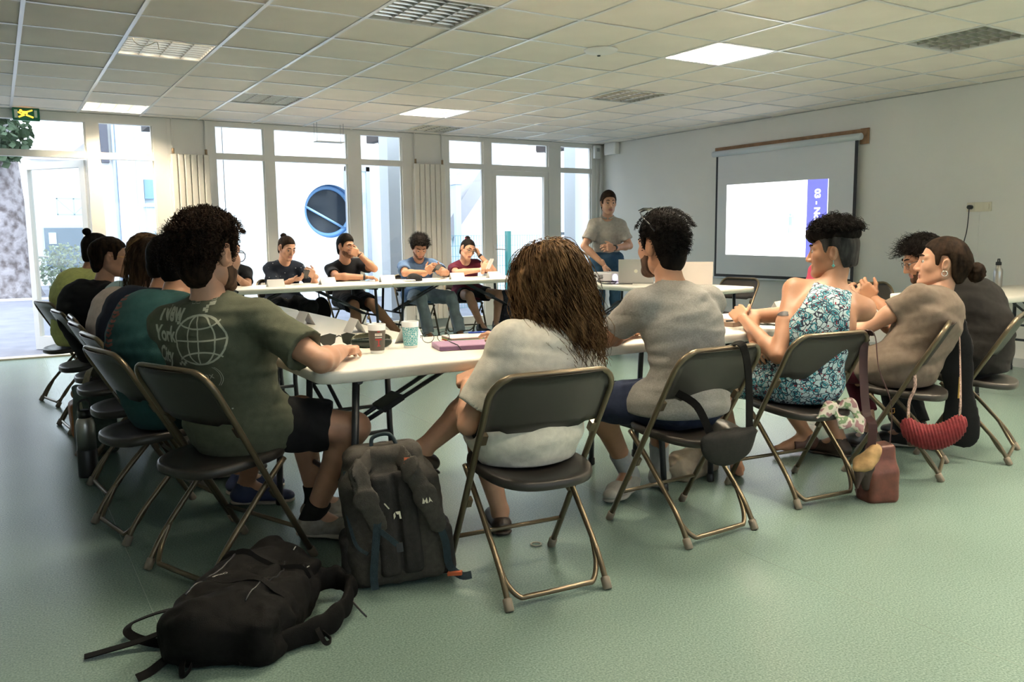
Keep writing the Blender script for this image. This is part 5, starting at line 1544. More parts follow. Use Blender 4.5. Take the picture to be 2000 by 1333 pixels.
PP['taupe'] = person('woman with a low bun in a taupe t-shirt, seen in profile', (3.95, 2.545), -2, (4.135, 2.505, 1.050), hyaw=36, hpitch=-4, s=1.02, fem=True, skin=SK_L, hs=1.06,
    arms={'L': dict(e=(3.80, 2.72, 0.70), w=(3.98, 2.90, 0.83), d=(0.1, 0.5, 0.6), n=(0.9, 0.1, 0), curl=0.7), 'R': dict(w=(4.10, 2.95, 0.80), curl=0.8)},
    legs={}, shirt=dict(mat=TEE_TP, w=1.2, sl=0.42, loose=1.1, hem=0.43, seed=3, depth=0.74), pants=dict(mat=MAROONC, len=1.7), shoes=dict(mat=SHOEBR, sole=SHOEBR), bulge=0.02, seatw=1.08, pel=(0, 0.03, 0.525),
    hair=dict(mat=HDARK, th=0.010, amp=0.002, freq=120, extra=[lambda T, sc: el(T((0, -0.085, 0.0)), V(0.055, 0.05, 0.055) * sc, T.R)],
              blobs=[[lambda T, sc: el(T((0.0, -0.150, -0.035)), V(0.036, 0.040, 0.048) * sc, T.R), lambda T, sc: rc(T((0, -0.11, -0.015)), T((0, -0.14, -0.02)), 0.024 * sc, 0.026 * sc)]]))
PP['dark'] = person('man with glasses and curly fringe in charcoal, leaning over his phone', (4.555, 2.54), 20, (4.625, 2.92, 1.055), hyaw=52, hpitch=22, s=1.05, skin=SK_M,
    arms={'L': dict(w=(4.30, 3.00, 0.83), d=(-0.3, 0.4, 0.5), n=(0.8, 0.3, 0), curl=0.8), 'R': dict(w=(4.45, 3.10, 0.81))},
    legs={}, shirt=dict(mat=TEE_CH, w=1.12, sl=0.62, hem=0.45, seed=8, depth=0.82), pants=dict(mat=BLACKC, len=2.0), shoes=dict(mat=SHOEK), bulge=0.11,
    hair=dict(mat=HBLACK, th=0.024, amp=0.007, freq=110, shift=-0.01, strands=[dict(n=700, th=0.024, seed=9, length=0.05, flow=flow_fwd, curl=0.007, turns=1.2, K=10, lift=0.3, r0=0.0015)]))
# ---- left row
PP['nyc'] = person('bearded man with dark curls and glasses in an olive printed t-shirt', (0.70, 3.14), -44, (0.655, 3.13, 1.152), hyaw=-58, hpitch=3, s=1.06, skin=SK_L, hs=1.04,
    arms={'R': dict(e=(0.925, 2.765, 0.785), w=(1.085, 3.00, 0.782), d=(0.55, 0.8, -0.05), n=(0, 0, -1), curl=0.22), 'L': dict(w=(0.98, 3.45, 0.775))},
    legs={'R': dict(k=(1.125, 2.99, 0.485), a=(1.015, 3.20, 0.10), d=(0.75, -0.45, 0)), 'L': dict(k=(1.05, 3.42, 0.49), a=(1.10, 3.42, 0.09), d=(0.9, 0.1, 0))},
    shirt=dict(mat=TEE_OL, w=1.10, sl=0.74, loose=1.2, hem=0.415, seed=11, depth=0.76, wr=0.0036), pants=dict(mat=BLACKC, len=0.74, flare=1.6), shoes=dict(mat=SNEAK, sock=SOCKK, sockh=0.07, sole=mat('sole_cream', (0.42, 0.36, 0.29), 0.7)), bulge=0.0, pel=(0, 0.05, 0.525),
    hair=dict(mat=HDARK, th=0.012, amp=0.006, freq=125, top=0.030, line=FADE, strands=[dict(n=1700, th=0.012, seed=21, length=0.016, flow=flow_back, curl=0.006, turns=1.3, K=10, lift=0.6, r0=0.0016, r1=0.0007), dict(n=900, th=0.034, seed=34, length=0.018, flow=flow_back, curl=0.006, turns=1.3, K=9, lift=0.5, r0=0.0017, r1=0.0008, zmin=0.075)]))
PP['teal'] = person('dark-haired person in a teal t-shirt with a red back print', (0.575, 3.77), -70, (0.705, 3.85, 1.125), hyaw=-68, hpitch=6, s=1.04, skin=SK_M,
    arms={'R': dict(w=(1.05, 3.62, 0.775)), 'L': dict(w=(1.08, 3.95, 0.775))}, legs={'R': dict(k=(0.97, 3.60, 0.50), a=(0.90, 3.82, 0.085), d=(0.9, -0.3, 0)), 'L': dict(a=(0.92, 4.0, 0.085), d=(0.9, 0.1, 0))},
    shirt=dict(mat=TEE_TL, w=1.10, sl=0.7, hem=0.425, seed=12, depth=0.78), pants=dict(mat=MAROONC, len=1.0), shoes=dict(mat=SNEAKB, sole=mat('sole_cream', (0.42, 0.36, 0.29), 0.7)), bulge=0.10,
    hair=dict(mat=HBLACK, th=0.016, amp=0.006, freq=120, line=FADE, strands=[dict(n=700, th=0.014, seed=23, length=0.03, flow=flow_out, curl=0.006, turns=1.2, K=8, lift=0.1, r0=0.0016)]))
PP['navy'] = person('person in a navy t-shirt, head hidden behind the dark curls in front', (0.60, 4.38), -78, (0.745, 4.44, 1.105), hyaw=-80, hpitch=8, s=1.0, skin=SK_M, near=False,
    shirt=dict(mat=TEE_NV, w=1.12, sl=0.7, hem=0.43, seed=13, depth=0.8), pants=dict(mat=BLACKC), shoes=dict(mat=SHOEK), bulge=0.11, hair=dict(mat=HBLACK, th=0.018, amp=0.004, freq=120))
def pony(T, sc): return rc(T((0.02, -0.09, -0.02)), T((0.06, -0.14, -0.22)), 0.050 * sc, 0.022 * sc)
PP['pink'] = person('person with long brown hair over the back of an off-white t-shirt', (0.60, 5.02), -80, (0.755, 5.04, 1.090), hyaw=-74, hpitch=8, s=0.98, fem=True, skin=SK_L, near=False,
    shirt=dict(mat=TEE_OW, w=1.14, sl=0.7, hem=0.43, seed=14, depth=0.8), pants=dict(mat=GREYC), shoes=dict(mat=SNEAK), bulge=0.12,
    hair=dict(mat=hair_mat('hair_mid_brown', (0.035, 0.020, 0.012), (0.09, 0.055, 0.032)), th=0.020, line=[(-0.3, -0.30), (-0.02, -0.30), (-0.01, -0.01), (0.03, 0.02), (0.06, 0.05), (0.14, 0.068)], extra=[pony], k=0.05, amp=0.005, freq=70,
              strands=[dict(fall=1, n=420, th=0.018, seed=31, length=0.30, wave=0.006, turns=1, K=14, r0=0.0024, r1=0.001, spread=0.05)]))
PP['blue'] = person('light-brown-haired person in light blue, almost hidden in the left row', (0.63, 5.52), -84, (0.80, 5.58, 1.118), hyaw=-78, hpitch=4, s=0.98, fem=True, skin=SK_L, near=False,
    shirt=dict(mat=TEE_LB, w=1.05, sl=0.7, hem=0.43, seed=15), pants=dict(mat=GREYC), shoes=dict(mat=SNEAK), bulge=0.09, hair=dict(mat=HBROWN, th=0.026, amp=0.007, freq=100, shift=-0.02))
PP['black'] = person('person in black with pinned dark hair and thin gold glasses, in profile', (0.555, 6.03), -78, (0.640, 6.05, 1.100), hyaw=-98, hpitch=4, s=1.02, fem=True, skin=SK_L, near=False, hs=1.05,
    shirt=dict(mat=TEE_BK, w=1.15, sl=0.75, hem=0.43, seed=16, depth=0.8), pants=dict(mat=GREYC), shoes=dict(mat=SHOEBR), bulge=0.12,
    hair=dict(mat=HDARK, th=0.013, amp=0.004, freq=110, extra=[lambda T, sc: el(T((0, -0.09, 0.03)), V(0.04, 0.035, 0.05) * sc, T.R)]))
PP['green'] = person('person with a small top bun in a lime green t-shirt', (0.475, 7.10), -72, (0.665, 7.12, 1.142), hyaw=-70, hpitch=6, s=1.05, skin=SK_M, near=False,
    shirt=dict(mat=TEE_LM, w=1.08, sl=0.8, hem=0.43, seed=17, depth=0.76), pants=dict(mat=GREYC), shoes=dict(mat=SHOEK), bulge=0.08,
    hair=dict(mat=HBLACK, th=0.008, amp=0.002, freq=110, blobs=[[lambda T, sc: el(T((0, -0.085, 0.125)), V(0.030, 0.030, 0.028) * sc, T.R)]]))
# ---- back row
PP['f1'] = person('back-row person in a black t-shirt half hidden behind the curly-haired man', (2.02, 9.10), 176, (2.085, 8.98, 1.112), hyaw=160, hpitch=15, s=1.04, skin=SK_D, near=False,
    arms={'R': dict(w=(1.95, 8.66, 0.83), d=(0.3, -0.3, 0.7), n=(0.7, 0.3, 0), curl=0.9), 'L': dict(w=(2.05, 8.62, 0.84), d=(-0.4, -0.3, 0.6), n=(-0.6, 0.2, 0), curl=0.9)},
    shirt=dict(mat=TEE_BK, w=1.1, sl=0.62, hem=0.44, seed=21), pants=dict(mat=BLACKC), shoes=dict(mat=SHOEK), bulge=0.06, hair=dict(mat=HBLACK, th=0.005, amp=0.001, freq=120))
PP['f2'] = person('back-row woman with hair tied back in a speckled dark top, holding a phone', (2.66, 9.12), 180, (2.672, 8.97, 1.122), hyaw=196, hpitch=22, s=1.04, fem=True, skin=SK_L, near=False,
    arms={'R': dict(w=(2.63, 8.66, 0.79), d=(0.6, -0.5, 0.1), n=(0.2, 0.1, 0.9), curl=0.6), 'L': dict(w=(2.86, 8.66, 0.83), d=(-0.6, -0.2, 0.4), n=(-0.4, 0.5, 0.2), curl=0.9)},
    shirt=dict(mat=SPECK, w=1.12, sl=0.86, loose=1.1, hem=0.44, seed=22), pants=dict(mat=BLACKC), shoes=dict(mat=SHOEK), bulge=0.05, seatw=1.1,
    hair=dict(mat=HDARK, th=0.006, amp=0.0015, freq=120, blobs=[[lambda T, sc: el(T((0.01, -0.08, 0.10)), V(0.032, 0.032, 0.030) * sc, T.R)]]))
PP['f3'] = person('back-row man in a black t-shirt with one hand at his mouth', (3.43, 9.16), 184, (3.355, 9.02, 1.125), hyaw=204, hpitch=4, s=1.04, skin=SK_M, near=False,
    arms={'L': dict(e=(3.60, 8.80, 0.875), w=(3.445, 8.865, 1.045), d=(-0.85, 0.1, 0.35), n=(-0.2, 0.9, 0), curl=1.0), 'R': dict(e=(3.17, 8.84, 0.80), w=(3.47, 8.74, 0.785), n=(0, 0, -1))},
    legs={'R': dict(a=(3.32, 8.55, 0.09), d=(0.1, -1, 0)), 'L': dict(a=(3.75, 8.35, 0.10), d=(0.3, -1, 0), k=(3.50, 8.68, 0.50))},
    shirt=dict(mat=TEE_BK, w=1.02, sl=0.66, hem=0.44, seed=23), pants=dict(mat=BLACKC, len=0.95, flare=1.8), shoes=dict(mat=SNEAKG, sock=SOCKW, sockh=0.06), bulge=0.04,
    hair=dict(mat=HBLACK, th=0.007, top=0.028, amp=0.002, freq=150))
PP['f4'] = person('back-row man with curly hair in a blue t-shirt bent over his phone', (4.29, 9.14), 172, (4.235, 8.95, 1.105), hyaw=168, hpitch=32, s=1.05, skin=SK_M, near=False,
    arms={'R': dict(e=(4.00, 8.86, 0.81), w=(4.17, 8.65, 0.82), d=(0.4, -0.3, 0.4), n=(0.5, 0.5, 0.2), curl=0.9), 'L': dict(e=(4.50, 8.80, 0.80), w=(4.33, 8.62, 0.82), d=(-0.4, -0.3, 0.4), n=(-0.5, 0.5, 0.2), curl=0.9)},
    legs={'R': dict(a=(4.18, 8.62, 0.09), d=(-0.1, -1, 0), k=(4.12, 8.70, 0.52)), 'L': dict(a=(4.52, 8.50, 0.09), d=(-0.3, -1, 0), k=(4.52, 8.72, 0.52))},
    shirt=dict(mat=TEE_BL, w=1.04, sl=0.72, loose=1.15, hem=0.44, seed=24), pants=dict(mat=DENIM_L, len=1.92), shoes=dict(mat=SNEAKG, sole=mat('sole_white', (0.7, 0.7, 0.7), 0.6)), bulge=0.06,
    hair=dict(mat=HBLACK, th=0.026, top=0.045, amp=0.009, freq=120, shift=0.004, strands=[dict(n=500, th=0.03, seed=41, length=0.03, flow=flow_out, curl=0.006, turns=1.2, K=8, lift=0.1, r0=0.002, zmin=0.03)]))
PP['f5'] = person('back-row woman in a maroon polo and glasses resting her head on her hand', (4.95, 9.12), 172, (4.865, 8.93, 1.072), hyaw=182, hpitch=16, hroll=-14, s=1.02, fem=True, skin=SK_L, near=False,
    arms={'L': dict(e=(5.16, 8.80, 0.80), w=(5.005, 8.90, 1.005), d=(-0.35, 0.1, 0.8), n=(-0.8, 0.2, 0), curl=0.6), 'R': dict(e=(4.66, 8.84, 0.80), w=(4.93, 8.66, 0.83), d=(0.3, -0.1, 0.7), n=(0.6, 0.5, 0), curl=0.8)},
    legs={'R': dict(a=(4.86, 8.62, 0.18), d=(0.2, -1, -0.2), k=(4.78, 8.75, 0.52)), 'L': dict(a=(5.06, 8.60, 0.20), d=(-0.5, -0.9, -0.1), k=(5.22, 8.76, 0.52))},
    shirt=dict(mat=TEE_MR, w=1.04, sl=0.62, hem=0.44, seed=25), pants=dict(mat=BLACKC, len=0.55), shoes=dict(mat=SHOEK, sole=SHOEK), bulge=0.05,
    hair=dict(mat=HBLACK, th=0.006, amp=0.0015, freq=120, blobs=[[lambda T, sc: el(T((0.0, -0.075, 0.115)), V(0.033, 0.033, 0.030) * sc, T.R)]]))
# ---- presenter
PP['pres'] = person('standing presenter in a grey polo, one hand gripping his other arm', (5.83, 7.45), 146, (5.815, 7.40, 1.572), hyaw=158, hpitch=2, s=1.03, skin=SK_L, near=False, stand=True, pel=(0, 0, 0.95), bulge=0.02,
    arms={'R': dict(e=(5.555, 7.50, 1.10), w=(5.66, 7.28, 0.90), d=(0.25, -0.2, -0.8), n=(0.7, -0.2, 0.2), curl=0.5), 'L': dict(e=(6.02, 7.28, 1.10), w=(5.735, 7.20, 1.08), d=(-0.9, 0.1, 0.1), n=(0, 0.8, -0.3), curl=0.6)},
    legs={'R': dict(a=(5.74, 7.50, 0.09), d=(-0.5, -0.8, 0), k=(5.74, 7.48, 0.50)), 'L': dict(a=(5.92, 7.40, 0.09), d=(-0.5, -0.8, 0), k=(5.92, 7.38, 0.50))},
    shw=0.84, seatw=0.86, shirt=dict(mat=POLO, w=0.88, sl=0.72, loose=1.1, hem=0.90, seed=26), pants=dict(mat=JEANS, len=1.97), shoes=dict(mat=SHOEBR),
    hair=dict(mat=HDARK, th=0.010, top=0.022, amp=0.003, freq=140))
# ================================================================== PRINTS AND ACCESSORIES ON PEOPLE
def fine_mesh(vs, fs, maxlen=0.010):
    bm = bmesh.new()
    bv = [bm.verts.new(v) for v in vs]
    for f in fs:
        try: bm.faces.new([bv[i] for i in f])
        except ValueError: pass
    bmesh.ops.triangulate(bm, faces=bm.faces[:])
    for _ in range(4):
        e = [e for e in bm.edges if e.calc_length() > maxlen]
        if not e: break
        bmesh.ops.subdivide_edges(bm, edges=e, cuts=1)
        bmesh.ops.triangulate(bm, faces=bm.faces[:])
    bm.verts.index_update()
    V_ = np.array([v.co[:] for v in bm.verts]); F = [tuple(v.index for v in f.verts) for f in bm.faces]
    bm.free()
    return V_, F
def project(shape, uv, o, ux, uy, dr, start=0.35, off=0.0016):
    """lay flat points (u, v) onto the cloth: march from behind along dr"""
    P = o + uv[:, :1] * ux + uv[:, 1:2] * uy - dr * start
    t = np.zeros(len(P))
    for _ in range(60):
        d = shape.at(P + t[:, None] * dr)
        t = t + np.clip(d, -0.02, 0.05) * 0.8
    project.ok = np.abs(shape.at(P + t[:, None] * dr)) < 0.006
    return P + (t - off)[:, None] * dr
def kept(f): return [q for q in f if all(project.ok[i] for i in q)]
def stroke(pts, w, closed=False):
    P = np.array(pts, float); n = len(P)
    T_ = np.gradient(P, axis=0) if not closed else (np.roll(P, -1, 0) - np.roll(P, 1, 0))
    T_ /= np.maximum(np.linalg.norm(T_, axis=1, keepdims=True), 1e-9)
    N_ = np.stack([-T_[:, 1], T_[:, 0]], 1) * w / 2
    vs = [(*p, 0) for p in np.concatenate([P + N_, P - N_])]
    fs = [(i, (i + 1) % n, n + (i + 1) % n, n + i) for i in range(n if closed else n - 1)]
    return vs, fs
def arc2(cx, cy, rx, ry, a0, a1, n=28):
    return [(cx + rx * math.cos(R_(a0 + (a1 - a0) * k / n)), cy + ry * math.sin(R_(a0 + (a1 - a0) * k / n))) for k in range(n + 1)]
P1 = PP['nyc']
PRINT = mat('print_sage', (0.40, 0.40, 0.31), 0.8)
VS = []; FS = []
def addp(vs, fs):
    o = len(VS); VS.extend([(v[0], v[1], 0) for v in vs]); FS.extend([tuple(i + o for i in f) for f in fs])
gx, gy = 0.035, 0.0
a, b = 0.098, 0.082
addp(*stroke(arc2(gx, gy, a, b, 0, 360)[:-1], 0.0068, True))
for k in (0.45,): 
    addp(*stroke(arc2(gx, gy, a * k, b, 90, 270), 0.0052)); addp(*stroke(arc2(gx, gy, a * 0.62, b, -90, 90), 0.0052))
addp(*stroke([(gx - 0.004, gy - b), (gx, gy), (gx - 0.004, gy + b)], 0.0052))
addp(*stroke([(gx - a, gy), (gx + a, gy)], 0.0052))
addp(*stroke(arc2(gx, gy + 0.075, a * 0.86, 0.036, 200, 340), 0.0052)); addp(*stroke(arc2(gx, gy - 0.075, a * 0.86, 0.036, 20, 160), 0.0052))
for body, size, x, y, sx, sy in (('New', 0.085, -0.150, 0.065, 0.72, 1.0), ('York', 0.080, -0.168, -0.005, 0.60, 0.95), ('City', 0.078, -0.168, -0.078, 0.60, 0.95)):
    vs, fs = text_geo(body, size, offset=0.0028)
    addp([(x + v[0] * sx + v[1] * 0.12, y + v[1] * sy) for v in vs], fs)
for (x, y) in ((0.005, 0.135), (0.025, 0.137), (0.043, 0.137), (0.003, 0.118), (0.02, 0.118), (0.068, 0.120)):
    addp(*stroke([(x, y), (x + 0.012, y), (x + 0.012, y + 0.012), (x, y + 0.012)], 0.0018, True))
for k, (x, y) in enumerate([(0.055, 0.10), (0.064, 0.107), (0.073, 0.107), (0.046, 0.093), (0.055, 0.088), (-0.055, 0.055), (-0.05, 0.068), (-0.045, 0.08), (-0.06, -0.085), (-0.05, -0.078), (-0.042, -0.085), (-0.034, -0.078)]):
    addp([(x, y), (x + 0.010, y), (x + 0.010, y + 0.010), (x, y + 0.010)], [(0, 1, 2, 3)])
addp(*stroke(arc2(0.02, -0.135, 0.075, 0.055, -35, 45, 12), 0.002)); addp(*stroke(arc2(0.012, -0.135, 0.076, 0.055, -35, 45, 12), 0.002))
vs, fs = text_geo('nx', 0.035); addp([(0.030 + v[0], -0.138 + v[1]) for v in vs], fs)
for k in range(14):
    x = -0.10 + 0.0145 * k + 0.004 * ((k * 5) % 3); y = -0.255 - 0.008 * ((k * 7) % 3)
    addp([(x, y), (x + 0.006, y), (x + 0.006, y + 0.005), (x, y + 0.005)], [(0, 1, 2, 3)])
addp(*stroke([(-0.10, -0.285), (-0.035, -0.289)], 0.002)); addp(*stroke([(-0.095, -0.291), (-0.03, -0.295)], 0.002))
v_, f_ = fine_mesh(VS, FS, 0.012)
uvp = v_[:, :2]
PO = P1['ct'] + P1['up'] * 0.065 + P1['rt'] * (-0.02)
w_ = project(P1['shirt_shape'], uvp, PO, P1['rt'], P1['up'], P1['fw'])
MB().add(w_, kept(f_)).build('back_print', PRINT, P1['shirt'], kind='stuff')
# red print down the teal back
P2_ = PP['teal']
VS = []; FS = []
for k in range(16):
    y = 0.13 - k * 0.020; r = random.Random(k)
    addp(*stroke([(-0.03 + r.uniform(-0.012, 0.012), y), (0.0 + r.uniform(-0.01, 0.01), y - 0.008), (0.03 + r.uniform(-0.012, 0.012), y + r.uniform(-0.008, 0.008))], 0.012))
v_, f_ = fine_mesh(VS, FS, 0.02)
w_ = project(P2_['shirt_shape'], v_[:, :2], P2_['ct'] - P2_['rt'] * 0.03, P2_['rt'], P2_['up'], P2_['fw'])
MB().add(w_, kept(f_)).build('back_print', mat('print_brick', (0.12, 0.035, 0.025), 0.8), P2_['shirt'], kind='stuff')

DARKF = mat('spectacle_black', (0.015, 0.015, 0.018), 0.3); GOLDF = mat('spectacle_gold', (0.55, 0.36, 0.10), 0.25, metal=0.9)
glasses(PP['nyc'], DARKF); glasses(PP['dark'], DARKF); glasses(PP['black'], GOLDF); glasses(PP['f5'], DARKF)
# beards: thin shells over the jaw
def beard(P, m, th=0.004, amp=0.0015, full=True, near=True):
    T = P['T']; R = T.R; sc = T.s
    S = Shape()
    S.u(el(T((0, 0.028, -0.035)), (V(0.061, 0.066, 0.080) + th) * sc, R))
    for x in (-1, 1): S.u(rc(T((x * 0.048, 0.0, -0.062)), T((x * 0.016, 0.066, -0.097)), (0.020 + th) * sc, (0.018 + th) * sc), 0.025)
    S.u(el(T((0, 0.076, -0.099)), (V(0.024, 0.020, 0.018) + th) * sc, R), 0.02)
    def g(F, X, Y, Z):
        x, y, z = T.inv(X, Y, Z)
        top = np.where(y > 0.072, -0.050 - 0.35 * np.abs(x), np.interp(y, [-0.03, -0.004, 0.018, 0.042, 0.075], [-0.07, -0.004, -0.004, -0.040, -0.050])).astype(f32)
        F = np.maximum(F, (z - top) * f32(sc))
        F = smax(F, (f32(-0.002) - y - f32(0.25) * (z + f32(0.02))) * f32(sc), 0.006)
        mouth = np.sqrt((x / 0.021) ** 2 + ((z + 0.068) / 0.0125) ** 2) - 1
        return np.maximum(F, -mouth * f32(0.012 * sc))
    S.fn(g); S.fn(curl_noise(T, amp * sc, 220, 5))
    np_obj('beard', [S.mesh(0.0042 if near else 0.0055)], m, P['root'])
BEARD = hair_mat('beard_dark', (0.060, 0.034, 0.022), (0.13, 0.075, 0.05)); STUB = hair_mat('stubble', (0.16, 0.085, 0.055), (0.24, 0.13, 0.085))
beard(PP['nyc'], BEARD, 0.0025); beard(PP['grey'], BEARD, 0.003); beard(PP['dark'], BEARD, 0.003); beard(PP['f3'], STUB, 0.0015, 0.0005, near=False); beard(PP['f4'], STUB, 0.0012, 0.0005, near=False)
# sunglasses pushed up on the head of the grey-shirted man
T = PP['grey']['T']
sg = MB()
for x in (-1, 1):
    sg.tube([T((x * 0.062, 0.055, 0.140)), T((x * 0.084, 0.02, 0.118)), T((x * 0.098, -0.03, 0.090)), T((x * 0.098, -0.06, 0.060))], 0.0028, 6)
    sg.prism([(-0.028, -0.016), (0.026, -0.018), (0.030, 0.012), (-0.026, 0.016)], 0.003, Matrix(T.R.tolist()) @ rotm(x=-15), T((x * 0.034, 0.052, 0.150)))
sg.tube([T((-0.062, 0.055, 0.140)), T((0.0, 0.056, 0.158)), T((0.062, 0.055, 0.140))], 0.003, 6)
sg.build('sunglasses', DARKF, PP['grey']['root'])
# earrings, watch, bracelets
T = PP['floral']['T']
MB().lathe([(0.001, -0.008), (0.008, 0.0), (0.001, 0.008)], 12, T((-0.082, -0.012, -0.062))).tube([T((-0.083, -0.012, -0.038)), T((-0.083, -0.012, -0.055))], 0.0012, 5).build('earring', mat('turquoise', (0.12, 0.50, 0.46), 0.3), PP['floral']['root'])
T = PP['taupe']['T']
MB().tube([T((-0.084, -0.010 + 0.012 * math.cos(a), -0.046 + 0.012 * math.sin(a))) for a in [2 * math.pi * k / 14 for k in range(14)]], 0.0022, 6, closed=True).build('earring', mat('silver', (0.8, 0.8, 0.8), 0.2, metal=1), PP['taupe']['root'])
def band(P, sd, m, name, fr=0.93, r=0.030, w=0.010):
    j = P['J'][sd]; a = j['e'] + (j['w'] - j['e']) * fr; d = nrm(j['w'] - j['e'])
    MB().tube([a - d * w, a - d * w * 0.6, a + d * w * 0.6, a + d * w], [r * 0.96, r, r, r * 0.96], 16).build(name, m, P['root'])
band(PP['pres'], -1, DARKF, 'watch', 0.93, 0.034, 0.016); band(PP['f3'], 1, DARKF, 'watch', 0.95, 0.033, 0.012); band(PP['f3'], -1, mat('leather_band', (0.06, 0.03, 0.02), 0.6), 'bracelet', 0.93, 0.033, 0.007)
band(PP['f5'], 1, mat('white_band', (0.6, 0.6, 0.58), 0.6), 'bracelet', 0.90, 0.030, 0.006); band(PP['f5'], -1, DARKF, 'watch', 0.93, 0.030, 0.010)
# anklet and sandal straps of the woman in floral
j = PP['floral']['J'][-1]
MB().tube([j['a'] + V(0.040 * math.cos(a), 0.040 * math.sin(a), 0.02) for a in [2 * math.pi * k / 14 for k in range(14)]], 0.003, 5, closed=True).build('anklet', DARKF, PP['floral']['root'])
j = PP['floral']['J'][1]
td = nrm(j['td'])
S = Shape().u(rc(j['heel'], j['ball'], 0.040, 0.044, V(0, 0, 1), 0.8)).u(rc(j['a'], j['heel'], 0.042, 0.042), 0.02)
S.sub(rc(j['ball'] + td * 0.02, j['toe'] + td * 0.05 + V(0, 0, 0.03), 0.06, 0.07), 0.004).sub(rc(j['a'] + V(0, 0, 0.02), j['a'] + V(0, 0, 0.12), 0.037, 0.045), 0.004)
np_obj('sandal', [S.mesh(0.006)], mat('sandal_brown', (0.10, 0.045, 0.035), 0.5), PP['floral']['root'])
# tattoo on the upper arm of the woman in floral
j = PP['floral']['J'][-1]
ar = nrm(j['e'] - j['s']); outd = nrm(V(-0.75, -0.65, 0.1)); outd = nrm(outd - ar * (outd @ ar)); si = np.cross(ar, outd)
Bs = Shape().u(rc(j['s'], j['s'] + (j['e'] - j['s']) * 0.5, 0.0478, 0.0432)).u(rc(j['s'] + (j['e'] - j['s']) * 0.5, j['e'], 0.0432, 0.034), 0.02)
v_, f_ = fine_mesh([(-0.045, -0.010, 0), (-0.02, -0.016, 0), (0.012, -0.004, 0), (0.045, 0.002, 0), (0.01, 0.010, 0), (-0.025, 0.014, 0), (-0.045, 0.012, 0)], [(0, 1, 2, 3, 4, 5, 6)], 0.008)
w_ = project(Bs, v_[:, :2], j['s'] + (j['e'] - j['s']) * 0.45, si, -ar, -outd, 0.12, 0.0022)
MB().add(w_, kept(f_)).build('tattoo', mat('tattoo_ink', (0.03, 0.028, 0.03), 0.6), PP['floral']['root'])
# polo collar of the presenter
P = PP['pres']
MB().tube([P['nb'] + P['up'] * 0.035 + P['rt'] * 0.066 * math.cos(a) + P['fw'] * (0.066 * math.sin(a) + 0.006) - P['up'] * 0.03 * max(0, math.sin(a)) for a in [R_(100 + 340 * k / 18) for k in range(19)]], 0.010, 6).build('collar', POLO, P['root'])
# hair tie
T = PP['f5']['T']
MB().tube([T((0.03 * math.cos(a), -0.070, 0.100 + 0.03 * math.sin(a))) for a in [2 * math.pi * k / 12 for k in range(12)]], 0.008, 6, closed=True).build('hair_tie', mat('tie_red', (0.30, 0.03, 0.06), 0.7), PP['f5']['root'])

# ================================================================== THINGS ON THE TABLES
TZ = 0.7402
PAPER = mat('white_paper', (0.78, 0.77, 0.76), 0.8)
def card(x, y, rz_, label, w=0.14, h=0.07, z=TZ):
    t = MB()
    d = 0.038
    for s in (-1, 1):
        t.add([(-w / 2, s * d, 0), (w / 2, s * d, 0), (w / 2, 0, h), (-w / 2, 0, h), (-w / 2, s * (d - 0.001), 0), (w / 2, s * (d - 0.001), 0), (w / 2, 0, h - 0.0015), (-w / 2, 0, h - 0.0015)], [(0, 1, 2, 3), (4, 7, 6, 5), (0, 4, 5, 1), (0, 3, 7, 4), (1, 5, 6, 2)])
    o = t.build('name_card', PAPER, None, label, 'name card', 'folded name cards on the tables')
    o.location = (x, y, z); o.rotation_euler = (0, 0, R_(rz_))
    return o
card(1.42, 4.50, 92, 'folded white name card on the left table, middle of the three')
card(1.50, 3.95, 86, 'folded white name card on the left table, behind the sunglasses')
card(1.37, 5.15, 95, 'folded white name card on the left table, far one by the phone')
card(1.56, 3.42, 35, 'folded white name card standing between the two paper cups')
card(2.36, 8.36, 4, 'folded white name card before the half-hidden back-row person', 0.17, 0.075)
card(2.92, 8.42, 8, 'folded white name card before the woman in the speckled top', 0.17, 0.075)
card(3.60, 8.44, 2, 'folded white name card at the seam of the two back tables', 0.17, 0.075)
card(4.46, 8.45, -3, 'folded white name card before the curly-haired man in blue', 0.17, 0.075)
card(4.94, 8.44, 6, 'folded white name card before the woman in the maroon polo', 0.17, 0.075)
card(3.96, 3.40, 20, 'folded white name card peeking past the arm of the floral-dressed woman')
sh_ = MB().b2((-0.105, -0.148, 0), (0.105, 0.148, 0.0012)).b2((-0.09, -0.13, 0.0012), (0.1, 0.14, 0.0018)).build('paper_sheet', PAPER, None, 'white sheet of paper on the near table beside the notebooks', 'paper'); sh_.location = (2.03, 3.42, TZ); sh_.rotation_euler = (0, 0, R_(-12))
# cups
def cup(x, y, h, r0, r1, m, label):
    t = empty('plastic_cup', (x, y, TZ), 0, label, 'cup', 'plastic cups on the near table')
    CUPW = mat('cup_frosted', (0.72, 0.73, 0.74), 0.4)
    MB().lathe([(0.002, 0.004), (r0 - 0.002, 0.004), (r1 - 0.002, h - 0.001), (r1 - 0.001, h + 0.001), (r1 + 0.001, h), (r0 + 0.0005, 0.001), (r0 - 0.002, 0.0)], 28, caps=False).build('cup_wall', CUPW, t)
    a, b = 0.10, 0.80
    MB().lathe([(r0 + (r1 - r0) * a + 0.0011, h * a), (r0 + (r1 - r0) * b + 0.0011, h * b)], 28, caps=False).build('printed_band', m, t)
    return t
c1 = cup(1.297, 3.165, 0.118, 0.027, 0.036, mat('cup_print_grey', (0.105, 0.092, 0.078), 0.6), 'frosted plastic cup with grey printed band, nearer the green-shirted man')
aim = math.atan2(0 - 1.297, -(0 - 3.165))      # print faces the open side of the room
pr = MB()
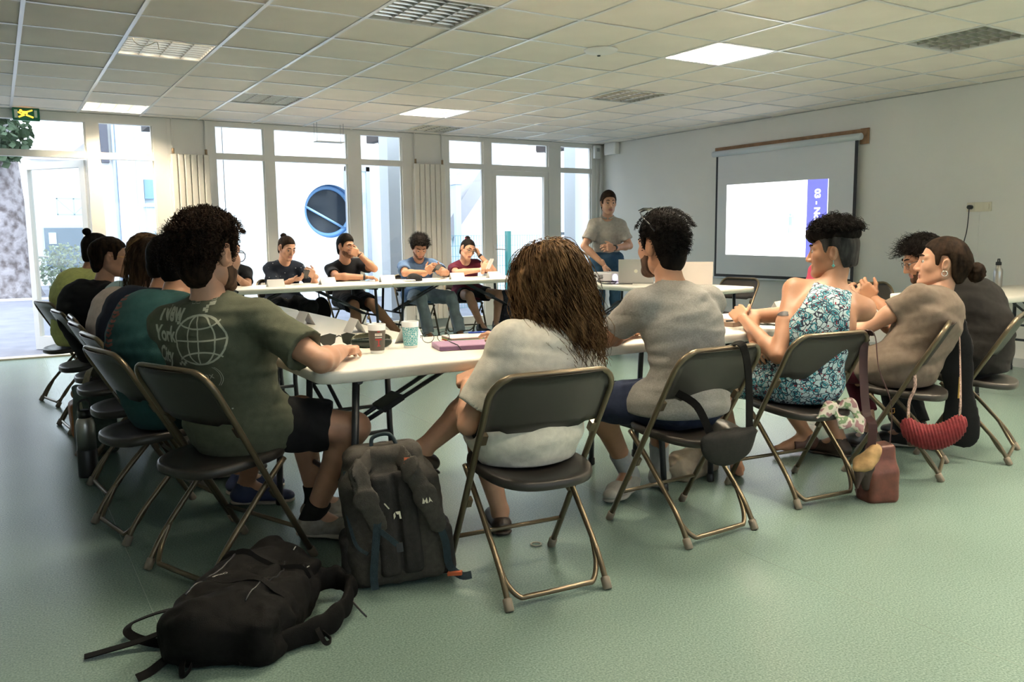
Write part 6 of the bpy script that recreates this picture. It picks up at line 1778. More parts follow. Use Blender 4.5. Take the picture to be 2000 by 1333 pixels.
def onc(u, z, w, h_, rr=0.0335):
    n = 6
    vs = [((rr + 0.0095 * (z / 0.118) * 0 ) * math.sin(u + w * (k / n - 0.5)), -(rr) * math.cos(u + w * (k / n - 0.5)), zz) for zz in (z - h_ / 2, z + h_ / 2) for k in range(n + 1)]
    return vs, [(k, k + 1, n + 2 + k, n + 1 + k) for k in range(n)]
RED = mat('print_red', (0.45, 0.035, 0.035), 0.6); CRE = mat('print_cream', (0.75, 0.72, 0.66), 0.6)
o = MB(); o.add(*onc(0.20, 0.078, 0.85, 0.010, 0.0352)); o.build('print_label', CRE, c1).rotation_euler = (0, 0, -0.39)
o = MB(); o.add(*onc(0.20, 0.066, 0.85, 0.003, 0.0345)); o.build('print_label', CRE, c1).rotation_euler = (0, 0, -0.39)
o = MB(); o.add(*onc(0.20, 0.058, 0.75, 0.006, 0.0340)); o.add(*onc(0.20, 0.044, 0.14, 0.022, 0.0335)); o.add(*onc(0.20, 0.032, 0.40, 0.004, 0.0325)); o.add(*onc(0.20, 0.090, 0.30, 0.004, 0.0362)); o.build('red_emblem', RED, c1).rotation_euler = (0, 0, -0.39)
vs, fs = text_geo('CITEC', 0.0085, align='CENTER')
MB().add([(0.0356 * math.sin(0.20 + v[0] / 0.0356), -0.0356 * math.cos(0.20 + v[0] / 0.0356), 0.0752 + v[1]) for v in vs], fs).build('cup_lettering', DARKF, c1).rotation_euler = (0, 0, -0.39)
def teal_print():
    m = bpy.data.materials.new('cup_print_teal'); m.use_nodes = True; nt = m.node_tree; b = nt.nodes['Principled BSDF']
    tc = nt.nodes.new('ShaderNodeTexCoord'); v = nt.nodes.new('ShaderNodeTexVoronoi'); v.inputs['Scale'].default_value = 130; v.feature = 'DISTANCE_TO_EDGE'
    r = nt.nodes.new('ShaderNodeValToRGB'); e = r.color_ramp.elements; e[0].position = 0.06; e[0].color = (0.55, 0.72, 0.74, 1); e[1].position = 0.11; e[1].color = (0.06, 0.36, 0.42, 1)
    nt.links.new(tc.outputs['Object'], v.inputs['Vector']); nt.links.new(v.outputs['Distance'], r.inputs['Fac']); nt.links.new(r.outputs['Color'], b.inputs['Base Color'])
    return m
cup(1.478, 3.235, 0.112, 0.028, 0.036, teal_print(), 'frosted plastic cup with a teal patterned band')
# spectacle case, open shells
CASE = mat('case_dark_green', (0.012, 0.022, 0.016), 0.35)
gc = empty('spectacle_case', (1.345, 3.345, TZ), R_(-24), 'dark green hard spectacle case lying open behind the grey cup', 'case')
S = Shape().u(el((0, 0, 0.024), (0.088, 0.036, 0.034))).cut((0, 0, 0.0), (0, 0, -1), 0.006).cut((0, 0, 0.040), (0, 0, 1), 0.002).sub(el((0, 0, 0.034), (0.080, 0.030, 0.026)), 0.002)
np_obj('lower_shell', [S.mesh(0.003)], CASE, gc)
S = Shape().u(el((0, 0.045, 0.030), (0.088, 0.034, 0.030), np.array(rotm(x=-50)))).sub(el((0, 0.036, 0.036), (0.080, 0.030, 0.028), np.array(rotm(x=-50))), 0.002).cut((0, 0, 0.002), (0, 0, -1), 0.004)
np_obj('lid', [S.mesh(0.003)], mat('case_lining', (0.30, 0.29, 0.20), 0.6), gc)
# sunglasses
def sunglasses(x, y, a, label, lensm, s=1.0, tip=0):
    t = empty('sunglasses', (x, y, TZ + 0.001), R_(a), label, 'sunglasses')
    for k in (-1, 1):
        out = [(k * 0.008, 0.038), (k * 0.030, 0.044), (k * 0.060, 0.036), (k * 0.068, 0.018), (k * 0.055, 0.003), (k * 0.030, 0.0), (k * 0.014, 0.010)]
        out = [(px * s, pz * s) for px, pz in (out if k > 0 else out[::-1])]
        MB().prism(out, 0.0025, rotm(x=90, z=k * 14), (0, 0, 0.001)).build('lens', lensm, t)
        MB().tube([(k * 0.068 * s, 0.018 * s * k * 0 + 0.018, 0.030 * s), (k * 0.070 * s, 0.06 * s, 0.028 * s), (k * 0.060 * s, 0.12 * s, 0.008)], 0.003, 6).build('temple', DARKF, t)
    MB().tube([(-0.010 * s, 0, 0.032 * s), (0, -0.003, 0.036 * s), (0.010 * s, 0, 0.032 * s)], 0.003, 6).build('bridge', DARKF, t)
    return t
sunglasses(1.245, 3.47, -10, 'large dark sunglasses beside the hand of the green-shirted man', mat('lens_smoke', (0.03, 0.035, 0.03), 0.08), 1.25)
sunglasses(1.222, 3.95, 62, 'small sunglasses with green lenses further up the left table', mat('lens_green', (0.10, 0.12, 0.06), 0.1), 1.0)
# eyeglasses on the near table
eg = empty('eyeglasses', (1.63, 3.30, TZ), R_(-22), 'thin dark-rimmed eyeglasses standing open on the near table', 'eyeglasses')
for k in (-1, 1):
    MB().tube([(k * 0.034 + 0.026 * math.cos(a), 0, 0.028 + 0.024 * math.sin(a)) for a in [2 * math.pi * q / 18 for q in range(18)]], 0.0016, 5, closed=True).build('rim', DARKF, eg)
    MB().tube([(k * 0.060, 0, 0.034), (k * 0.062, 0.07, 0.030), (k * 0.058, 0.13, 0.004)], 0.0018, 5).build('temple', DARKF, eg)
MB().tube([(-0.009, 0, 0.032), (0, 0, 0.036), (0.009, 0, 0.032)], 0.0015, 5).build('bridge', DARKF, eg)
# purple folder, striped notebook, pen
fo = empty('document_folder', (1.66, 3.10, TZ), R_(-14), 'lilac elastic-band folder at the table edge before the white t-shirt', 'folder')
MB().rbox((0, 0, 0.011), (0.24, 0.17, 0.022), 0.006).build('cover', mat('folder_lilac', (0.36, 0.22, 0.34), 0.6), fo)
MB().b2((-0.122, -0.086, 0.004), (0.12, -0.0845, 0.018)).build('flap_edge', mat('folder_violet', (0.16, 0.08, 0.17), 0.6), fo)
MB().tube([(-0.03, -0.088, 0.002), (-0.045, -0.086, 0.024), (-0.05, 0.0, 0.0245), (-0.045, 0.086, 0.024)], 0.002, 5).build('elastic_band', DARKF, fo)
nb_ = empty('notebook', (1.80, 3.32, TZ), R_(-8), 'notebook stack with red and rainbow page edges beside the lilac folder', 'notebook')
for k, (c, z) in enumerate((((0.40, 0.04, 0.04), 0.004), ((0.45, 0.30, 0.05), 0.010), ((0.10, 0.25, 0.12), 0.014), ((0.25, 0.08, 0.10), 0.018), ((0.74, 0.72, 0.70), 0.022))):
    MB().b2((-0.10, -0.07, z - 0.0035), (0.12, 0.07, z)).build('page_block', mat('edge_%d' % k, c, 0.7), nb_)
pn = empty('ballpoint_pen', (1.90, 3.355, TZ + 0.0225), R_(-10), 'blue ballpoint pen lying on the striped notebook', 'pen')
MB().tube([(-0.07, 0, 0.005), (0.055, 0, 0.005)], 0.0045, 8).build('barrel', mat('pen_blue', (0.02, 0.06, 0.35), 0.3), pn)
MB().tube([(0.055, 0, 0.005), (0.07, 0, 0.005)], [0.0045, 0.001], 8).build('tip', DARKF, pn)
# phones
PHB = mat('phone_black', (0.012, 0.012, 0.014), 0.15); PHG = emis('phone_glow', (0.35, 0.42, 0.45), 0.12)
def phone(p, rot, label, face=PHB, case=PHB):
    t = empty('mobile_phone', p, 0, label, 'phone')
    t.rotation_euler = [R_(q) for q in rot]
    MB().rbox((0, 0, 0), (0.072, 0.148, 0.008), 0.008).build('case', case, t)
    MB().b2((-0.032, -0.068, 0.0041), (0.032, 0.068, 0.0047)).build('screen', face, t)
    return t
phone((3.965, 2.985, 0.905), (58, 8, 30), 'black phone held up by the woman in the taupe t-shirt')
phone((2.745, 8.60, 0.845), (-38, 0, 0), 'black phone held by the woman in the speckled top')
phone((4.25, 8.53, 0.87), (-35, 0, 4), 'black phone in the hands of the curly-haired man in blue')
phone((4.985, 8.60, 0.90), (-60, 0, 20), 'white phone held by the woman in the maroon polo', PHG, mat('phone_white', (0.7, 0.7, 0.68), 0.3))
phone((1.20, 5.30, 0.84), (55, 15, -55), 'grey phone held over the left table by a hidden hand', mat('phone_grey', (0.22, 0.24, 0.25), 0.2))
phone((2.00, 8.52, 0.88), (-50, 0, 10), 'small dark phone in the hands of the half-hidden back-row person')
# cap on the back table
cp = empty('baseball_cap', (3.92, 8.44, TZ), R_(20), 'black and white cap lying on the back table', 'cap')
S = Shape().u(el((0, 0, 0.0), (0.085, 0.10, 0.085))).cut((0, 0, 0.001), (0, 0, -1), 0.004).wrinkle(0.003, 40, 3)
np_obj('crown', [S.mesh(0.006)], BLACKC, cp)
S = Shape().u(el((-0.10, -0.02, 0.012), (0.075, 0.075, 0.010)))
np_obj('brim', [S.mesh(0.005)], SOCKW, cp)
# projector
pj_ = empty('projector', (5.42, 6.86, TZ), R_(4), 'white projector with glowing lens on the table below the presenter', 'projector')
PW = mat('projector_white', (0.66, 0.64, 0.64), 0.4)
MB().rbox((0, 0, 0.055), (0.30, 0.36, 0.085), 0.015).build('case', PW, pj_)
MB().tube([(0.10, 0.0, 0.055), (0.165, 0.0, 0.055)], 0.035, 16).build('lens_ring', mat('lens_grey', (0.2, 0.2, 0.22), 0.3), pj_)
MB().lathe([(0.001, 0.0), (0.028, 0.0), (0.028, 0.004)], 16, (0.163, 0, 0.055), rotm(y=90)).build('lens', emis('lens_glow', (0.75, 0.62, 1.0), 4.0), pj_)
MB().lathe([(0.001, 0.0), (0.030, 0.0), (0.030, 0.004)], 16, (-0.10, -0.180, 0.052), rotm(x=90)).build('side_light', emis('lens_glow', (0.75, 0.62, 1.0), 4.0), pj_)
vt = MB()
for k in range(6): vt.b2((-0.1515, -0.05 + k * 0.012, 0.03), (-0.1495, -0.045 + k * 0.012, 0.075))
vt.build('vent', DARKF, pj_)
for k, y in enumerate((-0.14, 0.13)):
    MB().lathe([(0.012, 0), (0.014, 0.013)], 10, (-0.1, y, 0)).build('foot', DARKF, pj_)
MB().b2((-0.1525, 0.06, 0.055), (-0.1495, 0.10, 0.075)).b2((-0.1525, 0.115, 0.06), (-0.1495, 0.14, 0.08)).build('port', DARKF, pj_)
# laptop: lid towards the camera
lp = empty('laptop', (5.36, 6.38, TZ), R_(138), 'silver laptop standing open beside the projector', 'laptop')
ALU = mat('laptop_aluminium', (0.42, 0.42, 0.42), 0.35, metal=0.5)
MB().rbox((0, -0.11, 0.008), (0.34, 0.23, 0.014), 0.008).build('base', ALU, lp)
MB().rbox((0, 0.025, 0.125), (0.34, 0.008, 0.235), 0.003, rotm(x=-10)).build('lid', ALU, lp)
MB().lathe([(0.001, 0), (0.018, 0), (0.018, 0.001)], 16, (0.0, 0.032, 0.125), rotm(x=-100)).build('emblem', mat('emblem_pale', (0.65, 0.66, 0.55), 0.3), lp)
lp2 = empty('laptop', (5.58, 5.80, TZ), R_(140), 'second laptop with only a lid corner showing right of the grey t-shirt', 'laptop')
MB().rbox((0, -0.11, 0.008), (0.34, 0.23, 0.014), 0.008).build('base', ALU, lp2)
MB().rbox((0, 0.025, 0.115), (0.34, 0.008, 0.215), 0.003, rotm(x=-10)).build('lid', mat('laptop_pale', (0.5, 0.45, 0.42), 0.5), lp2)
for k, pts in enumerate(([(5.28, 6.80, TZ + 0.05), (5.15, 6.72, TZ + 0.03), (5.10, 6.60, TZ + 0.005), (5.18, 6.50, TZ + 0.005), (5.30, 6.60, TZ + 0.02), (5.16, 6.66, TZ + 0.012), (5.06, 6.50, TZ + 0.005), (5.25, 6.30, TZ + 0.005)],
                          [(5.25, 6.86, TZ + 0.06), (5.12, 6.90, TZ + 0.05), (5.06, 6.75, TZ + 0.006), (5.0, 6.62, TZ + 0.004), (4.985, 6.60, 0.68), (4.99, 6.62, 0.4), (5.0, 6.6, 0.1), (5.1, 6.6, 0.01)])):
    MB().tube(spline(pts, 6), 0.004, 6).build('cable', PLUG, None, ('black cable looped on the table before the projector', 'black cable hanging from the projector table to the floor')[k], 'cable')
# bottles
STEEL = mat('brushed_steel', (0.42, 0.41, 0.39), 0.32, metal=0.9)
b1 = empty('water_bottle', (7.27, 3.90, TZ), 0, 'steel drinking bottle with black loop cap on the table by the wall', 'bottle')
MB().lathe([(0.034, 0), (0.036, 0.006), (0.036, 0.135), (0.033, 0.152), (0.022, 0.168), (0.021, 0.19)], 22).build('flask', STEEL, b1)
MB().lathe([(0.023, 0.188), (0.023, 0.212), (0.012, 0.218)], 16).tube([(-0.016, 0, 0.212), (-0.012, 0, 0.240), (0.012, 0, 0.240), (0.016, 0, 0.212)], 0.005, 6).build('cap', PLUG, b1)
b2 = empty('water_bottle', (0.325, 4.73, 0), 0, 'steel bottle with black base and lid standing on the floor', 'bottle')
MB().lathe([(0.046, 0.14), (0.046, 0.27), (0.040, 0.295), (0.030, 0.31)], 24).build('flask', STEEL, b2)
MB().lathe([(0.046, 0), (0.048, 0.006), (0.0485, 0.14), (0.046, 0.145)], 24).build('rubber_base', PLUG, b2)
MB().lathe([(0.031, 0.305), (0.032, 0.345), (0.022, 0.35)], 18).tube(spline([(-0.024, 0, 0.345), (-0.026, 0, 0.385), (0, 0, 0.40), (0.026, 0, 0.385), (0.024, 0, 0.345)], 4), 0.006, 6).build('cap', PLUG, b2)
pk = empty('pink_jacket', (6.30, 4.98, 0), R_(105), 'pink jacket draped upright over a chair back behind the floral-dressed woman', 'jacket')
S = Shape().u(rc((0, 0, 0.45), (0, 0.02, 0.86), 0.15, 0.085, V(0, 1, 0), 0.45)).wrinkle(0.006, 35, 5).cut((0, 0, 0.40), (0, 0, -1), 0.01)
np_obj('cloth', [S.mesh(0.010)], fabric('pink_cloth', (0.42, 0.055, 0.10)), pk)
ch_ = copy_tree(cproto); ch_.location = (6.38, 5.0, 0); ch_.rotation_euler = (0, 0, R_(100)); tag(ch_, 'folding chair carrying the pink jacket by the screen wall', 'chair', 'brown metal folding chairs')
# tangle of cords on the near table
bk_ = MB().rbox((0, 0, 0.012), (0.15, 0.21, 0.024), 0.004).build('small_book', mat('book_brown', (0.22, 0.15, 0.11), 0.7), None, 'small brown book lying under the black cords', 'book'); bk_.location = (3.20, 3.10, TZ); bk_.rotation_euler = (0, 0, R_(10))
MB().tube(spline([(3.13, 3.02, TZ + 0.03), (3.22, 2.98, TZ + 0.035), (3.30, 3.0, TZ + 0.03), (3.36, 2.92, TZ + 0.006), (3.36, 2.84, TZ + 0.006), (3.33, 2.785, TZ + 0.004), (3.32, 2.77, 0.66), (3.34, 2.775, 0.63), (3.37, 2.775, 0.68), (3.38, 2.80, TZ + 0.006), (3.40, 2.90, TZ + 0.006), (3.31, 2.96, TZ + 0.008), (3.18, 2.98, TZ + 0.035)], 6), 0.005, 6).build('headphone_cord', PLUG, None, 'black cords trailing over the table edge beside the floral-dressed woman', 'cord')
# ================================================================== BAGS
def wov(name, col, bump=0.5): return mat(name, col, 0.75, var=0.2, vscale=60, bump=bump, bscale=350, spec=0.25)
# standing grey backpack, strap side out
BPG = wov('pack_grey_brown', (0.048, 0.043, 0.036)); BPT = wov('pack_teal_trim', (0.020, 0.034, 0.042)); BPD = wov('pack_dark', (0.024, 0.022, 0.020))
bp = empty('backpack', (1.145, 2.64, 0), R_(-21), 'grey backpack standing on the floor with shoulder straps outward', 'backpack')
bp.rotation_euler = (R_(-5), R_(-5), R_(-21))
S = Shape().u(bx((0, 0.02, 0.20), (0.125, 0.075, 0.15), 0.045)).u(bx((-0.012, 0.03, 0.37), (0.095, 0.055, 0.07), 0.045), 0.05).cut((0, 0, 0.004), (0, 0, -1), 0.01).wrinkle(0.004, 28, 6).wrinkle(0.0015, 90, 7)
np_obj('main_body', [S.mesh(0.007)], BPG, bp)
for x in (-1, 1):
    S = Shape().u(bx((x * 0.145, 0.01, 0.10), (0.022, 0.06, 0.065), 0.03)).wrinkle(0.003, 40, 9 + x)
    np_obj('side_pocket', [S.mesh(0.007)], BPD, bp)
# padded back panel ribs
S = Shape().u(bx((0.01, -0.085, 0.22), (0.055, 0.010, 0.16), 0.02)).sub(rc((0.01, -0.115, 0.05), (0.01, -0.115, 0.40), 0.014, 0.014), 0.01).wrinkle(0.002, 50, 3)
np_obj('back_padding', [S.mesh(0.006)], BPD, bp)
def strap_s(x, pts, name='shoulder_strap'):
    S = Shape()
    for q0, q1 in zip(pts[:-1], pts[1:]): S.u(rc(q0, q1, 0.036, 0.034, V(0, 1, 0.2), 0.20), 0.02)
    return np_obj(name, [S.mesh(0.006)], BPG, bp)
sl_ = strap_s(-1, [V(-0.055, -0.06, 0.45), V(-0.10, -0.13, 0.42), V(-0.085, -0.155, 0.33), V(-0.055, -0.145, 0.24)])
sr_ = strap_s(1, [V(0.045, -0.06, 0.45), V(0.075, -0.125, 0.41), V(0.115, -0.145, 0.31), V(0.145, -0.135, 0.21)])
for o_, pts in ((sl_, [(-0.055, -0.15, 0.25), (-0.075, -0.15, 0.15), (-0.09, -0.13, 0.06), (-0.09, -0.13, 0.015)]), (sr_, [(0.145, -0.14, 0.22), (0.165, -0.12, 0.14), (0.170, -0.10, 0.05), (0.205, -0.12, 0.012), (0.24, -0.13, 0.012)])):
    MB().ribbon(spline(pts, 5), 0.026, 0.004, (0, -1, 0.1)).build('webbing', BPT, o_)
MB().ribbon(spline([(-0.145, -0.06, 0.42), (-0.155, -0.07, 0.32), (-0.14, -0.10, 0.18), (-0.10, -0.13, 0.14)], 6), 0.012, 0.005, (0, -1, 0)).build('piping', BPT, bp)
MB().ribbon(spline([(-0.05, -0.16, 0.22), (-0.02, -0.165, 0.19), (0.0, -0.16, 0.165)], 4), 0.018, 0.004, (0, -1, 0)).build('sternum_strap', BPT, bp)
MB().box((0.008, -0.158, 0.155), (0.022, 0.012, 0.03)).build('buckle', PLUG, bp)
MB().tube(spline([(-0.045, -0.03, 0.465), (-0.04, -0.02, 0.515), (0.02, -0.02, 0.52), (0.045, -0.03, 0.465)], 6), 0.007, 6).build('haul_loop', BPT, bp)
MB().box((0.072, -0.118, 0.435), (0.030, 0.006, 0.022), rotm(x=-20, y=8)).build('orange_tag', mat('tag_orange', (0.42, 0.09, 0.03), 0.6), bp)
MB().box((0.185, -0.115, 0.022), (0.05, 0.02, 0.012), rotm(z=-20)).build('strap_tab', mat('tag_orange', (0.42, 0.09, 0.03), 0.6), bp)
LOGO = mat('logo_cream', (0.62, 0.58, 0.45), 0.6)
lg = MB()     # double-peak emblem on the strap and arched emblem on the back
def tri(o, pts): 
    lg.add([(o[0] + x, o[1], o[2] + z) for x, z in pts], [tuple(range(len(pts)))]); lg.add([(o[0] + x, o[1] + 0.001, o[2] + z) for x, z in pts], [tuple(range(len(pts)))[::-1]])
o1 = (0.118, -0.1585, 0.30)
tri(o1, [(-0.018, -0.010), (-0.014, 0.010), (-0.008, -0.002), (-0.010, -0.010)]); tri(o1, [(-0.008, -0.002), (-0.001, 0.010), (0.002, -0.010), (-0.004, -0.010)]); tri(o1, [(0.004, -0.010), (0.008, 0.010), (0.018, -0.010), (0.011, -0.004)])
o2 = (0.012, -0.1175, 0.255)
tri(o2, [(-0.012, -0.014), (-0.012, 0.004), (-0.006, 0.011), (-0.005, -0.004)]); tri(o2, [(-0.004, 0.012), (0.012, 0.012), (0.014, -0.014), (0.008, -0.014), (0.006, 0.002), (0.0, 0.002)])
tri(o2, [(-0.040, 0.045), (-0.036, 0.047), (-0.022, 0.026), (-0.026, 0.024)])
lg.build('emblem', LOGO, bp)
# black backpack lying on the floor
BPK = mat('pack_black', (0.0055, 0.0052, 0.005), 0.8, var=0.2, vscale=60, bump=0.4, bscale=350, spec=0.12)
bk = empty('backpack', (0.575, 2.545, 0), 0, 'black backpack lying flat on the floor with loose straps', 'backpack')
bk.scale = (0.87, 0.87, 0.87)
def W(x, y, z): return V(x - 0.56, y - 2.70, z)
S = Shape()
ro = np.array(rotm(z=52))
S.u(bx(W(0.545, 2.66, 0.085), (0.20, 0.135, 0.045), 0.05, ro))
S.u(el(W(0.50, 2.62, 0.13), (0.20, 0.14, 0.075), ro), 0.05)
S.u(el(W(0.42, 2.55, 0.09), (0.13, 0.12, 0.085), ro), 0.04)
S.u(el(W(0.64, 2.86, 0.12), (0.13, 0.10, 0.085), ro), 0.05)
S.u(rc(W(0.60, 2.99, 0.12), W(0.66, 3.05, 0.10), 0.07, 0.06), 0.04)
S.u(rc(W(0.74, 2.96, 0.15), W(0.80, 2.80, 0.11), 0.075, 0.07), 0.05)
S.u(rc(W(0.60, 2.55, 0.07), W(0.78, 2.70, 0.07), 0.075, 0.06), 0.04)
S.wrinkle(0.016, 18, 5).wrinkle(0.006, 45, 6).wrinkle(0.0015, 110, 8).cut((0, 0, 0.003), (0, 0, -1), 0.008)
np_obj('main_body', [S.mesh(0.0065)], BPK, bk)
bks = S
def strap(pts, w=0.034, t=0.004, up=(0.25, -0.65, 0.7), name='strap', m=BPK, par=None):
    P_ = [tuple(W(*p)) for p in pts]
    return MB().ribbon(spline(P_, 6), w, t, up).build(name, m, par or bk)
strap([(0.37, 2.60, 0.10), (0.30, 2.70, 0.06), (0.22, 2.74, 0.03), (0.10, 2.755, 0.016), (0.05, 2.76, 0.012)])
strap([(0.40, 2.66, 0.12), (0.33, 2.80, 0.09), (0.22, 2.86, 0.05), (0.19, 2.82, 0.04), (0.22, 2.78, 0.02), (0.28, 2.70, 0.02), (0.35, 2.62, 0.03)], 0.030)
strap([(0.36, 2.56, 0.06), (0.28, 2.56, 0.03), (0.22, 2.535, 0.012), (0.18, 2.52, 0.010)], 0.028)
strap([(0.36, 2.52, 0.06), (0.33, 2.47, 0.02), (0.305, 2.455, 0.012), (0.315, 2.49, 0.045), (0.36, 2.52, 0.07)], 0.020, up=(1, 0, 0.2))
strap([(0.47, 2.42, 0.03), (0.53, 2.43, 0.015), (0.60, 2.45, 0.03)], 0.03)
S = Shape()     # padded hip belt looping to the side
hb_ = [W(0.80, 2.70, 0.08), W(0.86, 2.78, 0.09), W(0.93, 2.76, 0.085), W(0.95, 2.68, 0.075), W(0.90, 2.58, 0.06), W(0.82, 2.50, 0.05), W(0.74, 2.46, 0.045), W(0.62, 2.44, 0.04)]
for q0, q1 in zip(hb_[:-1], hb_[1:]): S.u(rc(q0, q1, 0.042, 0.040, nrm(np.cross(q1 - q0, V(0, 0, 1))), 0.40), 0.02)
S.cut((0, 0, 0.003), (0, 0, -1), 0.006).wrinkle(0.003, 50, 2)
np_obj('hip_belt', [S.mesh(0.007)], BPK, bk)
strap([(0.75, 2.47, 0.05), (0.78, 2.42, 0.02), (0.755, 2.40, 0.02), (0.74, 2.425, 0.055), (0.745, 2.46, 0.06)], 0.016, up=(1, 0, 0))
MB().tube([W(0.92, 2.58, 0.06), W(0.94, 2.54, 0.03), W(0.955, 2.53, 0.01)], 0.004, 5).build('zip_cord', PLUG, bk)
STIT = mat('zip_pull_pale', (0.5, 0.48, 0.44), 0.5)
def on_top(u, v): return (0.56 + u, 2.70 + v)
zp = MB()
for (x, y, dx, dy) in ((0.59, 2.94, 0.03, -0.012), (0.785, 2.83, 0.014, 0.02), (0.66, 2.72, 0.02, 0.016), (0.80, 2.72, 0.012, 0.012)):
    q = np.array([[0, 0], [dx * 0.5, dy * 0.5], [dx, dy]])
    pts = project(bks, q, W(x, y, 0.0), V(1, 0, 0), V(0, 1, 0), V(0, 0, -1), 0.35, 0.002)
    zp.tube([tuple(p) for p in pts], 0.0022, 5)
zp.build('zip_pull', STIT, bk, kind='stuff')
for pts, wd, nm, m_ in (([(0.40, 2.74), (0.47, 2.68), (0.56, 2.60), (0.66, 2.52)], 0.020, 'compression_strap', BPK), ([(0.52, 2.93), (0.60, 2.84), (0.70, 2.76), (0.80, 2.70)], 0.020, 'compression_strap', BPK)):
    q = np.array([[p[0] - 0.56, p[1] - 2.70] for p in spline([(p[0], p[1], 0) for p in pts], 6)])
    pp_ = project(bks, q, V(0, 0, 0), V(1, 0, 0), V(0, 1, 0), V(0, 0, -1), 0.35, 0.004)
    MB().ribbon([tuple(p) for p in pp_], wd, 0.004, (0, -0.2, 1)).build(nm, m_, bk)
for pts in ([(0.36, 2.66), (0.46, 2.74), (0.56, 2.84), (0.62, 2.95)], [(0.52, 2.50), (0.62, 2.60), (0.70, 2.70), (0.74, 2.80)]):
    q = np.array([[p[0] - 0.56, p[1] - 2.70] for p in spline([(p[0], p[1], 0) for p in pts], 8)])
    pp_ = project(bks, q, V(0, 0, 0), V(1, 0, 0), V(0, 1, 0), V(0, 0, -1), 0.35, 0.001)
    MB().tube([tuple(p) for p in pp_], 0.0035, 6).build('zip', PLUG, bk)
S = Shape().u(bx(W(0.57, 2.70, 0.165), (0.085, 0.075, 0.012), 0.022, np.array(rotm(z=52)))).wrinkle(0.006, 40, 12).wrinkle(0.003, 90, 3)
np_obj('front_pocket', [S.mesh(0.0065)], BPK, bk)
bks.u(bx(W(0.57, 2.70, 0.165), (0.085, 0.075, 0.012), 0.022, np.array(rotm(z=52))), 0.0)
vs, fs = text_geo('CHOMIS 2', 0.017, offset=0.0003)
v_, f_ = fine_mesh(vs, fs, 0.01)
ang = R_(180 + 14); uv = np.stack([v_[:, 0] * math.cos(ang) - v_[:, 1] * math.sin(ang), v_[:, 0] * math.sin(ang) + v_[:, 1] * math.cos(ang)], 1)
w_ = project(bks, uv, W(0.515, 2.735, 0.0), V(1, 0, 0), V(0, 1, 0), V(0, 0, -1), 0.35, 0.0015)
MB().add(w_, kept(f_)).build('pack_lettering', STIT, bk)

def hang_on(chair, pts):    # chair-space points to room space
    o = CHAIR[chair]; c, s = math.cos(o.rotation_euler[2]), math.sin(o.rotation_euler[2])
    return [(o.location[0] + c * x - s * y, o.location[1] + s * x + c * y, z) for x, y, z in pts]
# black sling bag on the grey man's chair
sb = empty('sling_bag', (0, 0, 0), 0, 'black crescent sling bag hanging from the back of a chair', 'bag')
q = hang_on('grey', [(-0.04, -0.275, 0.43), (-0.14, -0.26, 0.45), (0.08, -0.27, 0.45)])
S = Shape().u(el(q[0], (0.150, 0.032, 0.108))).cut((0, 0, 0.462), (0, 0, 1), 0.03).wrinkle(0.004, 40, 3)
np_obj('pouch', [S.mesh(0.007)], wov('sling_black', (0.014, 0.013, 0.012)), sb)
MB().ribbon(spline(hang_on('grey', [(0.075, -0.275, 0.44), (0.085, -0.262, 0.58), (0.078, -0.255, 0.70), (0.06, -0.245, 0.775), (0.055, -0.215, 0.783), (0.05, -0.19, 0.765), (0.055, -0.175, 0.72)]), 5), 0.036, 0.004, (0, -1, 0.3)).build('strap', BPK, sb)
MB().ribbon(spline(hang_on('grey', [(-0.13, -0.26, 0.46), (-0.16, -0.22, 0.56), (-0.185, -0.14, 0.60)]), 5), 0.03, 0.004, (-0.5, -1, 0)).build('strap', BPK, sb)
# brown leather shoulder bag on the floral woman's chair
lb = empty('leather_bag', (0, 0, 0), 0, 'reddish brown leather shoulder bag hanging to the floor from a chair', 'bag')
LEA = mat('leather_brown', (0.12, 0.035, 0.022), 0.45, var=0.25, vscale=25, bump=0.2, bscale=90)
c_ = hang_on('floral', [(0.225, -0.28, 0.135)])[0]
S = Shape().u(bx(c_, (0.042, 0.026, 0.112), 0.015, np.array(rotm(z=-20)))).u(bx(V(c_) + V(0, 0, -0.06), (0.050, 0.034, 0.055), 0.012, np.array(rotm(z=-20))), 0.07).wrinkle(0.004, 35, 4)
np_obj('pouch', [S.mesh(0.006)], LEA, lb)
S = Shape().u(el(V(c_) + V(-0.10, 0.0, 0.055), (0.065, 0.05, 0.03), np.array(rotm(y=-25)))).u(el(V(c_) + V(-0.06, -0.01, 0.10), (0.045, 0.04, 0.025), np.array(rotm(y=-20))), 0.02).wrinkle(0.005, 60, 8)
np_obj('open_flap', [S.mesh(0.006)], mat('flap_tan', (0.34, 0.21, 0.09), 0.8, var=0.35, vscale=25), lb)
S = Shape().u(rc(V(c_) + V(-0.13, 0.0, 0.03), V(c_) + V(-0.16, -0.01, -0.05), 0.022, 0.008)).u(rc(V(c_) + V(-0.09, 0, 0.02), V(c_) + V(-0.08, 0.0, -0.06), 0.035, 0.02), 0.02).wrinkle(0.004, 50, 9)
np_obj('lining', [S.mesh(0.006)], mat('lining_dark', (0.035, 0.02, 0.015), 0.6), lb)
MB().ribbon(spline([tuple(V(c_) + V(0.045, -0.02, 0.10)), tuple(V(c_) + V(0.045, -0.02, 0.30))] + hang_on('floral', [(0.222, -0.262, 0.60), (0.222, -0.235, 0.74), (0.220, -0.205, 0.757), (0.215, -0.185, 0.74), (0.205, -0.19, 0.60), (0.18, -0.24, 0.40)]) + [tuple(V(c_) + V(-0.055, 0.0, 0.22)), tuple(V(c_) + V(-0.06, 0, 0.11))], 5), 0.036, 0.004, (0.6, -0.8, 0.1)).build('strap', mat('strap_leather', (0.060, 0.022, 0.022), 0.5), lb)
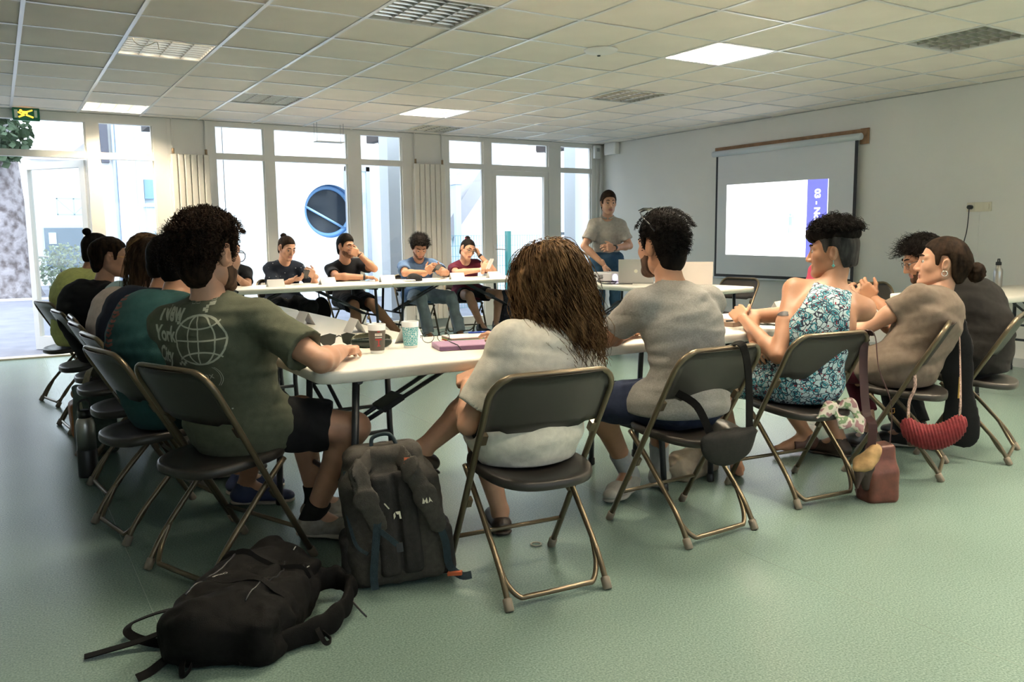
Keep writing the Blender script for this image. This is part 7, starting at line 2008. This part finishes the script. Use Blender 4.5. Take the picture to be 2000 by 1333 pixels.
MB().tube([tuple(V(c_) + V(0.03, -0.026, 0.285)), tuple(V(c_) + V(0.06, -0.026, 0.285)), tuple(V(c_) + V(0.06, -0.026, 0.265)), tuple(V(c_) + V(0.03, -0.026, 0.265))], 0.002, 5, closed=True).build('buckle', GOLDF, lb)
# red corduroy purse
rp = empty('red_purse', (0, 0, 0), 0, 'red ribbed crescent purse hanging on patterned straps from a chair', 'bag')
c_ = V(3.78, 2.29, 0.245)
ux = nrm(V(0.56, -0.72, 0.12)); uz = V(0, 0, 1); nn = nrm(np.cross(ux, uz))
S = Shape()
ap = [c_ + ux * 0.115 * math.sin(a) + uz * (0.060 * (1 - math.cos(a)) * 1.6 - 0.02) for a in [R_(q) for q in range(-75, 76, 15)]]
rad = [0.024 + 0.030 * math.cos(R_(q)) for q in range(-75, 76, 15)]
for k in range(len(ap) - 1): S.u(rc(ap[k], ap[k + 1], rad[k], rad[k + 1], nn, 0.75), 0.02)
def ribs(F, X, Y, Z):
    t = (X - f32(c_[0])) * f32(ux[0]) + (Y - f32(c_[1])) * f32(ux[1]) + (Z - f32(c_[2])) * f32(ux[2])
    return F + f32(0.0028) * np.sin(t * f32(430) + (Z - f32(c_[2])) * f32(60))
S.fn(ribs)
np_obj('pouch', [S.mesh(0.0045)], mat('corduroy_red', (0.17, 0.012, 0.016), 0.8, var=0.2, vscale=40), rp)
S = Shape().u(rc(c_ - ux * 0.09 - uz * 0.05 - nn * 0.03, c_ + ux * 0.04 - uz * 0.075 - nn * 0.03, 0.02, 0.02, nn, 0.5))
np_obj('trim', [S.mesh(0.005)], mat('trim_beads', (0.16, 0.10, 0.08), 0.6, var=0.7, vscale=60), rp)
PAT = mat('strap_pattern', (0.30, 0.20, 0.17), 0.8, var=0.8, vscale=90)
MB().ribbon(spline([tuple(ap[-1] + uz * 0.03), tuple(ap[-1] + uz * 0.12)] + hang_on('taupe', [(0.135, -0.26, 0.55), (0.145, -0.248, 0.70), (0.145, -0.235, 0.778), (0.145, -0.205, 0.782), (0.14, -0.185, 0.74)]), 5), 0.030, 0.004, (0.2, -1, 0)).build('strap', PAT, rp)
MB().ribbon(spline([tuple(ap[0] + uz * 0.03), tuple(ap[0] + uz * 0.11)] + hang_on('taupe', [(-0.224, -0.085, 0.46), (-0.226, -0.082, 0.52)]), 5), 0.030, 0.004, (0.2, -1, 0)).build('strap', PAT, rp)
for p_ in (ap[0], ap[-1]): MB().tube([tuple(p_ + uz * 0.005), tuple(p_ + uz * 0.045)], 0.004, 6).build('clasp', GOLDF, rp)
# black tote hung beside the purse
tt = empty('black_tote', (0, 0, 0), 0, 'long black cloth bag hanging down beside the red purse', 'bag')
q = [V(p_) for p_ in hang_on('taupe', [(0.215, -0.245, 0.62), (0.235, -0.28, 0.16)])]
S = Shape().u(rc(q[0], q[1], 0.070, 0.085, nrm(V(0.85, 0.53, 0)), 0.22)).u(rc(q[0], q[0] + V(0, 0, 0.12), 0.05, 0.04, nrm(V(0.85, 0.53, 0)), 0.3), 0.03).wrinkle(0.004, 30, 2)
np_obj('cloth', [S.mesh(0.008)], BLACKC, tt)
MB().box(tuple(q[0] * 0.55 + q[1] * 0.45 + V(-0.055, -0.030, 0.0)), (0.035, 0.006, 0.11), rotm(y=6, z=25)).build('yellow_print', mat('print_mustard', (0.42, 0.26, 0.05), 0.7), tt)
# patterned scarf over the chair seat
sc_ = empty('patterned_scarf', (0, 0, 0), 0, 'pale leaf-patterned scarf draped over the rear edge of a chair seat', 'scarf')
q = [V(p_) for p_ in hang_on('floral', [(-0.02, -0.21, 0.435), (0.13, -0.20, 0.44), (0.05, -0.245, 0.37), (0.13, -0.25, 0.36), (-0.10, -0.22, 0.40)])]
S = Shape().u(rc(q[0], q[1], 0.013, 0.015)).u(rc(q[1], q[3], 0.022, 0.034, V(0, 1, 0), 0.32), 0.03).u(rc(q[0], q[2], 0.018, 0.028, V(0, 1, 0), 0.35), 0.03).u(rc(q[4], q[0], 0.008, 0.013), 0.02).u(rc(q[2], q[3], 0.026, 0.030, V(0, 1, 0), 0.35), 0.02).wrinkle(0.006, 70, 4)
def leafy():
    m = bpy.data.materials.new('scarf_print'); m.use_nodes = True; nt = m.node_tree; b = nt.nodes['Principled BSDF']; b.inputs['Roughness'].default_value = 0.85
    tc = nt.nodes.new('ShaderNodeTexCoord'); n = nt.nodes.new('ShaderNodeTexNoise'); n.inputs['Scale'].default_value = 24; n.inputs['Detail'].default_value = 1.5
    r = nt.nodes.new('ShaderNodeValToRGB'); r.color_ramp.interpolation = 'CONSTANT'; e = r.color_ramp.elements
    e[0].position = 0.0; e[0].color = (0.30, 0.16, 0.17, 1); e[1].position = 0.42; e[1].color = (0.55, 0.50, 0.43, 1); q = e.new(0.54); q.color = (0.18, 0.26, 0.14, 1); q = e.new(0.62); q.color = (0.50, 0.46, 0.40, 1)
    nt.links.new(tc.outputs['Object'], n.inputs['Vector']); nt.links.new(n.outputs['Fac'], r.inputs['Fac']); nt.links.new(r.outputs['Color'], b.inputs['Base Color'])
    return m
np_obj('cloth', [S.mesh(0.006)], leafy(), sc_)
# bags and things beneath the tables
gb = empty('green_tote', (0.42, 5.30, 0), R_(10), 'grey-green bag standing on the floor below the left row', 'bag')
S = Shape().u(bx((0.0, 0, 0.19), (0.06, 0.12, 0.16), 0.03)).wrinkle(0.006, 25, 3).cut((0, 0, 0.003), (0, 0, -1), 0.004)
np_obj('body', [S.mesh(0.009)], wov('tote_green', (0.060, 0.085, 0.070)), gb)
MB().ribbon(spline([(-0.08, -0.08, 0.05), (-0.09, -0.09, 0.2), (-0.06, -0.06, 0.38), (0.0, 0.02, 0.48), (0.05, 0.08, 0.40), (0.08, 0.1, 0.3)], 5), 0.05, 0.005, (-1, -0.5, 0)).build('handle', wov('tote_strap', (0.22, 0.20, 0.14)), gb)
ob = empty('orange_pouch', (0.40, 5.82, 0), 0, 'orange pouch resting on a bag below the left row', 'pouch')
S = Shape().u(el((0, 0, 0.26), (0.07, 0.10, 0.045))).u(bx((0, 0, 0.10), (0.05, 0.09, 0.08), 0.03), 0.02).wrinkle(0.004, 40, 1)
np_obj('body', [S.mesh(0.008)], mat('pouch_orange', (0.30, 0.10, 0.02), 0.6), ob)
fbg = empty('floral_bag', (5.30, 8.80, 0), R_(30), 'tall dark speckled bag standing on the floor under the back table', 'bag')
S = Shape().u(bx((0, 0, 0.28), (0.10, 0.05, 0.26), 0.03)).wrinkle(0.005, 25, 7).cut((0, 0, 0.003), (0, 0, -1), 0.004)
np_obj('body', [S.mesh(0.010)], mat('bag_speckled', (0.020, 0.020, 0.026), 0.8, var=0.9, vscale=45), fbg)
hb2 = empty('hanging_backpack', (3.02, 8.95, 0), 0, 'small black bag hanging between the chairs of the back row', 'bag')
S = Shape().u(el((0, 0, 0.42), (0.11, 0.06, 0.16))).wrinkle(0.006, 30, 5)
np_obj('body', [S.mesh(0.010)], BPK, hb2)
MB().ribbon(spline([(0, 0.05, 0.55), (0, 0.10, 0.72), (0.02, 0.2, 0.75)], 4), 0.03, 0.004, (1, 0, 0)).build('strap', BPK, hb2)
bg_ = empty('beige_cloth_bag', (2.98, 3.04, 0), R_(20), 'crumpled beige cloth bag lying on the floor under the near table', 'bag')
S = Shape().u(el((0, 0, 0.05), (0.14, 0.09, 0.07))).u(el((-0.15, 0.02, 0.06), (0.12, 0.07, 0.08)), 0.04).wrinkle(0.014, 30, 3).wrinkle(0.005, 70, 3).cut((0, 0, 0.002), (0, 0, -1), 0.004)
np_obj('cloth', [S.mesh(0.008)], fabric('bag_beige', (0.34, 0.27, 0.20)), bg_)
MB().tube([(1.725 + 0.020 * math.cos(a), 2.645 + 0.020 * math.sin(a), 0.004) for a in [2 * math.pi * k / 20 for k in range(20)]], 0.003, 6, closed=True).build('hair_band', mat('band_clear', (0.35, 0.33, 0.25), 0.3), None, 'small thin ring lying on the floor under the white t-shirt chair', 'ring')
